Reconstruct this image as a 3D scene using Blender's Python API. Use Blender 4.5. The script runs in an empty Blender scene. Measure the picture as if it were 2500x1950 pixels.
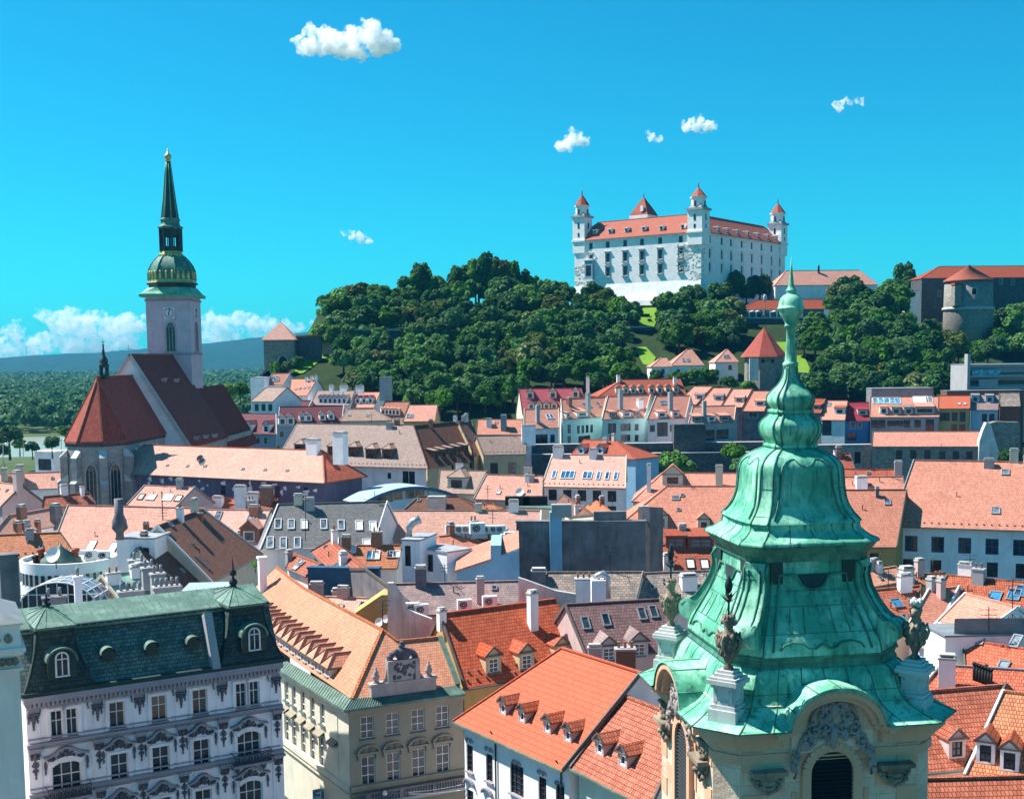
import bpy, math, random
import numpy as np
from mathutils import Vector, Matrix, noise
random.seed(7)
SC = bpy.context.scene
COL = SC.collection
# ---------------------------------------------------------------- camera
FPX, CX, CY = 3000.0, 1250.0, 1145.0          # focal length and principal point in photograph pixels (2500 x 1950)
PITCH, ROLL = math.atan(0.09), 0.012
CAM = Vector((0, 0, 45))
_f = Vector((0, math.cos(PITCH), -math.sin(PITCH)))
_r0, _u0 = Vector((1, 0, 0)), Vector((0, math.sin(PITCH), math.cos(PITCH)))
_r = _r0 * math.cos(ROLL) - _u0 * math.sin(ROLL)
_u = _r0 * math.sin(ROLL) + _u0 * math.cos(ROLL)
cam_d = bpy.data.cameras.new('camera')
cam_o = bpy.data.objects.new('camera', cam_d)
COL.objects.link(cam_o)
cam_o.matrix_world = Matrix(((_r.x, _u.x, -_f.x, CAM.x), (_r.y, _u.y, -_f.y, CAM.y), (_r.z, _u.z, -_f.z, CAM.z), (0, 0, 0, 1)))
cam_d.sensor_fit = 'HORIZONTAL'
cam_d.sensor_width = 36
cam_d.lens = FPX / 2500 * 36
cam_d.shift_y = (CY - 975) / 2500
cam_d.clip_start = 0.5
cam_d.clip_end = 60000
SC.camera = cam_o
# ---------------------------------------------------------------- sky and sun
SUN_EL, SUN_AZ = math.radians(54), math.radians(-70)      # azimuth clockwise from +Y
SUN = Vector((math.sin(SUN_AZ) * math.cos(SUN_EL), math.cos(SUN_AZ) * math.cos(SUN_EL), math.sin(SUN_EL)))
W = bpy.data.worlds.new('World')
SC.world = W
W.use_nodes = True
nt = W.node_tree
bg = nt.nodes['Background']
sky = nt.nodes.new('ShaderNodeTexSky')
sky.sky_type = 'NISHITA'
sky.sun_disc = False
sky.sun_elevation = SUN_EL
sky.sun_rotation = SUN_AZ
sky.air_density = 1.0
sky.dust_density = 0.3
sky.ozone_density = 2.0
tint = nt.nodes.new('ShaderNodeMix')
tint.data_type = 'RGBA'
tint.blend_type = 'MULTIPLY'
tint.inputs['Factor'].default_value = 1.0
tint.inputs['B'].default_value = (0.06, 0.83, 1.0, 1)
nt.links.new(sky.outputs['Color'], tint.inputs['A'])
nt.links.new(tint.outputs['Result'], bg.inputs['Color'])
bg.inputs['Strength'].default_value = 0.072
sun_d = bpy.data.lights.new('sun', 'SUN')
sun_o = bpy.data.objects.new('sun', sun_d)
COL.objects.link(sun_o)
sun_d.energy = 5.0
sun_d.angle = math.radians(0.5)
sun_d.color = (1.0, 0.95, 0.87)
sun_o.location = (0, 0, 300)
sun_o.rotation_euler = (-SUN).to_track_quat('-Z', 'Y').to_euler()
SC.view_settings.view_transform = 'Standard'
SC.view_settings.look = 'None'
SC.view_settings.exposure = 1.0
SC.view_settings.gamma = 1.0
SC.cycles.max_bounces = 28
SC.cycles.diffuse_bounces = 6
SC.cycles.transparent_max_bounces = 16
SC.cycles.volume_bounces = 24
SC.cycles.use_denoising = True
# ---------------------------------------------------------------- pixels to points
_RM = Matrix((_r, _u, -_f)).transposed()
OFF = dict(A=(0, 350), B=(600, 600), C=(1200, 400), D=(1700, 550), E=(0, 850), F=(600, 950), G=(1100, 900), H=(1700, 900),
           I=(0, 1350), J=(600, 1350), K=(1100, 1350), L=(1700, 1350))
def px(c, x, y):
    if c == 'S':
        return (x, y)
    o = OFF[c]
    return (o[0] + x / 2.73, o[1] + y / 2.73)
def pts(s):
    """'E 1,2 3,4 F 5,6' -> photograph pixels"""
    out, c = [], 'S'
    for t in s.split():
        if t in OFF or t == 'S':
            c = t
        else:
            a, b = t.split(',')
            out.append(px(c, float(a), float(b)))
    return out
def ray(p):
    return _RM @ Vector(((p[0] - CX) / FPX, -(p[1] - CY) / FPX, -1))
def at(p, D):
    d = ray(p)
    return CAM + d * (D / d.y)
def onz(p, z):
    d = ray(p)
    return CAM + d * ((z - CAM.z) / d.z)
def onplane(p, P, n):
    d = ray(p)
    return CAM + d * ((P - CAM).dot(n) / d.dot(n))
def proj(P):
    q = _RM.transposed() @ (Vector(P) - CAM)
    return (CX + FPX * q.x / -q.z, CY - FPX * q.y / -q.z)
Z = Vector((0, 0, 1))
# ---------------------------------------------------------------- materials
MATS = {}
def _mat(name):
    m = bpy.data.materials.new(name)
    m.use_nodes = True
    MATS[name] = m
    n = m.node_tree.nodes
    return m, m.node_tree, n['Principled BSDF'], n
def _mix(t, a, b, fac, mode='MIX'):
    k = t.nodes.new('ShaderNodeMix')
    k.data_type = 'RGBA'
    k.blend_type = mode
    for s, v in (('A', a), ('B', b)):
        if isinstance(v, (tuple, list)):
            k.inputs[s].default_value = (*v[:3], 1)
        else:
            t.links.new(v, k.inputs[s])
    if isinstance(fac, (int, float)):
        k.inputs['Factor'].default_value = fac
    else:
        t.links.new(fac, k.inputs['Factor'])
    return k.outputs['Result']
def _noise(t, scale, detail=4, rough=0.55, vec=None):
    k = t.nodes.new('ShaderNodeTexNoise')
    k.inputs['Scale'].default_value = scale
    k.inputs['Detail'].default_value = detail
    k.inputs['Roughness'].default_value = rough
    if vec is None:
        vec = t.nodes.new('ShaderNodeTexCoord').outputs['Object']
    t.links.new(vec, k.inputs['Vector'])
    return k.outputs['Fac']
def _ramp(t, fac, lo, hi, a=0.0, b=1.0):
    k = t.nodes.new('ShaderNodeMapRange')
    k.inputs['From Min'].default_value = lo
    k.inputs['From Max'].default_value = hi
    k.inputs['To Min'].default_value = a
    k.inputs['To Max'].default_value = b
    t.links.new(fac, k.inputs['Value'])
    return k.outputs['Result']
def _bump(t, b, h, strength, dist):
    k = t.nodes.new('ShaderNodeBump')
    k.inputs['Strength'].default_value = strength
    k.inputs['Distance'].default_value = dist
    t.links.new(h, k.inputs['Height'])
    t.links.new(k.outputs['Normal'], b.inputs['Normal'])
def _objvar(t, col, amt):
    oi = t.nodes.new('ShaderNodeObjectInfo')
    hs = t.nodes.new('ShaderNodeHueSaturation')
    t.links.new(_ramp(t, oi.outputs['Random'], 0, 1, 1 - amt, 1 + amt), hs.inputs['Value'])
    t.links.new(_ramp(t, oi.outputs['Random'], 0, 1, 1 + amt * .6, 1 - amt * .6), hs.inputs['Saturation'])
    t.links.new(col, hs.inputs['Color'])
    return hs.outputs['Color']
def plain(name, c, rough=0.7, metal=0.0, var=0.18, scale=0.8, spec=0.3, bump=0.0):
    m, t, b, n = _mat(name)
    dark = tuple(x * (1 - var) for x in c)
    lite = tuple(min(1, x * (1 + var)) for x in c)
    f = _ramp(t, _noise(t, scale), 0.3, 0.7)
    t.links.new(_mix(t, dark, lite, f), b.inputs['Base Color'])
    b.inputs['Roughness'].default_value = rough
    b.inputs['Metallic'].default_value = metal
    b.inputs['Specular IOR Level'].default_value = spec
    if bump:
        _bump(t, b, _noise(t, scale * 6, 6), bump, 0.05)
    return m
def plaster(name, c, var=0.10, dirt=(0.35, 0.33, 0.30), dirtamt=0.35):
    m, t, b, n = _mat(name)
    base = _mix(t, tuple(x * (1 - var) for x in c), tuple(min(1, x * (1 + var)) for x in c), _ramp(t, _noise(t, 0.45, 5), .3, .7))
    co = t.nodes.new('ShaderNodeTexCoord').outputs['Object']
    mp = t.nodes.new('ShaderNodeMapping')
    mp.inputs['Scale'].default_value = (1.4, 1.4, 0.18)
    t.links.new(co, mp.inputs['Vector'])
    st = _ramp(t, _noise(t, 1.0, 6, 0.65, mp.outputs['Vector']), 0.52, 0.78, 0, dirtamt)
    t.links.new(_mix(t, base, tuple(x * y * 1.6 for x, y in zip(c, dirt)), st), b.inputs['Base Color'])
    b.inputs['Roughness'].default_value = 0.9
    b.inputs['Specular IOR Level'].default_value = 0.1
    _bump(t, b, _noise(t, 5, 5), 0.25, 0.03)
    return m
def tiles(name, c1, c2, row=0.36, col=0.26, stain=0.35, staincol=None, mort=0.42, bump=0.55, sc=0.25, lo=0.45):
    m, t, b, n = _mat(name)
    uv = t.nodes.new('ShaderNodeUVMap')
    uv.uv_map = 'UVMap'
    br = t.nodes.new('ShaderNodeTexBrick')
    br.inputs['Scale'].default_value = 1.0
    br.inputs['Brick Width'].default_value = col
    br.inputs['Row Height'].default_value = row
    br.inputs['Mortar Size'].default_value = 0.022
    br.inputs['Mortar Smooth'].default_value = 0.3
    br.inputs['Bias'].default_value = 0.0
    br.inputs['Color1'].default_value = (*[x * .86 for x in c1], 1)
    br.inputs['Color2'].default_value = (*[x * 1.06 for x in c2], 1)
    br.inputs['Mortar'].default_value = (*[x * mort for x in c1], 1)
    t.links.new(uv.outputs['UV'], br.inputs['Vector'])
    big = _ramp(t, _noise(t, sc, 6, 0.65), lo, lo + 0.3, 0, stain)
    sc_ = staincol or tuple(x * 0.55 for x in c1)
    c = _mix(t, br.outputs['Color'], sc_, big)
    c = _mix(t, c, tuple(min(1, x * 1.18 + .02) for x in c2), _ramp(t, _noise(t, 1.3, 4), .5, .75, 0, .35))
    mp = t.nodes.new('ShaderNodeMapping')
    mp.inputs['Scale'].default_value = (1.1, 0.09, 1)
    t.links.new(uv.outputs['UV'], mp.inputs['Vector'])
    c = _mix(t, c, sc_, _ramp(t, _noise(t, 1.0, 5, 0.6, mp.outputs['Vector']), 0.55, 0.8, 0, stain * 0.7))
    t.links.new(_objvar(t, c, 0.10), b.inputs['Base Color'])
    b.inputs['Roughness'].default_value = 0.75
    b.inputs['Specular IOR Level'].default_value = 0.25
    sep = t.nodes.new('ShaderNodeSeparateXYZ')
    t.links.new(uv.outputs['UV'], sep.inputs[0])
    fr = t.nodes.new('ShaderNodeMath'); fr.operation = 'DIVIDE'; fr.inputs[1].default_value = row
    t.links.new(sep.outputs['Y'], fr.inputs[0])
    fr2 = t.nodes.new('ShaderNodeMath'); fr2.operation = 'FRACT'
    t.links.new(fr.outputs[0], fr2.inputs[0])
    fr3 = t.nodes.new('ShaderNodeMath'); fr3.operation = 'SUBTRACT'; fr3.inputs[0].default_value = 1.0
    t.links.new(fr2.outputs[0], fr3.inputs[1])
    ad = t.nodes.new('ShaderNodeMath'); ad.operation = 'MULTIPLY_ADD'; ad.inputs[1].default_value = -0.8
    t.links.new(br.outputs['Fac'], ad.inputs[0]); t.links.new(fr3.outputs[0], ad.inputs[2])
    _bump(t, b, ad.outputs[0], bump, 0.05)
    return m
def copper(name, c, dark, seam=0.0, stain=0.5, sc=0.5, pale=None):
    m, t, b, n = _mat(name)
    f = _ramp(t, _noise(t, sc, 7, 0.65), .44, .72)
    col = _mix(t, tuple(x * .75 for x in c), pale or tuple(min(1, x * 1.25) for x in c), f)
    co = t.nodes.new('ShaderNodeTexCoord').outputs['Object']
    mp = t.nodes.new('ShaderNodeMapping')
    mp.inputs['Scale'].default_value = (3.0, 3.0, 0.35)
    t.links.new(co, mp.inputs['Vector'])
    col = _mix(t, col, dark, _ramp(t, _noise(t, 1.0, 6, .7, mp.outputs['Vector']), .49, .66, 0, stain))
    col = _mix(t, col, (0.02, 0.05, 0.045), _ramp(t, _noise(t, 1.9, 8, .7), .66, .74, 0, stain))
    if seam:
        uv = t.nodes.new('ShaderNodeUVMap'); uv.uv_map = 'UVMap'
        br = t.nodes.new('ShaderNodeTexBrick')
        br.offset = 0.5
        br.inputs['Scale'].default_value = 1.0
        br.inputs['Brick Width'].default_value = seam
        br.inputs['Row Height'].default_value = seam * 2.1
        br.inputs['Mortar Size'].default_value = 0.014
        br.inputs['Color1'].default_value = (1, 1, 1, 1)
        br.inputs['Color2'].default_value = (.84, .9, .88, 1)
        br.inputs['Mortar'].default_value = (.42, .5, .48, 1)
        t.links.new(uv.outputs['UV'], br.inputs['Vector'])
        col = _mix(t, col, br.outputs['Color'], 1.0, 'MULTIPLY')
    t.links.new(col, b.inputs['Base Color'])
    b.inputs['Roughness'].default_value = 0.55
    b.inputs['Specular IOR Level'].default_value = 0.4
    _bump(t, b, _noise(t, 2.2, 5), 0.35, 0.06)
    return m
def glass(name, c=(0.02, 0.03, 0.04), rough=0.12, spec=0.6):
    m, t, b, n = _mat(name)
    f = _ramp(t, _noise(t, 0.9, 3), .4, .6)
    t.links.new(_mix(t, tuple(x * .5 for x in c), tuple(x * 1.7 for x in c), f), b.inputs['Base Color'])
    b.inputs['Roughness'].default_value = rough
    b.inputs['Specular IOR Level'].default_value = spec
    return m
def foliage(name, c, var=0.5, trans=0.35):
    m, t, b, n = _mat(name)
    f = _ramp(t, _noise(t, 0.35, 4, .6), .35, .65)
    col = _mix(t, tuple(x * (1 - var) for x in c), tuple(x * (1 + var) for x in c), f)
    b.inputs['Roughness'].default_value = 0.7
    b.inputs['Specular IOR Level'].default_value = 0.2
    col = _objvar(t, col, 0.28)
    t.links.new(col, b.inputs['Base Color'])
    tr = n.new('ShaderNodeBsdfTranslucent')
    t.links.new(col, tr.inputs['Color'])
    mx = n.new('ShaderNodeMixShader')
    mx.inputs[0].default_value = trans
    t.links.new(b.outputs[0], mx.inputs[1]); t.links.new(tr.outputs[0], mx.inputs[2])
    t.links.new(mx.outputs[0], n['Material Output'].inputs['Surface'])
    return m
def stone(name, c, bw=0.9, rh=0.45, var=0.25, mort=0.6):
    m, t, b, n = _mat(name)
    uv = t.nodes.new('ShaderNodeUVMap'); uv.uv_map = 'UVMap'
    br = t.nodes.new('ShaderNodeTexBrick')
    br.inputs['Scale'].default_value = 1.0
    br.inputs['Brick Width'].default_value = bw
    br.inputs['Row Height'].default_value = rh
    br.inputs['Mortar Size'].default_value = 0.03
    br.inputs['Color1'].default_value = (*[x * (1 - var) for x in c], 1)
    br.inputs['Color2'].default_value = (*[x * (1 + var) for x in c], 1)
    br.inputs['Mortar'].default_value = (*[x * mort for x in c], 1)
    t.links.new(uv.outputs['UV'], br.inputs['Vector'])
    col = _mix(t, br.outputs['Color'], tuple(x * .45 for x in c), _ramp(t, _noise(t, 0.5, 7, .7), .45, .75, 0, .75))
    col = _mix(t, col, tuple(min(1, x * 1.7) for x in c), _ramp(t, _noise(t, 0.8, 6, .7), .58, .75, 0, .5))
    t.links.new(col, b.inputs['Base Color'])
    b.inputs['Roughness'].default_value = 0.9
    b.inputs['Specular IOR Level'].default_value = 0.1
    _bump(t, b, _noise(t, 3.0, 7, .7), .6, .12)
    return m
# roofs
tiles('pink', (.60, .285, .215), (.66, .33, .25), stain=.42)
tiles('salmon', (.60, .245, .17), (.66, .285, .20), stain=.40)
tiles('palepink', (.62, .34, .27), (.67, .38, .30), stain=.38)
tiles('red', (.46, .085, .035), (.53, .115, .05), row=.42, col=.3, stain=.3, mort=.25, bump=.8)
tiles('redsmooth', (.57, .118, .055), (.475, .102, .046), row=.5, col=1.1, stain=.3, mort=.4, bump=.5)
tiles('orange', (.47, .15, .06), (.56, .20, .09), row=.36, col=.24, stain=.4, mort=.2, bump=1.0)
tiles('rust', (.36, .085, .04), (.45, .12, .06), row=.4, col=.27, stain=.45, mort=.16, bump=1.0)
tiles('peach', (.60, .255, .155), (.65, .295, .185), row=.32, col=.22, stain=.36, mort=.55)
tiles('brown', (.165, .07, .045), (.21, .092, .06), row=.36, col=.28, stain=.35, mort=.45)
tiles('plum', (.14, .075, .075), (.19, .10, .10), row=.4, col=.3, stain=.4, mort=.4, bump=.8)
tiles('maroon', (.15, .038, .05), (.19, .05, .062), stain=.3)
tiles('wine', (.33, .04, .06), (.38, .05, .075), stain=.3)
tiles('tan', (.36, .23, .18), (.42, .28, .22), stain=.35)
tiles('taupe', (.30, .21, .18), (.35, .25, .215), stain=.3)
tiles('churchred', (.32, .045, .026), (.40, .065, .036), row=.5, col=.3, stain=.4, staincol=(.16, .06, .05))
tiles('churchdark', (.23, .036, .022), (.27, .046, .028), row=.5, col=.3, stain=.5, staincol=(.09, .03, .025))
tiles('castlered', (.36, .078, .04), (.40, .095, .05), stain=.2)
tiles('slate', (.155, .155, .155), (.19, .19, .19), row=.3, col=.4, stain=.25, mort=.6)
tiles('fishscale', (.085, .13, .12), (.15, .21, .19), row=.34, col=.42, stain=.3, mort=.3, bump=1.0)
tiles('shadeslate', (.035, .055, .055), (.06, .085, .08), row=.34, col=.42, stain=.3, mort=.4)  # pavilion copy of the fishscale slate, darkened: their shade is put into the colour
tiles('oldgrey', (.24, .20, .175), (.36, .27, .22), row=.42, col=.5, stain=.75, staincol=(.09, .085, .085), mort=.3, bump=.9, sc=.5, lo=.4)
tiles('oldmauve', (.30, .20, .19), (.37, .25, .235), row=.3, col=.22, stain=.8, staincol=(.12, .10, .105), mort=.5, sc=.4, lo=.42)
tiles('greymetal', (.22, .25, .27), (.25, .28, .3), row=2.2, col=.6, stain=.2, mort=.6)
copper('copper', (.14, .50, .31), (.04, .19, .13), seam=.8, stain=.55, pale=(.28, .66, .44))
copper('copperpale', (.34, .58, .48), (.14, .28, .24), seam=.9, stain=.4, pale=(.48, .70, .60))
copper('copperplain', (.125, .49, .31), (.015, .12, .09), stain=.8, pale=(.46, .84, .62))
copper('coppergrey', (.115, .20, .16), (.05, .10, .085), stain=.6, pale=(.18, .29, .235))
copper('copperdark', (.06, .22, .16), (.02, .06, .05), stain=.8, sc=.8, pale=(.13, .36, .26))
copper('copperblack', (.022, .05, .045), (.01, .02, .02), stain=.5)
# walls
plaster('white', (.92, .85, .85))
plaster('cream', (.66, .60, .47))
plaster('lilac', (.94, .84, .88), dirt=(.3, .31, .36), dirtamt=.65)
plaster('greygreen', (.30, .275, .22), dirtamt=.5)
plaster('ivory', (.70, .68, .56))
plaster('ochre', (.50, .33, .13))
plaster('beige', (.52, .40, .25), dirtamt=.4)
plaster('towerstone', (.55, .48, .54), dirtamt=.5)
plaster('patch', (.66, .62, .58), dirtamt=.4)
plaster('grey', (.36, .36, .37), dirtamt=.5)
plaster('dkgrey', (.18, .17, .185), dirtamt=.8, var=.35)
plaster('bluegrey', (.30, .40, .50))
plaster('skyblue', (.26, .46, .62))
plaster('teal', (.42, .66, .64))
plaster('cyanwhite', (.62, .74, .74))
plaster('blue', (.06, .20, .42))
plaster('deepblue', (.045, .11, .19))
plaster('olive', (.34, .31, .15))
plaster('brownwall', (.17, .10, .07))
plaster('pinkwall', (.55, .40, .38))
plaster('purple', (.16, .13, .19), dirtamt=.9, dirt=(.9, .9, .9))
plaster('stained', (.60, .585, .55), dirtamt=.9, var=.2)
plaster('castlewhite', (.90, .87, .85), dirtamt=.15)
plaster('trim', (.34, .30, .34))
plaster('ornament', (.13, .12, .145), dirtamt=.6)
plaster('attic', (.40, .35, .34), dirtamt=.7, var=.25)
plaster('crest', (.34, .29, .28), dirtamt=.7, var=.3)
plaster('pierstone', (.95, .76, .68), dirtamt=.5)
plaster('sandstone', (.68, .39, .25), dirtamt=.4)
plaster('sculpture', (.26, .21, .16), dirtamt=.95, dirt=(.12, .12, .11), var=.5)
plaster('pedestal', (.55, .55, .53), dirtamt=.6)
stone('rubble', (.27, .255, .225))
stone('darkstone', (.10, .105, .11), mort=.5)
stone('churchstone', (.38, .36, .35), bw=1.1, rh=.5, var=.12)
stone('paledstone', (.46, .44, .40), bw=1.0, rh=.5, var=.15)
stone('ashlar', (.80, .58, .43), bw=1.6, rh=.8, var=.05, mort=.8)
# details
plain('whitepaint', (.74, .74, .74), var=.06)
plain('darkframe', (.035, .028, .028))
plain('greyframe', (.30, .31, .33))
plain('bluepaint', (.03, .10, .22))
plain('gutter', (.10, .14, .14), rough=.45)
plain('verge', (.12, .10, .09))
plain('lead', (.20, .22, .235), rough=.5)
plain('iron', (.02, .025, .03), rough=.5)
plain('steel', (.45, .46, .48), rough=.35, metal=.6)
plain('gold', (.75, .50, .17), rough=.35, metal=.7)
plain('acwhite', (.72, .72, .72), var=.05)
plain('black', (.015, .015, .018))
plain('brick', (.28, .13, .085), var=.35, scale=3)
plain('concrete', (.42, .41, .39), bump=.2)
plain('bark', (.07, .05, .035), bump=.5, scale=2)
plain('awning', (.70, .70, .68))
plain('redaccent', (.5, .09, .07))
plain('carwhite', (.7, .7, .7), rough=.25); plain('cardark', (.03, .035, .045), rough=.25); plain('carsilver', (.35, .37, .4), rough=.3)
glass('pane')
glass('paneblue', (.10, .28, .40), rough=.15)
glass('skyglass', (.14, .17, .20), rough=.08, spec=.8)
glass('skyglassblue', (.03, .13, .26), rough=.12)
glass('paneyellow', (.42, .40, .24), rough=.5)
foliage('leaf_green', (.078, .205, .030))
foliage('leaf_dark', (.044, .140, .030))
foliage('leaf_olive', (.12, .17, .036))
foliage('leaf_light', (.11, .26, .035))
foliage('leaf_far', (.05, .15, .04))
def M(k):
    return MATS[k]
# ---------------------------------------------------------------- mesh builder
class MB:
    def __init__(s):
        s.v, s.f, s.m, s.s = [], [], [], []
    def face(s, p, mat=0):
        i = len(s.v)
        s.v += [Vector(q) for q in p]
        s.f.append(tuple(range(i, i + len(p)))); s.m.append(mat); s.s.append(False)
        return s
    def grid(s, rings, mat=0, closed=True, smooth=True, cap=(False, False)):
        i0 = len(s.v); n = len(rings[0])
        for r in rings:
            s.v += [Vector(q) for q in r]
        for a in range(len(rings) - 1):
            for k in range(n if closed else n - 1):
                k2 = (k + 1) % n
                s.f.append((i0 + a * n + k, i0 + a * n + k2, i0 + (a + 1) * n + k2, i0 + (a + 1) * n + k))
                s.m.append(mat); s.s.append(smooth)
        if cap[0]: s.f.append(tuple(i0 + k for k in reversed(range(n)))); s.m.append(mat); s.s.append(False)
        if cap[1]: s.f.append(tuple(i0 + (len(rings) - 1) * n + k for k in range(n))); s.m.append(mat); s.s.append(False)
        return s
    def obox(s, c, ux, uy, uz, hx, hy, hz, mat=0):
        c = Vector(c); X, Y, Q = ux * hx, uy * hy, uz * hz
        p = [c + X * a + Y * b + Q * d for d in (-1, 1) for b in (-1, 1) for a in (-1, 1)]
        i = len(s.v); s.v += p
        for q in ((0, 2, 3, 1), (4, 5, 7, 6), (0, 1, 5, 4), (2, 6, 7, 3), (0, 4, 6, 2), (1, 3, 7, 5)):
            s.f.append(tuple(i + k for k in q)); s.m.append(mat); s.s.append(False)
        return s
    def box(s, c, size, mat=0, rz=0.0):
        ux = Vector((math.cos(rz), math.sin(rz), 0)); uy = Vector((-math.sin(rz), math.cos(rz), 0))
        return s.obox(c, ux, uy, Z, size[0] / 2, size[1] / 2, size[2] / 2, mat)
    def bar(s, a, b, w, h, mat=0, up=None):
        a, b = Vector(a), Vector(b); d = (b - a); L = d.length
        if L < 1e-6: return s
        d /= L
        up = Z if up is None else up
        x = d.cross(up)
        if x.length < 1e-4: x = d.cross(Vector((1, 0, 0)))
        x.normalize(); y = x.cross(d)
        return s.obox((a + b) / 2, x, d, y, w / 2, L / 2, h / 2, mat)
    def tube(s, path, r, n=8, mat=0, cap=True, smooth=True):
        rings = []
        path = [Vector(p) for p in path]
        for i, p in enumerate(path):
            d = (path[min(i + 1, len(path) - 1)] - path[max(i - 1, 0)]).normalized()
            x = d.cross(Z)
            if x.length < 1e-3: x = Vector((1, 0, 0))
            x.normalize(); y = d.cross(x)
            rr = r[i] if isinstance(r, (list, tuple)) else r
            rings.append([p + (x * math.cos(t) + y * math.sin(t)) * rr for t in [2 * math.pi * k / n for k in range(n)]])
        return s.grid(rings, mat, True, smooth, (cap, cap))
    def lathe(s, c, prof, n=20, mat=0, smooth=True, rot=0.0, cap=(True, True)):
        c = Vector(c)
        rings = [[c + Vector((r * math.cos(t), r * math.sin(t), z)) for t in [rot + 2 * math.pi * k / n for k in range(n)]] for z, r in prof]
        return s.grid(rings, mat, True, smooth, cap)
    def slab(s, verts, faces, t, mat=0, drop=None):
        """roof shell: faces over verts, thickened downward by t"""
        drop = drop or Vector((0, 0, -t))
        edges = {}
        for f in faces:
            s.face([verts[k] for k in f], mat)
            s.face([verts[k] + drop for k in reversed(f)], mat)
            for a, b in zip(f, f[1:] + f[:1]):
                edges[(a, b)] = edges.get((a, b), 0) + 1
        for (a, b) in edges:
            if (b, a) not in edges:
                s.face([verts[b], verts[a], verts[a] + drop, verts[b] + drop], mat)
        return s
    def blob(s, c, r, mat=0, n=6, m=4, jit=0.25, seed=0):
        rnd = random.Random(seed); c = Vector(c)
        r = Vector(r) if not isinstance(r, (int, float)) else Vector((r, r, r))
        rings = []
        for i in range(m + 1):
            ph = math.pi * i / m
            rings.append([c + Vector((r.x * math.sin(ph) * math.cos(t) * (1 + rnd.uniform(-jit, jit)), r.y * math.sin(ph) * math.sin(t) * (1 + rnd.uniform(-jit, jit)), -r.z * math.cos(ph) * (1 + rnd.uniform(-jit, jit) * .5)))
                          for t in [2 * math.pi * k / n for k in range(n)]])
        return s.grid(rings, mat, True, True)
    def build(s, name, mats, parent=None, loc=None):
        loc = Vector(loc) if loc is not None else Vector((0, 0, 0))
        me = bpy.data.meshes.new(name)
        me.from_pydata([v - loc for v in s.v], [], s.f)
        for k in (mats if isinstance(mats, (list, tuple)) else [mats]):
            me.materials.append(M(k) if isinstance(k, str) else k)
        me.polygons.foreach_set('material_index', s.m)
        me.polygons.foreach_set('use_smooth', s.s)
        uvl = me.uv_layers.new(name='UVMap')
        me.update()
        uv = np.zeros((len(me.loops), 2), dtype=np.float32)
        for p in me.polygons:
            nn = p.normal
            if abs(nn.z) > 0.995: a, b = Vector((1, 0, 0)), Vector((0, 1, 0))
            else:
                a = Z.cross(nn).normalized(); b = nn.cross(a)
            for li in p.loop_indices:
                q = s.v[me.loops[li].vertex_index]
                uv[li] = (q.dot(a), q.dot(b))
        uvl.data.foreach_set('uv', uv.ravel())
        o = bpy.data.objects.new(name, me)
        COL.objects.link(o)
        if parent is not None: o.parent = parent
        return o
def tag(o, label=None, cat=None, group=None, kind=None):
    if label: o['label'] = label
    if cat: o['category'] = cat
    if group: o['group'] = group
    if kind: o['kind'] = kind
    return o
LOC = {}
def thing(name, label, cat, loc, group=None):
    o = bpy.data.objects.new(name, None)
    o.empty_display_size = 0.5
    COL.objects.link(o)
    o.location = loc
    LOC[o.name] = Vector(loc)
    return tag(o, label, cat, group)
def part(mb, name, mats, th, parent=None):
    """a part of the thing th (mesh given in world coordinates); parent: the part it is a sub-part of"""
    return mb.build(name, mats, parent or th, LOC[th.name])
def copy_tree(o, parent=None):
    c = o.copy(); COL.objects.link(c)
    if parent is not None: c.parent = parent
    for ch in list(o.children):
        copy_tree(ch, c)
    return c
# ---------------------------------------------------------------- building kit
def wall_face(mb, A, u, L, z0, z1, rects, n, depth=0.22, mat=0):
    """vertical wall from A along u, with real openings (u0, u1, za, zb) and reveals"""
    A = Vector((A.x, A.y, 0))
    rects = [(max(a, .02), min(b, L - .02), max(c, z0 + .02), min(d, z1 - .02)) for a, b, c, d in rects]
    rects = [r for r in rects if r[1] - r[0] > .1 and r[3] - r[2] > .1]
    us = sorted({0.0, L, *[r[0] for r in rects], *[r[1] for r in rects]})
    zs = sorted({z0, z1, *[r[2] for r in rects], *[r[3] for r in rects]})
    P = lambda a, z: A + u * a + Z * z
    for a, b in zip(us, us[1:]):
        if b - a < 1e-5: continue
        for c, d in zip(zs, zs[1:]):
            if d - c < 1e-5: continue
            m, q = (a + b) / 2, (c + d) / 2
            if any(r[0] < m < r[1] and r[2] < q < r[3] for r in rects): continue
            mb.face([P(a, c), P(b, c), P(b, d), P(a, d)], mat)
    k = -n * depth
    for a, b, c, d in rects:
        q = [P(a, c), P(b, c), P(b, d), P(a, d)]
        for i in range(4):
            e, f = q[i], q[(i + 1) % 4]
            mb.face([f, e, e + k, f + k], mat)
    return rects
WS = {  # window styles: frame, pane, vertical bars, horizontal bars, bar width, sill, surround
    'far': dict(fr='whitepaint', pane='pane', nv=0, nh=0, bw=.12),
    'dark': dict(fr='darkframe', pane='pane', nv=1, nh=1, bw=.09),
    'farblue': dict(fr='bluepaint', pane='pane', nv=1, nh=1, bw=.14),
    'cross': dict(fr='whitepaint', pane='pane', nv=1, nh=2, bw=.085, sill='gutter'),
    'tee': dict(fr='whitepaint', pane='pane', nv=1, nh=1, bw=.10, sill='trim', top=.62),
    'grid': dict(fr='darkframe', pane='pane', nv=2, nh=4, bw=.05, sill='trim', outer='whitepaint'),
    'big': dict(fr='whitepaint', pane='pane', nv=2, nh=1, bw=.10, top=.6),
}
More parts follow.
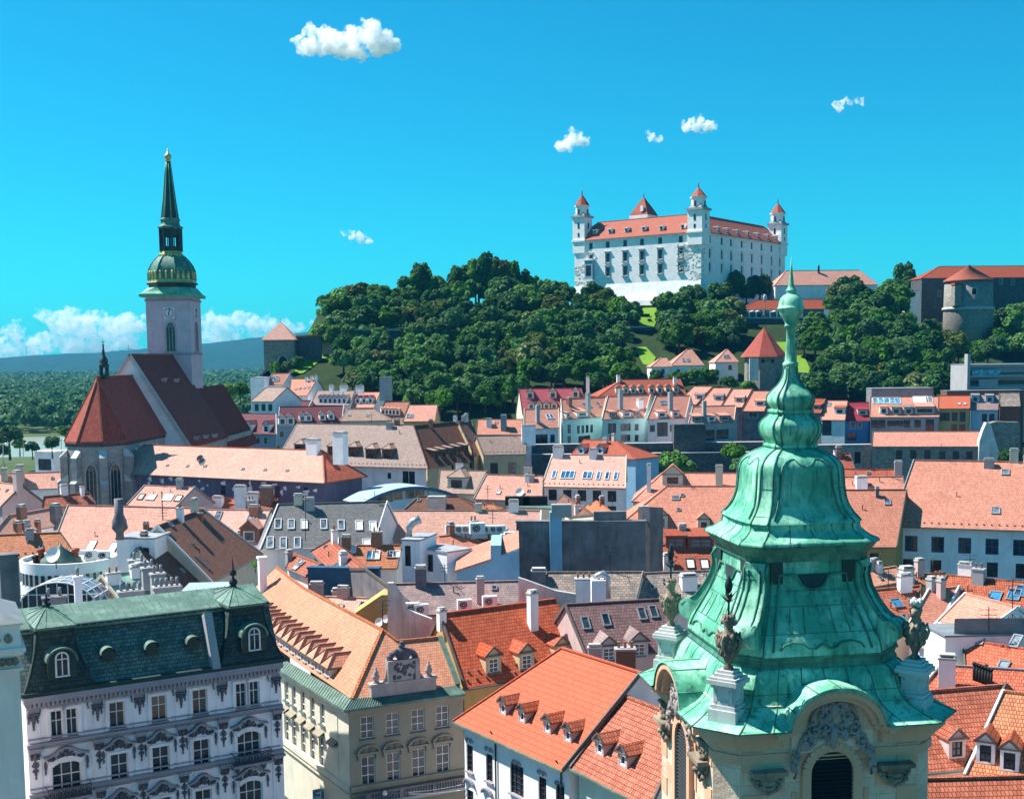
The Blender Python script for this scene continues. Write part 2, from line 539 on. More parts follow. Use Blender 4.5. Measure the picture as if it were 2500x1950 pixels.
def window(th, P, u, n, w, h, style='far', recess=.16, parent=None, name='window'):
    s = WS[style]; b = s['bw']
    C = P - n * recess
    fm = MB()
    t = .05
    fm.obox(C + u * (w / 2 - b / 2), u, n, Z, b / 2, t, h / 2, 0)
    fm.obox(C - u * (w / 2 - b / 2), u, n, Z, b / 2, t, h / 2, 0)
    fm.obox(C + Z * (h / 2 - b / 2), u, n, Z, w / 2 - b, t, b / 2, 0)
    fm.obox(C - Z * (h / 2 - b / 2), u, n, Z, w / 2 - b, t, b / 2, 0)
    for i in range(s['nv']):
        fm.obox(C + u * (w * ((i + 1) / (s['nv'] + 1) - .5)), u, n, Z, b * .38, t * .8, h / 2 - b, 0)
    for i in range(s['nh']):
        z = h * (s.get('top', (i + 1) / (s['nh'] + 1)) - .5)
        fm.obox(C + Z * z, u, n, Z, w / 2 - b, t * .9, b * .38, 0)
    near = 'sill' in s
    pm = fm if not near else MB()
    q = C - n * .03
    pm.face([q - u * (w / 2 - .01) - Z * (h / 2 - .01), q + u * (w / 2 - .01) - Z * (h / 2 - .01), q + u * (w / 2 - .01) + Z * (h / 2 - .01), q - u * (w / 2 - .01) + Z * (h / 2 - .01)], 0 if near else 1)
    if near:
        o = part(fm, name, s['fr'], th, parent)
        part(pm, 'pane', s['pane'], th, o)
        if s['sill']:
            part(MB().obox(P - Z * (h / 2 + .06) + n * .06, u, n, Z, w / 2 + .12, .14, .06), 'sill', s['sill'], th, o)
        return o
    return part(fm, name, [s['fr'], s['pane']], th, parent)
class Wall:
    def __init__(s, A, B, z0, z1):
        s.A, s.B, s.z0, s.z1 = A, B, z0, z1
        d = Vector((B.x - A.x, B.y - A.y, 0)); s.L = d.length; s.u = d / s.L
        s.n = Vector((s.u.y, -s.u.x, 0))
    def hit(s, p):
        q = onplane(p, s.A, s.n)
        return (q - s.A).dot(s.u), q.z
    def P(s, a, z, out=0.0):
        return Vector((s.A.x, s.A.y, 0)) + s.u * a + Z * z + s.n * out
def win_specs(w, wins):
    """expand (crop,x1,y1,x2,y2,n,w,h[,style]) rows into centres on the wall"""
    out = []
    for q in wins:
        c, x1, y1, x2, y2, n, ww, hh = q[:8]
        st = q[8] if len(q) > 8 else 'far'
        a1, z1 = w.hit(px(c, x1, y1)); a2, z2 = w.hit(px(c, x2, y2)) if n > 1 else (a1, z1)
        z = (z1 + z2) / 2
        for i in range(n):
            a = a1 + (a2 - a1) * (i / (n - 1) if n > 1 else 0)
            if .1 < a - ww / 2 and a + ww / 2 < w.L - .1 and z + hh / 2 < w.z1 - .1:
                out.append((a, z, ww, hh, st))
    return out
def add_windows(th, w, specs, recess=.16):
    for a, z, ww, hh, st in specs:
        window(th, w.P(a, z), w.u, w.n, ww, hh, st, recess)
def chimney(th, P, u, w, d, h, mat='white', pots=0, parent=None, cap='concrete', name='chimney', potmat='brick', sink=1.2):
    n = Vector((u.y, -u.x, 0)); m = MB()
    m.obox(P + Z * (h / 2 - sink / 2), u, n, Z, w / 2, d / 2, (h + sink) / 2, 0)
    m.obox(P + Z * (h - .02), u, n, Z, w / 2 + .08, d / 2 + .08, .09, 1)
    if pots:
        for i in range(pots):
            q = P + Z * (h + .06) + u * (w * ((i + .5) / pots - .5))
            m.lathe(q, [(0, .13), (.5, .11), (.55, .14), (.62, .14)], 8, 2)
    else:
        m.obox(P + Z * (h + .3), u, n, Z, w / 2 - .05, d / 2 - .05, .06, 1)
        for s in (-1, 1):
            m.obox(P + Z * (h + .16) + u * s * (w / 2 - .12), u, n, Z, .07, d / 2 - .06, .09, 0)
    return part(m, name, [mat, cap, potmat], th, parent)
def dormer(th, p, u, nb, pitch, w, h, kind='gable', roof='red', wall='white', win='far', rise=None, glassw=.62, parent=None, over=.16):
    """dormer whose front sits on the slope at p; u along the eaves, nb horizontally up-slope"""
    tp = math.tan(pitch); no = -nb
    rise = (w * .42 if kind != 'shed' else w * .22) if rise is None else rise
    b = MB(); top = h
    fl, fr_ = p - u * w / 2, p + u * w / 2
    ft, gt = fl + Z * h, fr_ + Z * h
    d = nb * (h / tp)
    lo = -Z * .4
    gh = h * .72; gw = w * glassw
    wl = Wall(fl, fr_, p.z - .4, p.z + h)
    wall_face(b, fl, wl.u, w, p.z - .4, p.z + h, [(w / 2 - gw / 2, w / 2 + gw / 2, p.z + .12, p.z + .12 + gh)], no, .1)
    b.face([fl + lo, ft, ft + d, fl]); b.face([fr_, gt + d, gt, fr_ + lo])
    if kind == 'gable': b.face([ft, gt, p + Z * (h + rise)])
    o = part(b, 'dormer', wall, th, parent)
    r = MB(); oo = no * over
    if kind == 'gable':
        a0, a1 = ft - u * over - Z * over * .7 + oo, gt + u * over - Z * over * .7 + oo
        rg = p + Z * (h + rise + .06) + oo; rb = p + Z * (h + rise + .06) + nb * ((h + rise + .06) / tp)
        e = nb * ((h - over * .7) / tp + over)
        r.slab([a0, a1, rg, a0 + e, a1 + e, rb], [(0, 2, 5, 3)[::-1], (1, 4, 5, 2)[::-1][::-1]], .12)
    elif kind == 'hip':
        a0, a1 = ft - u * over - Z * over * .5 + oo, gt + u * over - Z * over * .5 + oo
        rg = p + Z * (h + rise) + nb * w * .5; rb = p + Z * (h + rise) + nb * ((h + rise) / tp)
        e = nb * ((h - over * .5) / tp + over)
        r.slab([a0, a1, rg, a0 + e, a1 + e, rb], [(0, 1, 2), (0, 2, 5, 3)[::-1], (1, 4, 5, 2)], .12)
    else:
        k = (h + rise) / tp
        a0, a1 = ft - u * over + oo * 1.5 - Z * .02, gt + u * over + oo * 1.5 - Z * .02
        back = nb * (h / tp + rise / max(tp - rise / max(k, .1), .2) + .3)
        zz = Z * ((h / tp + .3) * 0 + rise)
        L = (h + rise) / tp
        r.slab([a0, a1, gt + u * over + nb * L + Z * rise, ft - u * over + nb * L + Z * rise], [(0, 1, 2, 3)], .12)
    q = r.v
    ed = [(a0, rg), (a1, rg), (a0, a1)] if kind != 'shed' else [(a0, a1), (a1, r.v[2] if False else gt + u * over + nb * L + Z * rise), (a0, ft - u * over + nb * L + Z * rise)]
    if kind == 'hip': ed += [(rg, rb), (a0, a0 + e), (a1, a1 + e)]
    for p0, p1 in ed: r.bar(p0 + Z * .03, p1 + Z * .03, .07, .14, 1)
    part(r, 'dormer_roof', [roof, 'verge'], th, o)
    window(th, p + Z * (.12 + gh / 2), u, no, gw, gh, win, .08, o)
    return o
def skylight(th, p, u, N, w, l, mat='skyglass', frame='greyframe', parent=None, lift=.10):
    v = N.cross(u); m = MB(); c = p + N * lift
    for s in (-1, 1):
        m.obox(c + u * s * (w / 2), u, v, N, .06, l / 2 + .06, .09, 0)
        m.obox(c + v * s * (l / 2), u, v, N, w / 2, .06, .09, 0)
    m.face([c - u * w / 2 - v * l / 2, c + u * w / 2 - v * l / 2, c + u * w / 2 + v * l / 2, c - u * w / 2 + v * l / 2], 1)
    return part(m, 'skylight', [frame, mat], th, parent)
def row(q):
    c, x1, y1, x2, y2, n = q[:6]
    return [px(c, x1 + (x2 - x1) * (i / (n - 1) if n > 1 else 0), y1 + (y2 - y1) * (i / (n - 1) if n > 1 else 0)) for i in range(n)]
HOUSES = []
LOG = []          # build notes
class H: pass
def house(name, label, spec, D=None, z=None, pitch=40, ends='gg', roof='pink', wall='white', over=.35, z0=0.0, wins=(), winR=(), winL=(),
          dorm=(), sky=(), chim=(), group=None, cat='house', gut='gutter', verge='verge', roofw=None, deep=None, ridge=None, th=None, snow=0, gable=None, rz=None, D1=None, hip=None, auto=True):
    """gabled or hipped house from the four corners of its visible slope (eaves left, eaves right, ridge right, ridge left),
    the distance (or height) of its eaves and the pitch of the roof; the far slope mirrors the near one"""
    h = H(); q = pts(spec); pr = math.radians(pitch)
    E0 = at(q[0], D) if D else onz(q[0], z)
    E1 = onz(q[1], E0.z) if D1 is None else at(q[1], D1)
    E1.z = E0.z
    u = (E1 - E0); u.z = 0; u.normalize()
    nb = Vector((-u.y, u.x, 0))
    if nb.y < 0 and abs(nb.y) > .75: LOG.append('BACKWARD ' + label)
    N = Z * math.cos(pr) - nb * math.sin(pr)
    up = nb * math.cos(pr) + Z * math.sin(pr)
    R1, R0 = onplane(q[2], E0, N), onplane(q[3], E0, N)
    if rz is None: rz = (R0.z + R1.z) / 2
    R0 = R0 + up * ((rz - R0.z) / up.z); R1 = R1 + up * ((rz - R1.z) / up.z)
    w = (R0 - E0).dot(nb)
    bw = w if deep is None else deep
    gL, gR = R0 - E0, R1 - E1
    def back(E, R, kind):
        g = R - E; g.z = 0
        k = (w + bw) / max(w, .1)
        return E + (nb * (w + bw) if kind == 'h' else g * k)
    B0, B1 = back(E0, R0, ends[0]), back(E1, R1, ends[1])
    if deep is not None:
        pass
    h.E0, h.E1, h.R0, h.R1, h.B0, h.B1, h.u, h.nb, h.N, h.up, h.pitch = E0, E1, R0, R1, B0, B1, u, nb, N, up, pr
    LOG.append('%-52s D %.0f..%.0f eave z %.1f ridge z %.1f len %.1f half %.1f sL %.1f sR %.1f' % (label[:52], E0.y, E1.y, E0.z, rz, (E1 - E0).length, w, (R0 - E0).dot(u), (R1 - E1).dot(u)))
    base = (E0 + E1 + B0 + B1) / 4; base.z = z0
    if th is None:
        th = thing(name, label, cat, base, group)
    h.th = th
    if D1 is None and cat == 'house': HOUSES.append(h)
    # walls
    def ins(E, B, s):
        g = B - E; g.z = 0; L = g.length; g = g / max(L, .01)
        ovu = over if (ends[0] if s > 0 else ends[1]) == 'h' else .18
        k = over / max(g.dot(nb), .3)
        return E + g * k + u * ovu * s, B - g * k + u * ovu * s
    c0, c3 = ins(E0, B0, 1); c1, c2 = ins(E1, B1, -1)
    t = .2
    ztop = E0.z + over * math.tan(pr) - t - .03
    mb = MB()
    wf, wr, wb, wl = Wall(c0, c1, z0, ztop), Wall(c1, c2, z0, ztop), Wall(c2, c3, z0, ztop), Wall(c3, c0, z0, ztop)
    h.front, h.right, h.left, h.ztop = wf, wr, wl, ztop
    for wv, ws in ((wf, wins), (wr, winR), (wb, ()), (wl, winL)):
        sp = win_specs(wv, ws)
        wall_face(mb, wv.A, wv.u, wv.L, z0, ztop, [(a - b / 2, a + b / 2, zc - d / 2, zc + d / 2) for a, zc, b, d, _ in sp], wv.n)
        add_windows(th, wv, sp)
    for e, ca, cb, R, sgn in ((ends[0], c3, c0, R0, 1), (ends[1], c1, c2, R1, -1)):
        if e == 'g':
            ap = R + u * .18 * sgn; ap.z = rz - t - .03
            a, b = Vector((ca.x, ca.y, ztop)), Vector((cb.x, cb.y, ztop))
            mb.face([a, b, ap], 1 if gable else 0)
    h.wall = part(mb, 'wall', [wall, gable or wall], th)
    # roof
    rm = MB()
    F = [(0, 1, 2, 3), (4, 5, 3, 2)]
    V = [E0, E1, R1, R0, B1, B0]
    if ends[1] == 'h': F.append((1, 4, 2))
    if ends[0] == 'h': F.append((5, 0, 3))
    for f in F: rm.slab(V, [f], t, 3 if hip and len(f) == 3 else 0)
    cap = ridge or roof
    rm.bar(R0 + Z * .03, R1 + Z * .03, .3, .16, 1)
    for e, E, B, R in ((ends[0], E0, B0, R0), (ends[1], E1, B1, R1)):
        if e == 'h':
            rm.bar(E + Z * .03, R + Z * .03, .26, .14, 1); rm.bar(B + Z * .03, R + Z * .03, .26, .14, 1)
        elif verge:
            rm.bar(E + Z * .02, R + Z * .02, .16, .34, 2); rm.bar(B + Z * .02, R + Z * .02, .16, .34, 2)
    h.roof = part(rm, 'roof', [roof, cap, verge or roof, hip or roof], th)
    if gut:
        g = MB(); g.bar(E0 - nb * .06 - Z * .1, E1 - nb * .06 - Z * .1, .16, .14)
        part(g, 'gutter', gut, th)
    if snow:
        sm = MB(); L = (E1 - E0).length
        for i in range(int(L / 1.1)):
            for k in range(snow):
                p = E0 + u * (.6 + i * 1.1 + (k % 2) * .5) + up * (.9 + .9 * k) + N * .08
                sm.obox(p, u, up, N, .12, .05, .09)
        part(sm, 'snow_guard', 'verge', th, h.roof)
    for d in dorm:
        kw = d[8] if len(d) > 8 else {}
        for p in row(d):
            kk = dict(kind='gable', roof=roof, wall=wall); kk.update(kw)
            dormer(th, onplane(p, E0, N), u, nb, pr, d[6], d[7], **kk)
    for d in sky:
        for p in row(d):
            skylight(th, onplane(p, E0, N), u, N, d[6], d[7], *(d[8:]))
    for c in chim:
        P = onplane(px(c[0], c[1], c[2]), E0, N)
        chimney(th, P, u, c[3], c[4], c[5], c[6] if len(c) > 6 else 'white', c[7] if len(c) > 7 else 0, h.roof)
    if auto and 125 < E0.y < 345 and cat == 'house':
        rnd = random.Random(label); Lr = (R1 - R0).length
        if not chim and Lr > 4:
            for i in range(rnd.choice((1, 2, 2, 3))):
                P = R0.lerp(R1, rnd.uniform(.08, .92)) - up * rnd.uniform(.3, 1.6) * (1 if rnd.random() < .6 else -.2)
                chimney(th, P, u, rnd.uniform(.7, 1.7), rnd.uniform(.6, .9), rnd.uniform(.9, 1.9), rnd.choice(('white', 'pinkwall', 'brick', 'grey', 'cream')), rnd.choice((0, 0, 2)), h.roof)
        for i in range(rnd.choice((1, 2, 3))):
            P = E0.lerp(E1, rnd.uniform(.15, .85)); P = P + up * rnd.uniform(.25, .8) * (R0 - E0).dot(up)
            if rnd.random() < .5: skylight(th, P, u, N, .55, .6, 'pane', 'lead')
            else: part(MB().lathe(P, [(-.2, .07), (.6, .07), (.62, .13), (.75, .1)], 7), 'vent_pipe', rnd.choice(('lead', 'brick')), th, h.roof)
    return h
# ---------------------------------------------------------------- the setting
def smooth(a, b, x):
    t = min(1, max(0, (x - a) / (b - a))); return t * t * (3 - 2 * t)
TP = [(380, 0), (400, 5), (430, 15), (470, 29), (520, 44), (560, 58), (595, 69), (622, 72), (5000, 72)]
def terr(x, y):
    y0, y = y, y - 58 * smooth(172, 212, x) * (1 - smooth(640, 760, y))
    for (a, p), (b, q) in zip(TP, TP[1:]):
        if y <= b:
            h = p + (q - p) * max(0, (y - a)) / (b - a); break
    else: h = 72
    h *= smooth(-124, -90, x) * (1 - smooth(900, 1100, y))
    return h + noise.noise(Vector((x * .03, y * .03, 0))) * 1.2 * min(1, h / 10)
def terrain_mat(name, a, b, c, s):
    m, t, bs, n = _mat(name)
    col = _mix(t, a, b, _ramp(t, _noise(t, s, 8, .65), .35, .65))
    col = _mix(t, col, c, _ramp(t, _noise(t, s * 7, 5, .7), .5, .7, 0, .7))
    t.links.new(col, bs.inputs['Base Color']); bs.inputs['Roughness'].default_value = .95; bs.inputs['Specular IOR Level'].default_value = .1
    _bump(t, bs, _noise(t, s * 12, 6, .7), .6, 1 / s * .02)
    return m
terrain_mat('grass', (.12, .24, .02), (.17, .29, .03), (.09, .19, .02), .08)
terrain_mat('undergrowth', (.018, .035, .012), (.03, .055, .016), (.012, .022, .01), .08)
terrain_mat('land', (.05, .09, .03), (.09, .12, .05), (.04, .07, .03), .01)
terrain_mat('asphalt', (.06, .06, .06), (.09, .09, .088), (.05, .05, .05), .1)
terrain_mat('farwood', (.008, .040, .030), (.014, .058, .036), (.004, .018, .014), .008)
def sheet(name, x0, x1, y0, y1, z, mat):
    o = MB().face([(x0, y0, z), (x1, y0, z), (x1, y1, z), (x0, y1, z)]).build(name, mat)
    return tag(o, kind='structure')
sheet('ground', -30000, 30000, -400, 40000, 0, 'land')
sheet('pavement', -320, 320, -60, 430, .004, 'asphalt')
m, t, b, n = _mat('water')
b.inputs['Base Color'].default_value = (.30, .33, .25, 1); b.inputs['Roughness'].default_value = .25
_bump(t, b, _noise(t, .15, 4), .15, .5)
rv = MB()
ra, rb = [], []
for i in range(25):
    x = -1400 + i * 70
    ra.append((x, 640 + x * .06 + 60 * math.sin(x * .002), .05)); rb.append((x, 800 + x * .02 + 40 * math.sin(x * .003), .05))
rv.grid([ra, rb], 0, False, False)
tag(rv.build('river', 'water'), kind='structure')
# hill under the castle
hm = MB(); rows_ = []
for j in range(66):
    y = 384 + j * 6 if j < 50 else 684 + (j - 50) * 30
    rows_.append([Vector((x, y, terr(x, y) - .3)) for x in [-200 + 9 * i for i in range(73)]])
hm.grid(rows_, 0, False, True)
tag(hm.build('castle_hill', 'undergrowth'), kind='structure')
# far wooded hills
RP = [(-.6, 4), (-.417, 13), (-.38, 20.7), (-.343, 24.4), (-.319, 29.5), (-.296, 31.7), (-.252, 43), (-.227, 48), (-.204, 54), (-.17, 66), (-.155, 71), (.6, 76)]
def ridge_px(r):
    for (a, p), (b, q) in zip(RP, RP[1:]):
        if r <= b: return p + (q - p) * max(0, r - a) / (b - a)
    return 76
rows_ = []
for j in range(60):
    D = 4300 + j * 55
    rr = []
    for i in range(150):
        r = -.52 + i * .0042
        k = smooth(4300, 7000, D)
        h = (ridge_px(r) / 3000 * 7000 + 45) * k
        h *= 1 - .5 * smooth(7100, 7600, D)
        h += (noise.noise(Vector((r * D * .0016, D * .0016, 3))) * 16 + noise.noise(Vector((r * D * .006, D * .006, 5))) * 8) * k
        h += random.uniform(-3.5, 3.5) * (k > .02)
        rr.append(Vector((r * D, D, h)))
    rows_.append(rr)
hl = MB(); hl.grid(rows_, 0, False, True)
tag(hl.build('hills', 'farwood'), kind='structure')
# ---------------------------------------------------------------- arches
def arch(w, h, kind='round', n=9):
    """outline (x, z) from bottom left over the top to bottom right"""
    o = [(-w / 2, 0)]
    if kind == 'round':
        for i in range(n + 1):
            t = math.pi * (1 - i / n); o.append((w / 2 * math.cos(t), h - w / 2 + w / 2 * math.sin(t)))
    elif kind == 'seg':
        r = w * .8; c = h - r; a0 = math.asin(.5 * w / r)
        for i in range(n + 1):
            t = -a0 + 2 * a0 * i / n; o.append((r * math.sin(t), c + r * math.cos(t)))
    else:
        H_ = w * .9; k = n // 2
        sp = h - H_
        for i in range(k + 1):
            t = i / k; o.append((-w / 2 * math.cos(t * math.pi / 2) ** .9 if t < 1 else 0, sp + H_ * math.sin(t * math.pi / 2 * .98) ** .95))
        for i in range(k - 1, -1, -1):
            t = i / k; o.append((w / 2 * math.cos(t * math.pi / 2) ** .9, sp + H_ * math.sin(t * math.pi / 2 * .98) ** .95))
    o.append((w / 2, 0))
    return o
def arch_window(th, O, u, n, w, h, kind='point', frame='churchstone', pane='pane', fw=.25, bars=2, name='window', parent=None, proud=.04, sill=True):
    o = arch(w, h, kind)
    m = MB()
    P = lambda x, z, d: O + u * x + Z * z + n * d
    m.face([P(x, z, proud) for x, z in o], 1)
    for (a, b), (c, d) in zip(o, o[1:]):
        m.bar(P(a, b, .12), P(c, d, .12), fw, .34, 0, up=n)
    if sill: m.bar(P(-w / 2 - fw, 0, .15), P(w / 2 + fw, 0, .15), fw, .45, 0, up=n)
    for i in range(bars):
        x = w * ((i + 1) / (bars + 1) - .5)
        m.bar(P(x, 0, .1), P(x, h - w * .55, .1), .13, .12, 2, up=n)
    if bars and kind == 'point':
        for k in range(bars + 1):
            cx = w * ((k + .5) / (bars + 1) - .5)
            pr = [(cx - w / (bars + 1) / 2 * math.cos(t), h - w * .6 + w / (bars + 1) * .7 * math.sin(t)) for t in [math.pi * q / 5 for q in range(6)]]
            for (a, b), (c, d) in zip(pr, pr[1:]): m.bar(P(a, b, .1), P(c, d, .1), .1, .12, 2, up=n)
        m.lathe(P(0, h - w * .42, .08), [(0, w * .12)], 8, 2, cap=(False, False)) if False else None
        pr = [(w * .16 * math.cos(t), h - w * .38 + w * .16 * math.sin(t)) for t in [2 * math.pi * q / 8 for q in range(9)]]
        for (a, b), (c, d) in zip(pr, pr[1:]): m.bar(P(a, b, .1), P(c, d, .1), .1, .12, 2, up=n)
    return part(m, name, [frame, pane, frame], th, parent)
X = Vector((1, 0, 0)); Y = Vector((0, 1, 0))
# ---------------------------------------------------------------- the cathedral
def zpix(p, yplane):
    return at(p, yplane).z
apex = at(px('E', 648, 190), 274.6); w7 = 6.5
gab = at(px('E', 865, 40), 300)
nz = gab.z; cz = apex.z
cath = thing('cathedral', 'grey gothic cathedral with steep dark red roofs and a tall green spire', 'cathedral', (gab.x, 310, 0))
ez = 28.6
ap = [(-w7, -.41 * w7), (-.41 * w7, -w7), (.41 * w7, -w7), (w7, -.41 * w7)]
AX, AY = apex.x, apex.y
pl = [Vector((AX + a, AY + b, ez)) for a, b in ap]
el, er = Vector((AX - w7, 300, ez)), Vector((AX + 7.3, 300, ez))
tip, rend = Vector((AX, AY, cz)), Vector((AX, 300, cz))
r = MB()
def ov(p): return Vector((AX + (p.x - AX) * 1.07, AY + (p.y - AY) * 1.07 if p.y < AY else p.y, p.z - .6))
V = [ov(q) for q in pl] + [ov(el), ov(er), tip, rend]
r.slab(V, [(0, 1, 6), (1, 2, 6), (2, 3, 6), (3, 5, 7, 6), (4, 0, 6, 7)], .35, 0)
for q in V[:4]: r.bar(q + Z * .05, tip, .4, .2, 1)
r.bar(tip, rend, .5, .3, 1)
part(r, 'chancel_roof', ['churchred', 'rust'], cath)
wl = MB()
ring = [el, pl[0], pl[1], pl[2], pl[3], er]
for a, b in zip(ring, ring[1:]):
    wl.face([Vector((a.x, a.y, 0)), Vector((b.x, b.y, 0)), b - Z * .4, a - Z * .4], 0)
    wl.bar(a - Z * .9, b - Z * .9, .9, .5, 1); wl.bar(a - Z * 1.5, b - Z * 1.5, .5, .5, 1)
part(wl, 'chancel_wall', ['churchstone', 'darkstone'], cath)
for a, b in zip(ring[1:], ring[2:]):
    d = (b - a); L = d.length; d.normalize(); nn = Vector((d.y, -d.x, 0))
    mid = (a + b) / 2; mid.z = 6.5
    arch_window(cath, mid, d, nn, 2.6, 16.5, 'point', 'paledstone', 'pane', .35, 2)
mid = er.lerp(pl[3], .5); mid.z = 6.5
arch_window(cath, mid, Y, X, 2.6, 16.5, 'point', 'paledstone', 'pane', .35, 2)
for q in pl + [er.lerp(pl[3], .25), er.lerp(pl[3], .75)]:
    o = Vector((q.x - AX, min(q.y - AY, 0), 0)).normalized(); s = Vector((-o.y, o.x, 0))
    bm = MB()
    for z0_, z1_, dd in ((0, 11, 3.0), (11, 19, 2.3), (19, 24.5, 1.6)):
        c = Vector((q.x, q.y, 0)) + o * dd / 2
        bm.obox(c + Z * (z0_ + z1_) / 2, s, o, Z, .75, dd / 2, (z1_ - z0_) / 2, 0)
        a = Vector((q.x, q.y, z1_))
        bm.face([a + s * .8 + o * dd, a - s * .8 + o * dd, a - s * .8 + Z * 1.6, a + s * .8 + Z * 1.6], 1)
        bm.face([a + s * .8 + o * dd, a + s * .8 + Z * 1.6, a + s * .8], 1); bm.face([a - s * .8 + o * dd, a - s * .8, a - s * .8 + Z * 1.6], 1)
    part(bm, 'buttress', ['churchstone', 'pedestal'], cath)
# nave
hw = 14.0; NX = gab.x; nez = 24.4; NY1 = 340
g = MB()
P_ = lambda x, y, z: Vector((x, y, z))
g.face([P_(NX - hw + .4, 300, 0), P_(NX + hw - .4, 300, 0), P_(NX + hw - .4, 300, nez), P_(NX, 300, nz - .5), P_(NX - hw + .4, 300, nez)], 0)
g.face([P_(NX + hw - .4, 300, 0), P_(NX + hw - .4, NY1 + 33, 0), P_(NX + hw - .4, NY1 + 33, nez), P_(NX + hw - .4, 300, nez)], 1)
g.face([P_(NX - hw + .4, NY1, 0), P_(NX - hw + .4, 300, 0), P_(NX - hw + .4, 300, nez), P_(NX - hw + .4, NY1, nez)], 1)
part(g, 'nave_wall', ['white', 'churchstone'], cath)
r = MB()
V = [P_(NX - hw, 299.6, nez), P_(NX + hw, 299.6, nez), P_(NX + hw, NY1, nez), P_(NX - hw, NY1, nez), P_(NX, 299.6, nz), P_(NX, NY1, nz)]
r.slab(V, [(1, 2, 5, 4), (3, 0, 4, 5)], .4, 0)
r.bar(V[0], V[4], .25, .7, 1); r.bar(V[1], V[4], .25, .7, 1); r.bar(V[4], V[5], .5, .3, 2)
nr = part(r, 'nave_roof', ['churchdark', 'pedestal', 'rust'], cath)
def roofbox(px_, w=1.0):
    q = onplane(px_, V[1], Vector((nz - nez, 0, hw)).normalized())
    m = MB(); m.box(q + Vector((.4, 0, .5)), (1.5, w, .9), 0); m.box(q + Vector((1.25, 0, .4)), (.12, w * .8, .7), 1)
    part(m, 'roof_vent', ['pinkwall', 'pane'], cath, nr)
for a in ((1085, 225), (1168, 228), (1300, 612), (1362, 603), (1422, 595)): roofbox(px('E', *a))
r = MB()
r2 = at(px('E', 1350, 255), 350); z2 = r2.z
V2 = [P_(NX + hw + 1, NY1, 20.5), P_(NX + hw + 1, NY1 + 34, 20.5), P_(r2.x, NY1 + 12.5, z2), P_(r2.x, NY1 + 34, z2), P_(NX - hw - 1, NY1 + 34, 20.5), P_(NX - hw - 1, NY1 + 12, 20.5)]
r.slab([V2[0], V2[1], V2[3], P_(r2.x, NY1, z2)], [(0, 1, 2, 3)], .4, 0)
r.slab([V2[4], P_(NX - hw - 1, NY1, 20.5), P_(r2.x, NY1, z2), V2[3]], [(0, 1, 2, 3)], .4, 0)
r.bar(V2[1], V2[3], .3, .6, 1)
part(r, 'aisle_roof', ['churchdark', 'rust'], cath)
# tower
tl, tr_ = at(px('A', 970, 1050), 338).x, at(px('A', 1262, 1050), 338).x
tw = tr_ - tl; TX = (tl + tr_) / 2; TY = 338 + tw / 2
tz = zpix(px('A', 1130, 1022), 338)
tb = MB()
tb.box((TX, TY, tz / 2), (tw, tw, tz), 0)
for zz in (zpix(px('A', 1100, 1405), 338), tz - .9):
    tb.box((TX, TY, zz), (tw + .5, tw + .5, .5), 1)
part(tb, 'tower_wall', ['towerstone', 'trim'], cath)
zb, zt = zpix(px('A', 1127, 1392), 338), zpix(px('A', 1127, 1192), 338)
arch_window(cath, P_(TX + .6, 338, zb), X, -Y, 2.7, zt - zb, 'point', 'grey', 'pane', .35, 2)
arch_window(cath, P_(TX + tw / 2, TY, zb), Y, X, 2.7, zt - zb, 'point', 'grey', 'pane', .35, 2)
zc = zpix(px('A', 1115, 1130), 338)
for O, u, n in ((P_(TX + .3, 338 - .02, zc), X, -Y), (P_(TX + tw / 2 + .02, TY, zc), Y, X)):
    m = MB()
    m.obox(O + n * .08, u, n, Z, 1.5, .08, 1.5, 0)
    for k in range(12):
        t = math.pi / 6 * k; d = u * math.cos(t) + Z * math.sin(t)
        m.bar(O + n * .2 + d * 1.0, O + n * .2 + d * (1.42 if k % 3 else 1.3), .24, .1, 1, up=n)
    m.bar(O + n * .24, O + n * .24 + Z * 1.15 + u * .3, .2, .1, 1, up=n); m.bar(O + n * .24, O + n * .24 - Z * .7 - u * .1, .24, .1, 1, up=n)
    part(m, 'clock_face', ['whitepaint', 'darkframe'], cath)
sc_ = 344 / 3000 / 2.73
SPX = TX - .1
def ctz(y): return zpix(px('A', 1130, y), TY)
def oct_ring(a, z, n=8, rot=math.pi / 8, sq=0.0):
    out = []
    for k in range(n):
        t = rot + 2 * math.pi * k / n; R = a / math.cos(math.pi / n)
        q = Vector((R * math.cos(t), R * math.sin(t), 0))
        if sq:
            s = Vector((math.copysign(a, q.x), math.copysign(a, q.y), 0)); q = q.lerp(s, sq)
        out.append(Vector((SPX, TY, z)) + q)
    return out
def stack(prof, mat, name, n=8, sq=0, smoothv=False):
    m = MB()
    rings = [oct_ring(h * sc_, ctz(y), n, math.pi / n, sq(i) if callable(sq) else sq) for i, (y, h) in enumerate(prof)]
    for k in range(n):
        m.grid([[rg[k], rg[(k + 1) % n]] for rg in rings], 0, False, True)
    m.face(rings[-1], 0); m.face(list(reversed(rings[0])), 0)
    return part(m, name, mat, cath)
stack([(1030, 172), (1016, 175), (1004, 162), (985, 152), (966, 144)], 'copper', 'skirt_roof', sq=lambda i: (1, 1, .9, .6, .2)[i])
stack([(968, 140), (946, 140), (944, 152), (934, 152)], 'copperblack', 'drum')
stack([(936, 150), (930, 150), (926, 143), (914, 143)], 'gold', 'gilded_band')
dome = stack([(916, 141), (880, 141), (850, 137), (815, 124), (785, 104), (762, 84), (746, 68)], 'copperdark', 'dome')
stack([(748, 72), (736, 70), (734, 64), (722, 64)], 'gold', 'gilded_collar')
dm = MB()
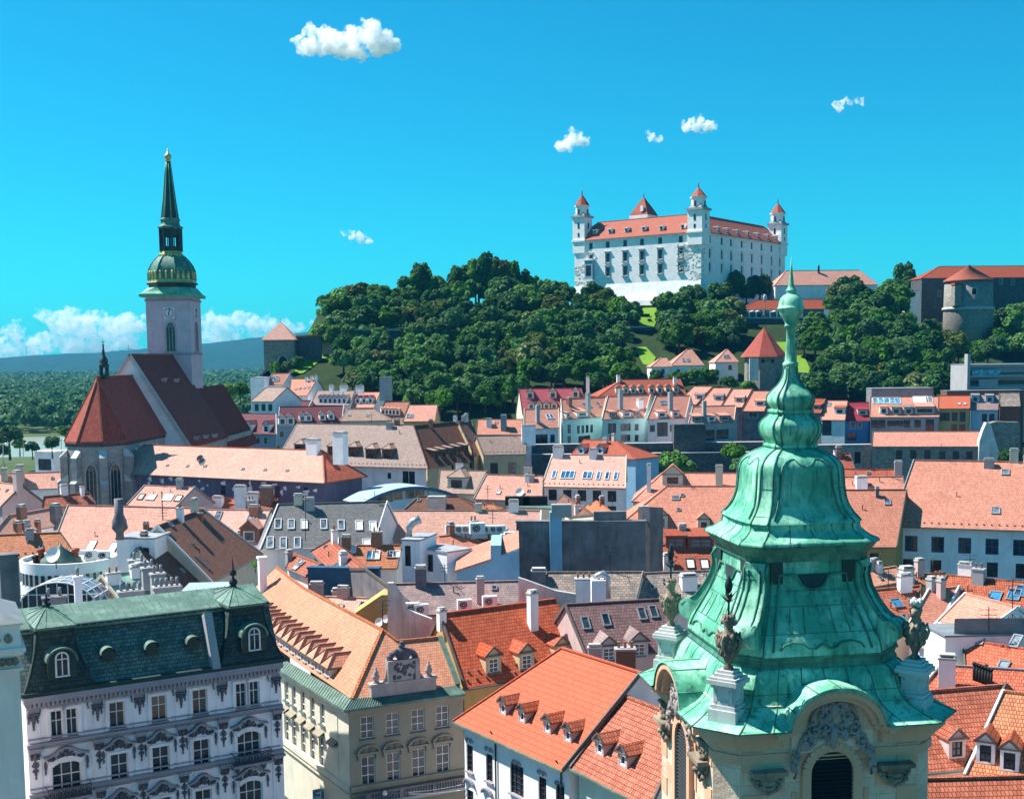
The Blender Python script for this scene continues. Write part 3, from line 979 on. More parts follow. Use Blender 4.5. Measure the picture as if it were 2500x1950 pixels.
for k in range(8):
    prof = [(916, 143), (880, 143), (850, 139), (815, 126), (785, 106), (762, 86), (746, 70)]
    path = [oct_ring(h * sc_, ctz(y))[k] for y, h in prof]
    rb_m = MB(); rb_m.tube(path, .16, 6); part(rb_m, 'dome_rib', 'copperdark', cath, dome)
    for e in (.17, .5, .83):
        a, b = oct_ring(142 * sc_, ctz(905))[k], oct_ring(142 * sc_, ctz(905))[(k + 1) % 8]
        q = a.lerp(b, e)
        dm.obox(q + Z * .5, X, Y, Z, .28, .28, .7, 0); dm.lathe(q + Z * 1.2, [(0, .22), (.5, .3), (.9, .05)], 6, 0)
        a, b = oct_ring(74 * sc_, ctz(756))[k], oct_ring(74 * sc_, ctz(756))[(k + 1) % 8]
        dm.obox(a.lerp(b, e) - Z * .3, X, Y, Z, .2, .2, .7, 0)
part(dm, 'gilded_crockets', 'gold', cath, dome)
ln = MB()
for k in range(8):
    t = math.pi / 8 + k * math.pi / 4; R = 62 * sc_ / math.cos(math.pi / 8)
    q = Vector((SPX + R * math.cos(t), TY + R * math.sin(t), 0))
    ln.box(q + Z * (ctz(722) + ctz(570)) / 2, (.62, .62, ctz(570) - ctz(722)), 0, t)
for (y0, y1, h) in ((722, 690, 60), (600, 570, 60)):
    ra_, rb_ = oct_ring(h * sc_, ctz(y0)), oct_ring(h * sc_, ctz(y1))
    for k in range(8): ln.face([ra_[k], ra_[(k + 1) % 8], rb_[(k + 1) % 8], rb_[k]], 0)
    ln.face(rb_, 0)
rr_ = [oct_ring(57 * sc_, ctz(y)) for y in (690, 600)]
for k in range(8):
    for e in (.36, .64):
        a, b = rr_[0][k].lerp(rr_[0][(k + 1) % 8], e), rr_[1][k].lerp(rr_[1][(k + 1) % 8], e)
        ln.bar(a, b, .16, .16, 0)
    a, b = rr_[1][k] - Z * .5, rr_[1][(k + 1) % 8] - Z * .5
    ln.bar(a, b, .2, .9, 0)
part(ln, 'lantern', 'copperblack', cath)
stack([(575, 62), (566, 76), (558, 76), (548, 58), (522, 54), (516, 60), (508, 60), (500, 52)], 'copperdark', 'spire_base')
sp = stack([(505, 52), (400, 40), (300, 30), (200, 21), (120, 13)], 'copperblack', 'spire')
tp = MB()
tp.lathe((SPX, TY, ctz(122)), [(0, .75), (.35, .85), (.5, .5), (.9, .95), (1.5, 1.0), (2.0, .6), (2.3, .25), (3.4, .12), (3.5, .02)], 12)
part(tp, 'spire_ball', 'gold', cath, sp)
em = MB()
for k in range(8):
    em.tube([oct_ring(h * sc_ * 1.0, ctz(y))[k] for y, h in ((505, 52), (400, 40), (300, 30), (200, 21), (120, 13))], .13, 5)
part(em, 'spire_ridge', 'copper', cath, sp)
# ridge turret on the chancel
bx, by = AX + .6, AY + 3
bt = MB(); q0 = zpix(px('E', 660, 190), by)
uz = 275 / 3000 / 2.73
def tz_(y): return zpix(px('A', 660, y), by)
for k in range(4):
    t = math.pi / 4 + k * math.pi / 2
    bt.box((bx + .9 * math.cos(t), by + .9 * math.sin(t), (tz_(1570) + tz_(1480)) / 2), (.32, .32, tz_(1480) - tz_(1570)), 0)
bt.lathe((bx, by, 0), [(tz_(1570), .8), (tz_(1550), 1.1), (tz_(1540), .9)], 8)
bt.lathe((bx, by, 0), [(tz_(1495), 1.0), (tz_(1480), 1.25), (tz_(1470), .95), (tz_(1455), 1.0), (tz_(1435), .85), (tz_(1420), .45), (tz_(1405), .4), (tz_(1360), .16), (tz_(1345), .25), (tz_(1335), .1), (tz_(1300), .04)], 8)
bt.bar((bx - .5, by, tz_(1322)), (bx + .5, by, tz_(1322)), .1, .1)
part(bt, 'ridge_turret', 'copperblack', cath)
# ---------------------------------------------------------------- the castle
CC = at(px('C', 1397, 452), 600)
cu = Vector((-.80, .60, 0)); cv = Vector((.60, .80, 0))      # along the lit front (to the left) and along the shaded side
FL, SL = 73.5, 96.0
cz1 = CC.z; zb0 = 62
castle = thing('castle', 'white four towered castle with red tiled roofs on the wooded hill', 'castle', (CC + cu * FL / 2 + cv * SL / 2).xy.to_3d() + Z * zb0)
c0 = Vector((CC.x, CC.y, 0))
Lc, Rc, Bc = c0 + cu * FL, c0 + cv * SL, c0 + cu * FL + cv * SL
fw_, rw_ = Wall(Lc, c0, zb0, cz1), Wall(c0, Rc, zb0, cz1)
fs, rs = [], []
fcols = (662, 774, 890, 1002, 1123, 1260)
for y0, y1, hh in ((540, 508, 3.5), (628, 600, 4.5), (722, 696, 4.5)):
    z = (fw_.hit(px('C', 662, y0))[1] + fw_.hit(px('C', 1260, y1))[1]) / 2
    for x in fcols:
        a = fw_.hit(px('C', x, 600))[0]; fs.append((a, z, 2.3, hh, 'dark'))
rcols = (1455, 1535, 1597, 1668, 1735, 1800, 1866, 1921)
for y0, y1, hh in ((508, 573, 3.5), (598, 655, 4.5), (694, 735, 4.5)):
    z = (rw_.hit(px('C', 1455, y0))[1] + rw_.hit(px('C', 1921, y1))[1]) / 2
    for x in rcols:
        a = rw_.hit(px('C', x, 600))[0]; rs.append((a, z, 2.2, hh, 'dark'))
mb = MB()
for wv, sp_ in ((fw_, fs), (rw_, rs), (Wall(Rc, Bc, zb0, cz1), ()), (Wall(Bc, Lc, zb0, cz1), ())):
    wall_face(mb, wv.A, wv.u, wv.L, zb0, cz1, [(a - b / 2, a + b / 2, c - d / 2, c + d / 2) for a, c, b, d, _ in sp_], wv.n, .7)
    mb.bar(wv.P(0, cz1 - .2, .25), wv.P(wv.L, cz1 - .2, .25), 1.1, .7, 0); mb.bar(wv.P(0, cz1 - 1.0, .1), wv.P(wv.L, cz1 - 1.0, .1), .5, .5, 0)
# battered foot below the front
z1f = fw_.hit(px('C', 1000, 790))[1]
a0, a1 = fw_.P(0, zb0, 3.2), fw_.P(fw_.L, zb0, 3.2)
mb.face([a0, a1, fw_.P(fw_.L, z1f, .02), fw_.P(0, z1f, .02)], 0)
s0, s1 = fw_.hit(px('C', 915, 900))[0], fw_.hit(px('C', 1098, 900))[0]
mb.face([fw_.P(s0, z1f - 9, 4.2), fw_.P(s1, z1f - 9, 4.2), fw_.P(s1, z1f - 6, 2.5), fw_.P(s0, z1f - 6, 2.5)], 0)
mb.face([fw_.P(s0, zb0, 5.2), fw_.P(s1, zb0, 5.2), fw_.P(s1, z1f - 9, 4.2), fw_.P(s0, z1f - 9, 4.2)], 0)
part(mb, 'wall', 'castlewhite', castle)
for wv, sp_ in ((fw_, fs), (rw_, rs)):
    for a, z, b, d, st in sp_:
        wi = window(castle, wv.P(a, z), wv.u, wv.n, b, d, st, .55)
        if d > 4:
            m = MB(); m.bar(wv.P(a - 1.9, z + d / 2 + .8, .35), wv.P(a + 1.9, z + d / 2 + .8, .35), .7, .45); m.bar(wv.P(a - 1.8, z - d / 2 - .4, .35), wv.P(a + 1.8, z - d / 2 - .4, .35), .7, .35)
            m.bar(wv.P(a - 1.35, z - d / 2, .1), wv.P(a - 1.35, z + d / 2 + .7, .1), .35, .25); m.bar(wv.P(a + 1.35, z - d / 2, .1), wv.P(a + 1.35, z + d / 2 + .7, .1), .35, .25)
            part(m, 'window_hood', 'grey' if wv is fw_ else 'castlewhite', castle, wi)
# exposed stone patches at the corner edges and the oriel
m = MB()
rnd = random.Random(3)
for (sa, sb, za, zb_) in ((.2, 6.5, cz1 - 34, cz1 - 12), (FL - 6.5, FL - .2, cz1 - 40, cz1 - 5), (FL - 13, FL - 7, cz1 - 18, cz1 - 5)):
    for k in range(70):
        a = rnd.uniform(sa, sb); z = rnd.uniform(za, zb_); 
        m.obox(fw_.P(a, z, .06), fw_.u, fw_.n, Z, rnd.uniform(.3, 1.0), .07, rnd.uniform(.2, .45), 0)
for k in range(60):
    m.obox(rw_.P(rnd.uniform(.1, 3.5), rnd.uniform(cz1 - 40, cz1 - 8), .06), rw_.u, rw_.n, Z, rnd.uniform(.3, .8), .07, rnd.uniform(.2, .45), 0)
part(m, 'exposed_stonework', 'patch', castle)
a, zo = fw_.hit(px('C', 661, 710))
m = MB(); q = fw_.P(a, zo, 1.0)
m.obox(q, fw_.u, fw_.n, Z, 2.4, 1.2, 5.0, 0); m.obox(q + Z * 5.3, fw_.u, fw_.n, Z, 2.8, 1.6, .4, 1); m.obox(q - Z * 5.3, fw_.u, fw_.n, Z, 2.7, 1.5, .4, 1)
m.obox(q + fw_.n * 1.22 - Z * .2, fw_.u, fw_.n, Z, 1.5, .06, 2.6, 2)
part(m, 'oriel', ['bluegrey', 'castlewhite', 'pane'], castle)
def quadring(inset, z):
    i = inset
    return [c0 + cu * i + cv * i + Z * z, c0 + cu * i + cv * (SL - i) + Z * z, c0 + cu * (FL - i) + cv * (SL - i) + Z * z, c0 + cu * (FL - i) + cv * i + Z * z]
rzc = onplane(px('C', 1300, 338), c0 + cu * 9.0 + cv * 9.0, fw_.n).z
e0, e1, e2 = quadring(-.9, cz1 + .2), quadring(9.0, rzc), quadring(19, cz1 + 1.0)
r = MB()
for k in range(4):
    j = (k + 1) % 4
    r.slab([e0[k], e0[j], e1[j], e1[k]], [(0, 1, 2, 3)], .4, 0); r.slab([e1[k], e1[j], e2[j], e2[k]], [(0, 1, 2, 3)], .4, 0)
    r.bar(e1[k], e1[j], .6, .4, 0); r.bar(e0[k], e1[k], .6, .4, 0)
cr = part(r, 'roof', 'castlered', castle)
def cdormer(p, wv, E):
    N = (wv.n * (rzc - cz1) + Z * 9.9).normalized()
    q = onplane(p, E, N); m = MB(); bk = -wv.n
    m.obox(q + Z * .8 + bk * .4, wv.u, wv.n, Z, 1.0, 1.1, .9, 0); m.obox(q + Z * .7 + wv.n * .75, wv.u, wv.n, Z, .6, .06, .65, 1)
    m.obox(q + Z * 1.85 + bk * .5, wv.u, wv.n, Z, 1.4, 1.6, .16, 0)
    part(m, 'dormer', ['castlewhite', 'pane'], castle, cr)
for x, y in ((693, 465), (793, 460), (903, 452), (1018, 445), (1135, 440), (1278, 430)): cdormer(px('C', x, y), fw_, e0[0])
for x, y in ((1508, 445), (1570, 455), (1638, 465), (1705, 475), (1773, 485), (1838, 495), (1895, 503)): cdormer(px('C', x, y), rw_, e0[0])
def ctower(P, s, ztop_, zcone, ztip, so, name='corner_tower', base=True):
    m = MB(); P = Vector((P.x, P.y, 0)); zb_ = cz1 - 6
    m.obox(P + Z * (zb_ + ztop_) / 2, cu, cv, Z, s / 2, s / 2, (ztop_ - zb_) / 2, 0)
    m.obox(P + Z * (cz1 + .2), cu, cv, Z, s / 2 + .5, s / 2 + .5, .45, 0)
    m.obox(P + Z * (ztop_ - .3), cu, cv, Z, s / 2 + .7, s / 2 + .7, .5, 2)
    th0 = math.atan2(cu.y, cu.x)
    m.lathe(P, [(ztop_, s * .66), (ztop_ + 1.8, s * .5), (ztop_ + 2.2, so)], 4, 2, False, th0 + math.pi / 4)
    m.lathe(P, [(ztop_ + 1.2, so), (zcone - .8, so), (zcone - .6, so * 1.16), (zcone, so * 1.2)], 8, 0, False, th0 + math.pi / 8)
    for d, q in ((fw_.n, cu), (rw_.n, cv)):
        m.obox(P + d * (s / 2 + .03) + Z * (cz1 + (ztop_ - cz1) * .62), q, d, Z, .55, .08, 1.5, 1)
        m.obox(P + d * (s / 2 + .03) + Z * (cz1 + (ztop_ - cz1) * .25), q, d, Z, .5, .08, 1.0, 1)
        m.obox(P + d * (so + .02) + Z * (zcone - 3.4), q, d, Z, .55, .1, 1.3, 1)
    t = part(m, name, ['castlewhite', 'pane', 'grey'], castle)
    rr = MB(); rr.lathe(P, [(zcone, so * 1.16), (zcone + (ztip - zcone) * .12, so * .98), (ztip - 1.5, .25), (ztip + .6, .05)], 8, 0, False, th0 + math.pi / 8)
    rr.lathe(P, [(ztip - 1.6, .35), (ztip + 1.8, .06)], 6, 1)
    part(rr, 'tower_roof', ['castlered', 'lead'], castle, t)
def Zc(x, y, D): return at(px('C', x, y), D).z
def yd(P): return P.y
s_ = 7.9
Pn = c0 + cu * s_ * .38 + cv * s_ * .38
ctower(Pn, s_, Zc(1380, 300, Pn.y), Zc(1380, 222, Pn.y), Zc(1380, 135, Pn.y), 3.55)
Pl = c0 + cu * (FL - s_ * .38) + cv * s_ * .38
ctower(Pl, s_ * .92, Zc(630, 352, Pl.y), Zc(630, 280, Pl.y), Zc(632, 185, Pl.y), 3.45)
Pr = c0 + cu * s_ * .38 + cv * (SL - s_ * .38)
ctower(Pr, s_ * .98, Zc(1925, 400, Pr.y), Zc(1925, 330, Pr.y), Zc(1925, 243, Pr.y), 3.7)
Pb = c0 + cu * (FL - s_ * .6) + cv * (SL - s_ * .6)
k_ = at(px('C', 1015, 345), Pb.y)
Pb = Vector((k_.x, Pb.y, 0))
m = MB(); zt_ = Zc(1015, 348, Pb.y)
m.obox(Pb + Z * (zt_ + cz1) / 2, cu, cv, Z, 6, 6, (zt_ - cz1) / 2, 0)
t = part(m, 'crown_tower', 'castlewhite', castle)
rr = MB(); zi = Zc(1015, 222, Pb.y)
th0 = math.atan2(cu.y, cu.x)
rr.lathe(Pb, [(zt_, 8.4), (zt_ + 2, 7.2), (zi, .3)], 4, 0, False, th0 + math.pi / 4); rr.lathe(Pb, [(zi - 1, .4), (zi + 4, .05)], 6, 1)
rr.obox(Pb + fw_.n * 5 + cu * -2 + Z * (zt_ + 3.6), cu, cv, Z, .8, .8, 1.6, 2)
part(rr, 'tower_roof', ['castlered', 'lead', 'castlewhite'], castle, t)
# ---------------------------------------------------------------- the copper roofed town tower in front
TD = 60.0
def axp(y):            # pixel on the tower's axis at photograph row y (L-crop rows for y given in L units)
    return (1927 - (y - 1266) * .009, y)
_a = at(axp(1600), TD)
TO = Vector((_a.x, _a.y, 0))
HW_ = [(-2000, 10), (-1250, 45), (-1000, 155), (-960, 140), (-800, 204), (-720, 165), (-560, 345), (-400, 360), (-230, 465), (-100, 580), (0, 500), (300, 575), (640, 720), (720, 690), (900, 790), (1100, 965), (1180, 1060), (1240, 870), (3000, 870)]
def Lz(y):                                              # height of a row of crop L on the near side of the tower
    h = float(np.interp(y, [a for a, b in HW_], [b for a, b in HW_]))
    k = float(np.interp(y, [-2000, -420, -300, 150, 700, 1100, 1200], [.5, .5, .28, .28, .6, .78, .8]))
    return at(axp(1350 + y / 2.73), TD - k * h * TD / 3000 / 2.73).z
def Hz(y): return Lz(y - 1228.5)
def Dz(y): return Lz(y - 2184)
SP = TD / 3000 / 2.73                                   # metres per crop pixel
PHI = math.radians(8.7)
tower = thing('town_hall_tower', 'stone tower with a bulbous green copper roof and thin spike in the foreground', 'tower', TO)
def frame(k):
    t = PHI + k * math.pi / 2
    return Vector((math.cos(t), math.sin(t), 0)), Vector((math.sin(t), -math.cos(t), 0))
def csq(a, c, z):
    """chamfered square; side k (even) = face, odd = chamfer"""
    out = []
    for k in range(4):
        u, n = frame(k)
        out += [TO + n * a - u * (a - c) + Z * z, TO + n * a + u * (a - c) + Z * z]
    return out
def catmull(pr, sub=4):
    out = []
    for i in range(len(pr) - 1):
        p0, p1, p2, p3 = pr[max(i - 1, 0)], pr[i], pr[i + 1], pr[min(i + 2, len(pr) - 1)]
        for s in range(sub):
            t = s / sub
            out.append(tuple(.5 * (2 * b + (c - a) * t + (2 * a - 5 * b + 4 * c - d) * t * t + (3 * b - a - 3 * c + d) * t ** 3) for a, b, c, d in zip(p0, p1, p2, p3)))
    out.append(tuple(pr[-1]))
    return out
K_ = 1 / 1.23
def shell(name, prof, mat='copperplain', cf=.22, sub=4, seam=.055, hseams=(), vs=0, parent=None, capt=True, raw=False, bulge=0.0, seammat='copperdark', notch=None):
    """loft of chamfered squares through (z, silhouette half width) with standing seams on its edges"""
    pr = catmull(prof, sub) if sub > 1 else list(prof)
    m = MB(); rings = [csq(h * (1 if raw else K_), (cf(z) if callable(cf) else cf) * h * (1 if raw else K_), z) for z, h in pr]
    for k in range(8):
        A = [r_[k] for r_ in rings]; B = [r_[(k + 1) % 8] for r_ in rings]
        if notch and k in (0, 6):
            xs = [None, -2.28, -1.1, 0, 1.1, 2.28, None]
            for j in range(6):
                def col(a, b, x, end): return (a if end == 0 else b) if x is None else a.lerp(b, .5 + x / (b - a).length)
                for (a0, b0), (a1, b1) in zip(zip(A, B), zip(A[1:], B[1:])):
                    if 1 <= j <= 4 and max(a0.z, a1.z) < notch: continue
                    e0, e1 = (0 if j == 0 else 1), (1 if j == 5 else 0)
                    m.face([col(a0, b0, xs[j], e0), col(a0, b0, xs[j + 1], e1), col(a1, b1, xs[j + 1], e1), col(a1, b1, xs[j], e0)])
        elif bulge and k % 2 == 0:
            n = frame(k // 2)[1]
            cols = []
            for e in (0, .17, .34, .5, .66, .83, 1):
                cols.append([a.lerp(b, e) + n * bulge * (b - a).length * 4 * e * (1 - e) for a, b in zip(A, B)])
            m.grid([list(c) for c in zip(*cols)], 0, False, True)
        else:
            m.grid([[a, b] for a, b in zip(A, B)], 0, False, True)
    if capt: m.face(rings[-1] if rings[-1][0].z > rings[0][0].z else rings[0], 0)
    o = part(m, name, mat, tower, parent)
    if seam:
        s = MB()
        for k in range(8): s.tube([r_[k] for r_ in rings], seam, 6)
        for z in hseams:
            r_ = min(rings, key=lambda q: abs(q[0].z - z))
            for k in range(8):
                if not (notch and z < notch and k % 2 == 0): s.bar(r_[k], r_[(k + 1) % 8], .035, .035)
        if vs:
            for k in range(0, 8, 2):
                for e in range(1, vs):
                    pth = [r_[k].lerp(r_[k + 1], e / vs) for r_ in rings]
                    if notch and 1 < e < vs - 1: pth = [q for q in pth if q.z > notch]
                    s.tube(pth, .028, 5)
        part(s, 'standing_seam', seammat, tower, o)
    return o, pr
def surf_at(pr, z, k, s, cf=.22, raw=False, out=0.0):
    """point on face k at height z and sideways fraction s (-1..1)"""
    for (z0, h0), (z1, h1) in zip(pr, pr[1:]):
        if min(z0, z1) <= z <= max(z0, z1):
            h = h0 + (h1 - h0) * (z - z0) / ((z1 - z0) or 1); break
    else: h = pr[-1][1]
    h *= 1 if raw else K_
    u, n = frame(k)
    return TO + n * (h + out) + u * (s * h * (1 - (cf if not callable(cf) else cf(z)))) + Z * z
def P2(L_): return [(f(y), h * SP) for f, y, h in L_]
# spike, ball, shaft (round)
m = MB()
prof = [(210, 1), (300, 8), (400, 19), (424, 28), (432, 36), (440, 36), (446, 28), (458, 34), (466, 52), (485, 68), (505, 77), (530, 82), (545, 84), (550, 90), (558, 90), (562, 82), (590, 74), (615, 60), (640, 42), (660, 36), (664, 42), (676, 42), (682, 30), (760, 29), (840, 33), (905, 38), (916, 48), (922, 52), (940, 50), (948, 40)]
prof = [(Dz(y), max(h, .8) * SP) for y, h in prof][::-1]
m.lathe(TO, prof, 24)
part(m, 'finial_shaft', 'copperplain', tower)
# bulbs
DL = lambda q: [(Dz(y), h * SP) for y, h in q]
HL = lambda q: [(Hz(y), h * SP) for y, h in q]
LL = lambda q: [(Lz(y), h * SP) for y, h in q]
shell('upper_bulb', DL([(945, 42), (1000, 48), (1045, 68), (1085, 100), (1120, 138), (1150, 155), (1180, 155), (1208, 140), (1228, 128)]), bulge=.04)
shell('upper_ring', DL([(1226, 138), (1234, 150), (1246, 152), (1256, 144), (1262, 136)]), sub=2, seam=.03)
shell('lower_bulb', DL([(1260, 140), (1280, 156), (1305, 185), (1335, 203), (1370, 204), (1405, 192), (1435, 172), (1458, 160)]), bulge=.04)
shell('lower_ring', DL([(1456, 168), (1464, 178), (1476, 180), (1486, 172), (1492, 160)]), sub=2, seam=.03)
bell_prof = HL([(532, 172), (545, 205), (565, 250), (590, 292), (625, 326), (670, 345), (730, 351), (790, 356), (850, 366), (900, 385), (945, 415), (985, 452), (1002, 465)])
bell, bpr = shell('bell_roof', bell_prof, hseams=[Hz(790), Hz(960)], bulge=.03)
m = MB()
for k in range(4):
    for s_ in (-1, 1):
        path = [surf_at(bpr, Hz(y), k, s_ * s, out=.06) for y, s in ((975, .86), (900, .84), (800, .80), (700, .78), (640, .74), (610, .64), (596, .5), (594, .38), (608, .3), (628, .2), (640, .1), (643, 0))]
        m.tube(path, .05, 6)
    for e in (-.3, .3): m.tube([surf_at(bpr, Hz(y), k, e, out=.03) for y in (975, 900, 800, 700, 650)], .022, 5)
part(m, 'panel_moulding', 'copperdark', tower, bell)
# cornice below the bell
shell('upper_cornice', HL([(998, 462), (1012, 455), (1050, 462), (1062, 478), (1075, 492), (1098, 530), (1112, 568), (1122, 582), (1134, 582)]), sub=1, seam=.04, vs=4, cf=.24)
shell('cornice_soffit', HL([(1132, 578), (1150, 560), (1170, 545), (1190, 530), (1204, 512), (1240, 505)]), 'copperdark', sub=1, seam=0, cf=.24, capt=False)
# concave stage
conc_prof = LL([(0, 486), (60, 490), (120, 497), (200, 522), (300, 572), (400, 622), (480, 668), (540, 700), (600, 716), (640, 722)])
cfc = lambda z: .33
conc, cpr = shell('concave_roof', conc_prof, 'copperplain', cf=.33, hseams=[Lz(310), Lz(480), Lz(200)], seam=.04)
m = MB()
for k in range(4):
    for s_ in (-1, 1):
        m.tube([surf_at(cpr, Lz(y), k, s_ * s, .33, out=.05) for y, s in ((600, .84), (480, .84), (300, .84), (150, .84), (95, .84))], .05, 6)
        m.tube([surf_at(cpr, Lz(y), k, s_ * s, .33, out=.05) for y, s in ((95, .84), (95, .42), (120, .36), (160, .28), (185, .15), (192, 0))], .06, 6)
        m.tube([surf_at(cpr, Lz(y), k, s_ * s, .33, out=.05) for y, s in ((590, .72), (555, .66), (535, .52), (545, .34), (580, .22), (585, .12), (560, .03), (552, 0))], .045, 6)
        for e in (.28, .56): m.tube([surf_at(cpr, Lz(y), k, s_ * e, .33, out=.02) for y in (480, 400, 310)], .02, 5)
part(m, 'panel_moulding', 'copperdark', tower, conc)
m = MB()
for k in range(4):
    u, n = frame(k)
    # dark worn dentil band and black patches of bare metal under the cornice
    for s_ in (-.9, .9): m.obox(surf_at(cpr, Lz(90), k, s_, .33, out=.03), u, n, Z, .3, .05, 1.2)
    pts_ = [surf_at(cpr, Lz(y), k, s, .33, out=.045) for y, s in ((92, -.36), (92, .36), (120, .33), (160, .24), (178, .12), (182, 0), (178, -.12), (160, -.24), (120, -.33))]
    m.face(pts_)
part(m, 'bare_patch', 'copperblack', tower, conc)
# scroll ribs on the chamfers
def cdir(k):
    t = PHI + k * math.pi / 2 + math.pi / 4
    return Vector((math.cos(t), math.sin(t), 0)), Vector((math.sin(t), -math.cos(t), 0))
for k in range(4):
    u, n = cdir(k)
    m = MB(); A = []
    for y, h, dp in ((15, 486, .25), (60, 490, .5), (120, 497, .38), (200, 522, .34), (300, 572, .38), (380, 612, .5), (430, 640, .75), (470, 662, .95)):
        a = h * K_ * SP; r0 = (2 * a - .33 * a) / math.sqrt(2)
        wd = .33 * a * math.sqrt(2) / 2 * .78
        A.append((TO + n * r0 + Z * Lz(y), wd, dp))
    rg = [[p - u * w - n * .3, p - u * w + n * d, p + u * w + n * d, p + u * w - n * .3] for p, w, d in A]
    for i in range(4): m.grid([[r_[i], r_[(i + 1) % 4]] for r_ in rg], 0, False, True)
    p, wd, d = A[-1]
    vc = p + n * .55 - Z * .15; vr = .54
    ring = []
    for s_ in (-1, 1):
        ring.append([vc + u * s_ * wd * 1.05 + (n * math.cos(t) + Z * math.sin(t)) * vr for t in [2 * math.pi * q / 20 for q in range(20)]])
    m.grid(ring, 0, True, True, (True, True))
    # caps under the cornice
    p, wd, d = A[0]
    m.obox(p + n * .12 - Z * .2, u, n, Z, wd * .95, .38, .2)
    o = part(m, 'scroll_rib', 'copperplain', tower)
    s = MB()
    for s_ in (-1, 1):
        sp_ = []
        for q in range(40):
            t = q / 39 * 5 * math.pi; rr = vr * (1 - q / 44)
            sp_.append(vc + u * s_ * (wd * 1.05 + .03) + (n * math.cos(-t + 1.8) + Z * math.sin(-t + 1.8)) * rr)
        s.tube(sp_, .055, 6)
        s.tube([r_[1 if s_ < 0 else 2] for r_ in rg], .06, 6)
        s.tube([p + u * s_ * w * .55 + n * (d + .03) for p, w, d in A[1:]], .05, 6)
    s.tube([A[2][0] + n * (A[2][2] + .04) + u * A[2][1] * .5 * math.cos(t) + Z * (.45 * math.sin(t) - .5) for t in [math.pi + math.pi * q / 10 for q in range(11)]], .05, 6)
    part(s, 'scroll_moulding', 'copperdark', tower, o)
shell('middle_cornice', LL([(632, 700), (640, 722), (652, 724), (660, 708), (690, 700), (705, 712), (716, 716), (724, 700)]), 'copperdark', sub=1, seam=.03, cf=.30)
sk_prof = LL([(716, 690), (735, 722), (765, 745), (810, 768), (870, 788), (930, 806), (990, 838), (1050, 895), (1100, 965), (1140, 1035), (1160, 1075)])
skirt, spr = shell('skirt_roof', sk_prof, 'copperplain', cf=.26, vs=6, hseams=[Lz(900), Lz(1090)], seam=.045, capt=False, notch=Lz(1050))
shell('eaves_board', LL([(1158, 1078), (1172, 1078), (1180, 1040), (1182, 900)]), 'copperdark', sub=1, seam=0, cf=.26, capt=False, notch=1e9)
# body
ab = 5.27; cbf = .18
ze = Lz(1182)
m = MB()
rings = [csq(ab, ab * cbf, z) for z in (0, ze + .2)]
m.grid(rings, 0, True, False)
m.face(csq(ab * .96, ab * cbf, ze + .9))
part(m, 'wall', 'ashlar', tower)
def band(z0, z1, out, mat, name, th_=tower):
    m = MB(); i, o = csq(ab, ab * cbf, z0), csq(ab + out, ab * cbf, z0)
    o2, i2 = csq(ab + out, ab * cbf, z1), csq(ab, ab * cbf, z1)
    m.grid([i, o, o2, i2], 0, True, False)
    return part(m, name, mat, th_)
def broken_band(z0, z1, out, mat, name):
    i, o = csq(ab, ab * cbf, 0), csq(ab + out, ab * cbf, 0)
    for k in range(8):
        a, b, c, d = i[k], i[(k + 1) % 8], o[(k + 1) % 8], o[k]
        runs = [(0, 1)] if k % 2 or k in (2, 4) else [(0, .235), (.765, 1)]
        for e0, e1 in runs:
            m = MB(); q = [a.lerp(b, e0), a.lerp(b, e1), d.lerp(c, e1), d.lerp(c, e0)]
            lo, hi = [p + Z * z0 for p in q], [p + Z * z1 for p in q]
            m.face(hi); m.face(lo[::-1])
            for j in range(4): m.face([lo[j], lo[(j + 1) % 4], hi[(j + 1) % 4], hi[j]])
            part(m, name, mat, tower)
broken_band(ze - .45, ze + .05, .55, 'sandstone', 'cornice'); broken_band(ze - .95, ze - .42, .22, 'sandstone', 'cornice'); band(Lz(1365), Lz(1305), .10, 'sandstone', 'string_course')
def relief(O, u, n, items, r=.06, n_=6, mat=0, m=None):
    m = m or MB()
    for it in items:
        m.tube([O + u * x + Z * z + n * (d if len(q) > 2 else .08) for q in it for x, z, d in [(q + (.08,))[:3]]], r, n_, mat)
    return m
def scroll(cx, cz, r, a0, turns, d=1, k=14):
    return [(cx + r * (1 - i / (k + 2)) * math.cos(a0 + d * turns * 2 * math.pi * i / k), cz + r * (1 - i / (k + 2)) * math.sin(a0 + d * turns * 2 * math.pi * i / k), .1 + .1 * i / k) for i in range(k + 1)]
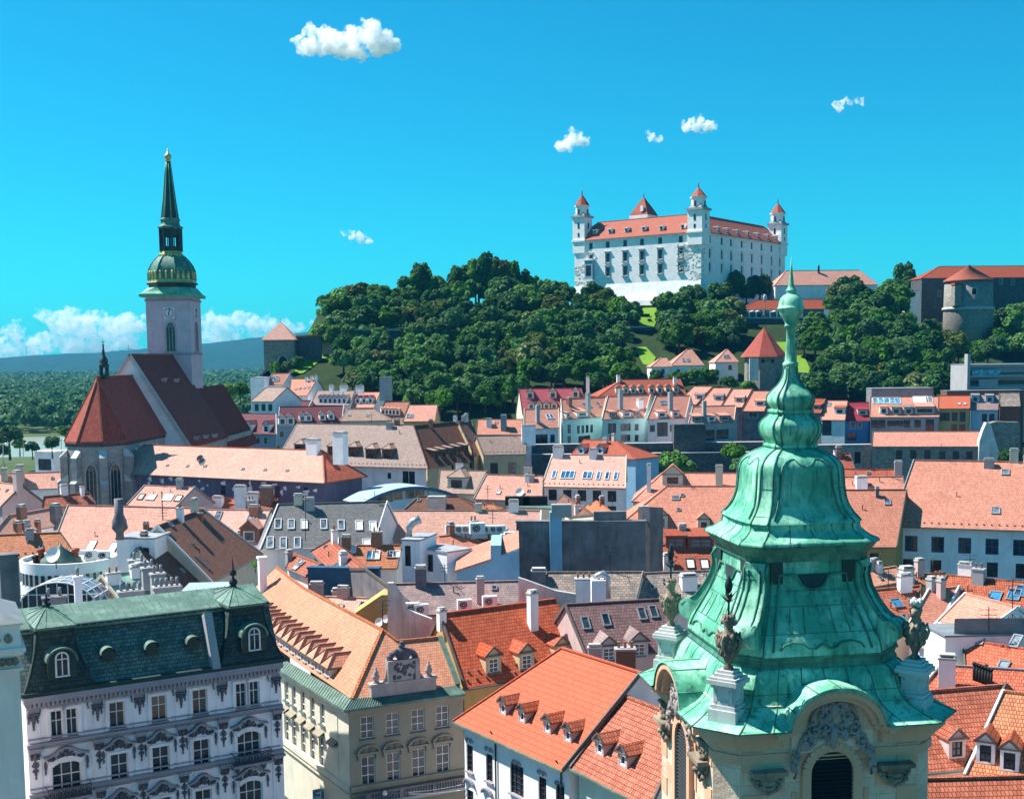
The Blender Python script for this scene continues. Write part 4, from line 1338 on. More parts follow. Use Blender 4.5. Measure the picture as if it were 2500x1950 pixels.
for k in range(4):
    u, n = frame(k)
    e = TO + n * ab
    # louvred belfry window
    wz1 = Lz(1270) - .05; wz0 = wz1 - 4.6; ww = 2.45
    o = arch(ww, wz1 - wz0, 'round', 14)
    P = lambda x, z, d: e + u * x + Z * (wz0 + z) + n * d
    m = MB()
    m.face([P(x, z, .02) for x, z in o], 1)
    for i in range(24):
        z = .12 + i * .19
        hw_ = ww / 2 - .05 if z < wz1 - wz0 - ww / 2 else math.sqrt(max(0, (ww / 2) ** 2 - (z - (wz1 - wz0 - ww / 2)) ** 2)) - .05
        if hw_ > .1: m.obox(P(0, z, .08), u, (n - Z * .6).normalized(), (Z + n * .6).normalized(), hw_, .1, .015, 2)
    for (a, b), (c, d) in zip(o, o[1:]): m.bar(P(a, b, .12), P(c, d, .12), .42, .3, 0, up=n)
    part(m, 'belfry_window', ['sandstone', 'black', 'iron'], tower)
    if k in (0, 3):
        # painted quoins: pale and sandstone blocks
        q = MB()
        for s_ in (-1, 1):
            for x, w_ in ((3.72, .5), (2.62, .42), (1.75, .12)):
                for i in range(5):
                    if (i + (1 if x == 2.62 else 0)) % 2 == 0: q.obox(e + u * s_ * x + Z * (ze - 1.55 - i * 1.0) + n * .02, u, n, Z, w_, .03, .46)
        part(q, 'quoin', 'sandstone', tower)
        # broken arch over the window, its vault and carved crest
        az = Lz(1185); R1 = 2.32; RH = 1.92
        ell = [(R1 * math.cos(t), RH * math.sin(t)) for t in [math.pi * (1 - i / 20) for i in range(21)]]
        pr_ = [(-R1 - .75, -.05), (-R1 - .25, .06)] + ell[1:-1] + [(R1 + .25, .06), (R1 + .75, -.05)]
        v = MB()
        n0, n1 = 6.28 - ab, 3.6 - ab
        Q = lambda x, z, d: e + u * x + Z * (az + z) + n * d
        v.grid([[Q(x, z + .06, n0) for x, z in pr_], [Q(x, z + .06, n1) for x, z in pr_]], 0, False, True)
        v.grid([[Q(x, z + .06, n0) for x, z in pr_], [Q(x * .97, z * .96 - .02, n0) for x, z in pr_]], 0, False, True)
        vo = part(v, 'arch_roof', 'copperplain', tower)
        sm = MB()
        for i in (4, 8, 11, 14, 18): sm.tube([Q(pr_[i][0], pr_[i][1] + .07, n0), Q(pr_[i][0], pr_[i][1] + .07, n1)], .03, 5)
        part(sm, 'standing_seam', 'copperdark', tower, vo)
        mm = MB()
        for sc1, dep, bwid in ((.93, n0 - .12, .3), (.80, n0 - .35, .26)):
            for (a, b), (c, d) in zip(pr_, pr_[1:]): mm.bar(Q(a * sc1, b * sc1 - .12, dep - .2), Q(c * sc1, d * sc1 - .12, dep - .2), bwid, .5, 0, up=n)
        mm.face([Q(x * .84, z * .84 - .1, .22) for x, z in ell] , 1)
        mm.obox(Q(0, -.62, .1), u, n, Z, R1 * .84, .12, .54, 1)
        part(mm, 'arch_moulding', ['sandstone', 'ashlar'], tower)
        O = Q(0, 0, .25)
        items = []
        for s_ in (-1, 1):
            items += [scroll(s_ * .62, .55, .42, 0 if s_ > 0 else math.pi, 1.3, s_), scroll(s_ * .95, -.1, .36, 1.5, 1.2, -s_), scroll(s_ * .38, .0, .3, 3, 1.2, s_), scroll(s_ * 1.35, -.75, .34, 1, 1.3, s_),
                      scroll(s_ * 1.75, -1.25, .26, 2, 1.2, -s_), [(s_ * 1.2, -.2), (s_ * 1.55, -.6), (s_ * 1.75, -1.3), (s_ * 1.95, -1.7)], [(s_ * .2, 1.15), (s_ * .6, 1.05), (s_ * .95, .75), (s_ * 1.15, .3), (s_ * 1.0, -.2)],
                      [(s_ * 1.9, -1.6), (s_ * 1.75, -2.0), (s_ * 1.85, -2.3)], scroll(s_ * .3, 1.0, .25, 0, 1.2, -s_), [(s_ * .1, -.3), (s_ * .5, -.55), (s_ * 1.0, -.5), (s_ * 1.3, -.3)]]
        rm_ = relief(O, u, n, items, .075)
        rnd = random.Random(11 + k)
        for i in range(46):
            s_ = rnd.choice((-1, 1)); t = rnd.random()
            x = s_ * (rnd.uniform(0, 1.0) if t < .55 else rnd.uniform(1.0, 2.0)); z = rnd.uniform(-.7, 1.2) if abs(x) < 1.0 else -(abs(x) - 1.0) * 1.8 + rnd.uniform(-.4, .3)
            rm_.blob(O + u * x + Z * z + n * .1, (.13, .13, .2), 0, 6, 4, .4, i)
        rm_.blob(O + Z * .75 + n * .1, (.24, .2, .4), 0, 8, 5, .1); rm_.blob(O - Z * .45 + n * .1, (.2, .2, .55), 0, 8, 5, .2)
        part(rm_, 'carved_crest', 'crest', tower)
        # bracket capitals on either side of the window
        for s_ in (-1, 1):
            O2 = e + u * s_ * 3.05 + Z * Lz(1480)
            br = MB(); br.obox(O2 + Z * .42 + n * .25, u, n, Z, .82, .35, .1); br.obox(O2 + Z * .28 + n * .15, u, n, Z, .68, .25, .08)
            its = [scroll(-.55, .1, .24, 1.5, 1.3, 1), scroll(.55, .1, .24, 1.5, 1.3, -1), [(-.4, .1, .25), (-.2, .2, .35), (.2, .2, .35), (.4, .1, .25)], [(-.55, -.1, .2), (-.4, -.4, .25), (0, -.62, .2), (.4, -.4, .25), (.55, -.1, .2)], [(-.3, -.1, .3), (-.15, -.3, .35), (.15, -.3, .35), (.3, -.1, .3)]]
            relief(O2, u, n, its, .085, m=br)
            for i in range(6): br.blob(O2 + u * (.22 * (i - 2.5)) - Z * (.15 + .12 * (i % 2)) + n * .2, (.12, .14, .12), 0, 6, 4, .3, i)
            br.blob(O2 + n * .2 - Z * .05, (.4, .25, .2), 0, 8, 5, .1)
            part(br, 'bracket_capital', 'sculpture', tower)
    # pedestal and urn over the chamfer
for k in range(4):
    u, n = cdir(k)
    base = TO + n * (6.3 if k == 0 else 6.6)
    zb_, zt_ = Lz(1085), Lz(730)
    hh = zt_ - zb_
    m = MB()
    for z0_, z1_, w_ in ((-.6, .42, .92), (.42, .62, .80), (.62, hh - .5, .66), (hh - .5, hh - .32, .78), (hh - .32, hh - .12, .98), (hh - .12, hh, .88), (hh, hh + .16, .66), (hh + .16, hh + .3, .52)):
        m.obox(base + Z * (zb_ + (z0_ + z1_) / 2), u, n, Z, w_ * .74, w_ * .74, (z1_ - z0_) / 2)
    for d, t in ((n, u), (-u, n), (u, n)):
        zz = zb_ + (.62 + hh - .5) / 2
        for s_ in (-1, 1):
            m.obox(base + d * .495 + t * s_ * .37 + Z * zz, t, d, Z, .08, .04, (hh - 1.2) / 2); m.obox(base + d * .495 + Z * (zz + s_ * (hh - 1.3) / 2), t, d, Z, .37, .04, .08)
    o = part(m, 'pedestal', 'pedestal', tower)
    c = base + Z * (zt_ + .28)
    m = MB()
    m.lathe(c, [(0, .34), (.12, .36), (.25, .2), (.4, .26), (.62, .42), (1.0, .6), (1.35, .66), (1.6, .6), (1.78, .42), (1.95, .3), (2.15, .34), (2.35, .44), (2.45, .46), (2.5, .3), (2.62, .2)], 14)
    for i in range(26):
        t = 2 * math.pi * i / 9 + .3 * (i // 9)
        zz = (.85, 1.3, 1.6)[i // 9 % 3]; rr = (.55, .66, .58)[i // 9 % 3]
        m.blob(c + (u * math.cos(t) + n * math.sin(t)) * rr + Z * zz, (.16, .16, .2), 0, 6, 4, .45, i + k)
    for s_ in (-1, 1):
        hp = [(s_ * .5, 1.5), (s_ * .85, 1.75), (s_ * .95, 1.45), (s_ * .8, 1.1), (s_ * .55, .95)]
        m.tube([c + u * x + Z * z for x, z in hp], [.13, .16, .16, .13, .1], 8)
        m.blob(c + u * s_ * .42 + Z * 2.3, (.2, .2, .18), 0, 7, 4, .3, 5)
        m.tube([c + n * x + Z * z for x, z in hp], [.1, .12, .12, .1, .08], 8)
    if k == 0:
        for i in range(9): m.blob(c + (u * math.cos(i * .7) + n * math.sin(i * .7)) * .28 + Z * (2.72 + .06 * (i % 3)), (.22, .22, .16), 1, 7, 4, .3, i)
    else:
        for i in range(10): m.blob(c + (u * math.cos(i * .63) + n * math.sin(i * .63)) * .34 + Z * 2.5, (.13, .13, .16), 0, 6, 4, .3, i)
    for j in range(len(m.v)):
        v = m.v[j]; w_ = v - c; m.v[j] = c + Vector((w_.x * .66, w_.y * .66, w_.z * .96))
    uo = part(m, 'urn', ['sculpture', 'pedestal'], tower, None)
    if k != 0:
        f = MB(); f.tube([c + Z * 2.5, c + Z * 3.2], .05, 6)
        for i in range(8):
            t = math.pi / 4 * i; d = u * math.cos(t) + n * math.sin(t); s = Vector((-d.y, d.x, 0))
            z_ = 3.02 + .16 * (i % 2)
            f.face([c + Z * z_, c + Z * (z_ + .22) + d * .2 + s * .1, c + Z * (z_ + .38 + .1 * (i % 2)) + d * .42, c + Z * (z_ + .22) + d * .2 - s * .1])
        f.lathe(c, [(3.5, .05), (3.62, .14), (3.85, .19), (4.05, .15), (4.25, .05), (4.4, .01)], 10)
        part(f, 'leaf_finial', 'iron', tower, uo)
# corner scroll consoles on the lit side
u, n = frame(3)
for s_ in (-1, 1):
    O2 = TO + n * ab + u * s_ * 3.3 + Z * Lz(1390)
    m = relief(O2, u, n, [scroll(-.28, .35, .34, 1.5, 1.5, 1), scroll(.28, .35, .34, 1.5, 1.5, -1), [(-.3, .1, .3), (0, -.3, .35), (.3, .1, .3)], [(-.4, .7, .3), (.4, .7, .3)]], .12)
    for i in range(9): m.blob(O2 + u * (.16 * (i % 3 - 1)) - Z * (.1 + .2 * (i // 3)) + n * .25, (.16, .2, .16), 0, 6, 4, .3, i)
    part(m, 'scroll_console', 'sculpture', tower)
# ---------------------------------------------------------------- near buildings along the bottom of the view
# stone pier at the left edge
SPD = 84
q = at(px('I', 132, 470), SPD)
pier = thing('stone_building', 'pale stone corner pier with moulded cornice at the left edge', 'building', (q.x - 3, q.y + 3, 0))
su = Vector((.90, .43, 0)); sn = Vector((.43, -.90, 0))
def zp(y): return at(px('I', 135, y), SPD).z
def pz(m, y0, y1, out, mat=0):
    c = Vector((q.x, q.y, 0)) - su * 4 - sn * 4
    m.obox(c + Z * (zp(y0) + zp(y1)) / 2, su, sn, Z, 4 + out, 4 + out, abs(zp(y0) - zp(y1)) / 2, mat)
m = MB(); z_low = 0
c_ = Vector((q.x, q.y, 0)) - su * 4 - sn * 4
m.obox(c_ + Z * zp(640) / 2, su, sn, Z, 3.85, 3.85, zp(640) / 2)
pz(m, 470, 625, 0); part(m, 'wall', 'pierstone', pier)
m = MB(); pz(m, 625, 655, .3); pz(m, 655, 675, .15); pz(m, 760, 775, .12); pz(m, 462, 476, .2); part(m, 'cornice', 'pierstone', pier)
m = MB()
for i in range(14):
    m.blob(Vector((q.x, q.y, 0)) + sn * .02 - su * (.4 + .42 * i) + Z * zp(715), (.25, .25, .3), 0, 6, 4, .3, i)
for i in range(3): m.blob(Vector((q.x, q.y, 0)) + sn * .05 - su * (.8 + .8 * i) + Z * zp(560), (.3, .2, .35), 0, 6, 4, .3, i)
part(m, 'carved_frieze', 'sculpture', pier)
m = MB(); a = [c_ + su * s * 4.25 + sn * t * 4.25 + Z * zp(462) for s, t in ((-1, -1), (1, -1), (1, 1), (-1, 1))]
ap = c_ - su * 1.5 + Z * (zp(462) + 2.7)
for i in range(4): m.face([a[i], a[(i + 1) % 4], ap])
part(m, 'coping_roof', 'lead', pier)
# ---------------------------------------------------------------- lilac town house with the green mansard
E0 = at(px('I', 152, 972), 95); E1 = onz(px('I', 1888, 724), E0.z)
LZ = E0.z
lil = thing('mansard_building', 'ornate lilac grey town house with dark green mansard roof and stucco windows', 'building', ((E0 + E1) / 2 + Vector((-4, 8, 0))).xy.to_3d())
Wf = Wall(E0 - Vector((0, 0, 0)), E1, 0, LZ)
fu, fn = Wf.u, Wf.n
in_ = .65
A0 = Vector((E0.x, E0.y, 0)) - fn * in_ + fu * .3; A1 = Vector((E1.x, E1.y, 0)) - fn * in_ - fu * .3
Wf = Wall(A0, A1, 0, LZ - .5)
DEP = 15
wins = []
def wi(x, y, w, h, st='tee', arch_=False):
    a, z = Wf.hit(px('I', x, y)); wins.append((a, z, w, h, st, arch_))
rows2 = [
    [(378, 1132, 1.05, 2.45), (478, 1119, 1.05, 2.45), (780, 1072, 1.42, 2.4), (1060, 1030, 1.42, 2.4), (1332, 990, 1.42, 2.4), (1607, 953, 1.05, 2.4), (1694, 941, 1.05, 2.4)],
    [(447, 1488, 2.5, 2.9), (797, 1432, 1.6, 2.75), (1073, 1380, 1.6, 2.75), (1345, 1334, 1.6, 2.75), (1660, 1284, 2.3, 2.75)],
    [(470, 1830, 2.5, 2.9), (815, 1770, 1.6, 2.7), (1090, 1722, 1.6, 2.7), (1358, 1668, 1.6, 2.7), (1674, 1612, 2.3, 2.7)]]
for r_ in rows2:
    zs = [Wf.hit(px('I', x, y))[1] for x, y, w, h in r_]; zm = sum(zs) / len(zs)
    for x, y, w, h in r_:
        a = Wf.hit(px('I', x, y))[0]; wins.append((a, zm, w * .91, h * .91, 'tee' if w < 2 else 'big', w > 2))
m = MB()
wall_face(m, Wf.A, fu, Wf.L, 0, LZ - .5, [(a - w / 2, a + w / 2, z - h / 2, z + h / 2) for a, z, w, h, s, r_ in wins], fn, .3)
for P0, P1_ in ((A1, A1 - fn * DEP), (A1 - fn * DEP, A0 - fn * DEP), (A0 - fn * DEP, A0)):
    w_ = Wall(P0, P1_, 0, LZ - .5); wall_face(m, w_.A, w_.u, w_.L, 0, LZ - .5, [], w_.n)
part(m, 'wall', 'lilac', lil)
def hb(m, z, h, out, a0=0, a1=None, mat=0):
    a1 = Wf.L if a1 is None else a1
    m.obox(Wf.P((a0 + a1) / 2, z, out / 2), fu, fn, Z, (a1 - a0) / 2, out / 2, h / 2, mat)
m = MB(); hb(m, LZ - .25, .5, .75, -.25, Wf.L + .25); hb(m, LZ - .65, .3, .5, -.1, Wf.L + .1); hb(m, LZ - 1.0, .22, .25)
for i in range(60): m.obox(Wf.P(.2 + i * (Wf.L - .4) / 59, LZ - .68, .5), fu, fn, Z, .1, .2, .16)
part(m, 'main_cornice', 'trim', lil)
zc2 = (Wf.hit(px('I', 180, 1282))[1] + Wf.hit(px('I', 1870, 1012))[1]) / 2
for z in (zc2, zc2 - 4.05):
    m = MB(); hb(m, z, .25, .42, -.1, Wf.L + .1); hb(m, z - .3, .2, .2); hb(m, z + .45, .12, .15); part(m, 'string_course', 'trim', lil)
for a, z, w, h, s, ar in wins:
    wo = window(lil, Wf.P(a, z), fu, fn, w, h, s, .22)
    m = MB()
    for s_ in (-1, 1): m.obox(Wf.P(a + s_ * (w / 2 + .14), z, .06), fu, fn, Z, .14, .06, h / 2 + .1)
    m.obox(Wf.P(a, z + h / 2 + .12, .07), fu, fn, Z, w / 2 + .28, .07, .12)
    if ar:
        o = [(x, y_) for x, y_ in arch(w + .1, w * .36, 'seg', 8)][1:-1]
        for (p0, p1), (p2, p3) in zip(o, o[1:]): m.bar(Wf.P(a + p0, z + h / 2 - .5 + p1, .1), Wf.P(a + p2, z + h / 2 - .5 + p3, .1), .4, .25, up=fn)
    part(m, 'window_surround', 'whitepaint' if False else 'lilac', lil, wo)
def pediment(a, z, w, k):
    m = MB()
    cv_ = [(-1, 0), (-.72, .06), (-.5, .22), (-.25, .46), (0, .54), (.25, .46), (.5, .22), (.72, .06), (1, 0)]
    for (x0, y0), (x1, y1) in zip(cv_, cv_[1:]): m.bar(Wf.P(a + x0 * w, z + y0 * 1.25, .25), Wf.P(a + x1 * w, z + y1 * 1.25, .25), .16, .5, 0, up=fn)
    its = []
    for s_ in (-1, 1): its += [scroll(s_ * w * .3, -.05, .26, 1.5, 1.2, s_), scroll(s_ * w * .65, -.2, .2, 1.5, 1.1, -s_), [(s_ * w * .85, -.1), (s_ * w * .6, -.38), (s_ * w * .3, -.36)]]
    relief(Wf.P(a, z, .02), fu, fn, its, .07, m=m, mat=1)
    m.blob(Wf.P(a, z + .12, .1), (.26, .2, .34), 1, 8, 5, .15, k)
    for i in range(8): m.blob(Wf.P(a + (i - 3.5) * w * .22, z - .25 + .08 * (i % 2), .06), (.12, .1, .13), 1, 6, 4, .4, i + k)
    for s_ in (-1, 1):
        m.blob(Wf.P(a + s_ * w * .93, z - .7, .08), (.12, .12, .4), 1, 6, 4, .3, k); m.blob(Wf.P(a + s_ * w * .93, z - 1.2, .05), (.08, .08, .3), 1, 6, 4, .3, k)
    part(m, 'pediment', ['trim', 'ornament'], lil)
for i, (a, z, w, h, s, ar) in enumerate(wins):
    if i >= 7: pediment(a, z + h / 2 + (.62 if ar else .78), w / 2 + .62, i)
tops = [((wins[0][0] + wins[1][0]) / 2, 1.7), (wins[2][0], 1.05), (wins[3][0], 1.05), (wins[4][0], 1.05), ((wins[5][0] + wins[6][0]) / 2, 1.7)]
for i, (a, w) in enumerate(tops):
    z = wins[0][1] + 1.62; m = MB(); its = []
    for s_ in (-1, 1): its += [scroll(s_ * w * .55, .0, .2, 1.5, 1.2, -s_), [(s_ * w, -.05), (s_ * w * .7, .12), (s_ * w * .35, .22), (0, .45)], [(s_ * (w + .2), -.7), (s_ * (w + .12), -.3), (s_ * (w + .2), 0)]]
    relief(Wf.P(a, z, .02), fu, fn, its, .065, m=m); m.blob(Wf.P(a, z + .2, .08), (.22, .16, .26), 0, 8, 5, .2, i)
    for k in range(6): m.blob(Wf.P(a + (k - 2.5) * w * .3, z + .02, .06), (.13, .1, .1), 0, 6, 4, .4, k + i)
    part(m, 'window_crest', 'ornament', lil)
for i, (x, y) in enumerate(((235, 1425), (660, 1355), (940, 1303), (1215, 1250), (1487, 1205), (1845, 1140))):
    a, z0_ = Wf.hit(px('I', x, y))
    for lev in (0, 1):
        z = zc2 - .75 - lev * 4.05
        m = MB()
        m.obox(Wf.P(a, z + .42, .3), fu, fn, Z, .55, .3, .09, 0); m.obox(Wf.P(a, z + .22, .2), fu, fn, Z, .42, .2, .1, 0); m.obox(Wf.P(a, z - .15, .14), fu, fn, Z, .34, .14, .3, 1)
        m.blob(Wf.P(a, z - .2, .28), (.2, .18, .3), 1, 7, 5, .2, i)
        for s_ in (-1, 1): m.blob(Wf.P(a + s_ * .3, z - .05, .25), (.13, .15, .2), 1, 6, 4, .2, i)
        relief(Wf.P(a, z - 1.1, .0), fu, fn, [scroll(-.12, .15, .2, 0, 1.1, 1), scroll(.12, .15, .2, 3.1, 1.1, -1), scroll(-.1, -.3, .17, 0, 1.1, 1), scroll(.1, -.3, .17, 3.1, 1.1, -1)], .045, m=m, mat=1)
        for k in range(5): m.blob(Wf.P(a, z - .75 - .3 * k, .08), (.2 - .03 * k, .1, .17), 1, 6, 4, .3, k)
        m.obox(Wf.P(a, zc2 - .15 - lev * 4.05, .18), fu, fn, Z, .5, .18, .3, 0)
        part(m, 'pilaster_capital', ['trim', 'ornament'], lil)
    m = MB(); hb(m, zc2 / 2 + .4, zc2, .07, a - .5, a + .5); hb(m, (zc2 + LZ - 1) / 2, LZ - 1.2 - zc2, .05, a - .5, a + .5); part(m, 'pilaster', 'lilac', lil)
    z = wins[0][1] + .75; m = MB()
    m.obox(Wf.P(a, z + .35, .18), fu, fn, Z, .45, .18, .08, 0); m.blob(Wf.P(a, z, .15), (.24, .16, .3), 0, 7, 5, .25, i)
    for s_ in (-1, 1): m.blob(Wf.P(a + s_ * .32, z + .12, .12), (.14, .14, .2), 0, 6, 4, .2, i); m.blob(Wf.P(a + s_ * .34, z - .25, .08), (.07, .08, .22), 0, 6, 4, .2, i)
    for k in range(3): m.blob(Wf.P(a, z - .4 - .24 * k, .07), (.15 - .03 * k, .09, .15), 0, 6, 4, .3, k)
    m.obox(Wf.P(a, LZ - 1.55, .06), fu, fn, Z, .38, .06, .4, 1)
    part(m, 'stucco_drop', ['ornament', 'trim'], lil)
# balconies with iron railings
for j in (7, 11):
    a, z, w, h = wins[j][:4]; zb_ = z - h / 2 - .1
    m = MB(); m.obox(Wf.P(a, zb_ - .1, .55), fu, fn, Z, 1.75, .55, .1, 0)
    for s_ in (-1, 1): m.blob(Wf.P(a + s_ * 1.2, zb_ - .5, .25), (.2, .3, .4), 1, 7, 5, .2)
    for i in range(7): m.blob(Wf.P(a - 1.5 + i * .5, zb_ - .38, .06), (.2, .12, .2), 1, 6, 4, .4, i)
    bo = part(m, 'balcony', ['trim', 'ornament'], lil)
    rl = MB()
    for zz in (.12, .95): rl.tube([Wf.P(a - 1.7, zb_ + zz, .05), Wf.P(a - 1.7, zb_ + zz, 1.0), Wf.P(a + 1.7, zb_ + zz, 1.0), Wf.P(a + 1.7, zb_ + zz, .05)], .04, 6)
    for i in range(24):
        x = a - 1.65 + i * 3.3 / 23
        rl.tube([Wf.P(x, zb_ + .1, 1.0), Wf.P(x, zb_ + .4, 1.14), Wf.P(x, zb_ + .95, 1.0)], .022, 5)
    for i in range(6): rl.tube([Wf.P(a - 1.4 + i * .56 + .16 * math.cos(t), zb_ + .5 + .2 * math.sin(t), 1.1) for t in [2 * math.pi * q_ / 10 for q_ in range(11)]], .03, 5)
    part(rl, 'railing', 'iron', lil, bo)
# mansard
MP, PP = math.radians(59), math.radians(74)
B0 = Vector((E0.x, E0.y, LZ + .05)) - fn * .75; B1 = Vector((E1.x, E1.y, LZ + .05)) - fn * .75
Nm = Z * math.cos(MP) + fn * math.sin(MP)
t0 = onplane(px('I', 520, 478), B0, Nm); t1 = onplane(px('I', 1400, 375), B0, Nm)
zt = (t0.z + t1.z) / 2; hM = zt - B0.z; ofs = hM / math.tan(MP)
T0, T1 = B0 - fn * ofs + Z * hM, B1 - fn * ofs + Z * hM
m = MB(); m.face([B0, B1, T1, T0], 0)
bk = -fn * (DEP - 1.0)
BB0, BB1 = B0 + bk, B1 + bk
TB0, TB1 = BB0 + fn * ofs + Z * hM, BB1 + fn * ofs + Z * hM
m.face([BB1, BB0, TB0, TB1], 0); m.face([B1, BB1, TB1, T1], 0); m.face([BB0, B0, T0, TB0], 0)
mo = part(m, 'mansard_roof', 'fishscale', lil)
m = MB(); m.bar(B0 + fn * .45 + Z * .12, B1 + fn * .45 + Z * .12, .5, .3); m.bar(T0 + fn * .2, T1 + fn * .2, .5, .35); m.bar(T0 + fn * .1 - Z * .5, T1 + fn * .1 - Z * .5, .25, .6)
part(m, 'roof_gutter', 'copperblack', lil, mo)
Rm0, Rm1 = (T0 + TB0) / 2 + Z * 1.1, (T1 + TB1) / 2 + Z * 1.1
m = MB(); ovh = fn * .55
m.slab([T0 + ovh, T1 + ovh, Rm1, Rm0], [(0, 1, 2, 3)], .18, 0); m.slab([TB1 - ovh, TB0 - ovh, Rm0, Rm1], [(0, 1, 2, 3)], .18, 0)
co_ = part(m, 'copper_roof', 'coppergrey', lil)
m = MB()
for i in range(34):
    e = i / 33; m.bar(T0.lerp(T1, e) + ovh + Z * .04, Rm0.lerp(Rm1, e) + Z * .04, .05, .08)
part(m, 'standing_seam', 'copperdark', lil, co_)
def pavilion(xa, xb, ya, ybm, apx, apy, side):
    p0, p1 = onplane(px('I', *xa), B0, fn), onplane(px('I', *xb), B0, fn)
    a0, a1 = (p0 - B0).dot(fu), (p1 - B0).dot(fu)
    wd = a1 - a0; dp = 9.0
    base = [B0 + fu * a0 + fn * .55, B0 + fu * a1 + fn * .55, B0 + fu * a1 - fn * dp, B0 + fu * a0 - fn * dp]
    for b in base: b.z = LZ + .05
    hp = hM + .35
    io = hp / math.tan(PP)
    m = MB(); rings = []
    for t in range(7):
        e = t / 6; k = io * (1 - (1 - e) ** 1.7)
        rings.append([base[0] + fu * k - fn * k + Z * hp * e, base[1] - fu * k - fn * k + Z * hp * e, base[2] - fu * k + fn * k + Z * hp * e, base[3] + fu * k + fn * k + Z * hp * e])
    for s in range(4): m.grid([[r_[s], r_[(s + 1) % 4]] for r_ in rings], 0, False, True)
    o = part(m, 'pavilion_roof', 'shadeslate', lil)
    s = MB()
    for k in range(4):
        s.tube([r_[k] for r_ in rings], .09, 6); s.bar(rings[0][k] + Z * .1, rings[0][(k + 1) % 4] + Z * .1, .35, .3); s.bar(rings[-1][k], rings[-1][(k + 1) % 4], .4, .35)
    part(s, 'hip_trim', 'copperblack', lil, o)
    c = MB(); tp_ = rings[-1]; ctr = (tp_[0] + tp_[1] + tp_[2] + tp_[3]) / 4
    e_ = [ctr + (p - ctr) * 1.14 + Z * .2 for p in tp_]; ap = ctr + Z * 1.25
    for k in range(4): c.face([e_[k], e_[(k + 1) % 4], ap]); c.face([e_[(k + 1) % 4], e_[k], e_[k] - Z * .2, e_[(k + 1) % 4] - Z * .2])
    cp = part(c, 'pavilion_cap', 'coppergrey', lil)
    s = MB()
    for k in range(4):
        s.bar(e_[k] + Z * .03, ap + Z * .03, .07, .08)
        for f_ in (.25, .5, .75): s.bar(e_[k].lerp(e_[(k + 1) % 4], f_) + Z * .03, ap + Z * .03, .05, .06)
    part(s, 'standing_seam', 'copperdark', lil, cp)
    f = MB(); hs_ = 1.0 if side else .5
    f.lathe(ap - Z * .1, [(0, .3), (.2 * hs_, .25), (.35 * hs_, .4), (.6 * hs_, .35), (.8 * hs_, .12), (1.0 * hs_, .1), (1.1 * hs_, .3), (1.4 * hs_, .32), (1.6 * hs_, .1), (2.3 * hs_, .05), (2.8 * hs_, .01)], 10)
    part(f, 'roof_finial', 'iron', lil, cp)
    # round hooded dormer
    d = base[0].lerp(base[1], .53) + Z * 1.15 - fn * .35
    w_, h_ = 1.5, 2.1
    b = MB(); ol = arch(w_ + .7, h_ + .35, 'round', 12)
    Q = lambda x, z, e: d + fu * x + Z * z + fn * e
    b.face([Q(x, z, .3) for x, z in ol], 0)
    b.grid([[Q(x, z, .3) for x, z in ol], [Q(x, z, -2.0) for x, z in ol]], 0, False, True)
    do = part(b, 'round_dormer', 'copperblack', lil, o)
    hd = MB(); big = [(x * 1.12, z + .06) for x, z in ol[1:-1]]
    hd.grid([[Q(x, z, .55) for x, z in big], [Q(x, z, -2.1) for x, z in big]], 0, False, True); hd.grid([[Q(x, z, .55) for x, z in big], [Q(x * .88, z - .12, .55) for x, z in big]], 0, False, False)
    part(hd, 'dormer_hood', 'coppergrey', lil, do)
    wn = MB(); wo_ = arch(.95, 1.9, 'round', 10)
    wn.face([Q(x, z + .2, .33) for x, z in wo_], 1)
    for (x0, z0_), (x1, z1_) in zip(wo_, wo_[1:]): wn.bar(Q(x0, z0_ + .2, .36), Q(x1, z1_ + .2, .36), .13, .08, 0, up=fn)
    wn.bar(Q(0, .2, .37), Q(0, 2.05, .37), .08, .06, 0, up=fn); wn.bar(Q(-.47, 1.55, .37), Q(.47, 1.55, .37), .08, .06, 0, up=fn); wn.bar(Q(-.55, .18, .4), Q(.55, .18, .4), .1, .2, 0, up=fn)
    part(wn, 'window', ['whitepaint', 'pane'], lil, do)
    return a0, a1
la = pavilion((150, 950), (640, 870), 0, 0, 0, 0, 0)
ra = pavilion((1455, 740), (1885, 680), 0, 0, 0, 0, 1)
# stone strip beside the right pavilion
m = MB(); k0 = B0 + fu * (ra[0] - .35) + fn * .35; m.bar(k0, k0 - fn * ofs * .75 + Z * hM * .97, .7, .9); k0 = B0 + fu * (la[1] - 5.6) ; 
part(m, 'roof_party_wall', 'grey', lil, mo)
for x, y in ((708, 665), (1000, 628), (1272, 592)):
    p = onplane(px('I', x, y), B0, Nm); m = MB()
    dirn = fn
    rr_ = [[p + fu * .55 * math.cos(t) + Z * .55 * math.sin(t) + dirn * e for t in [2 * math.pi * q_ / 14 for q_ in range(14)]] for e in (.75, -.8)]
    m.grid(rr_, 0, True, True, (True, False))
    do = part(m, 'round_dormer', 'copperblack', lil, mo)
    hd = MB(); hd.grid([[p + fu * .62 * math.cos(t) + Z * (.62 * math.sin(t) + .05) + dirn * e for t in [math.pi * q_ / 10 for q_ in range(11)]] for e in (.95, -.9)], 0, False, True)
    part(hd, 'dormer_hood', 'coppergrey', lil, do)
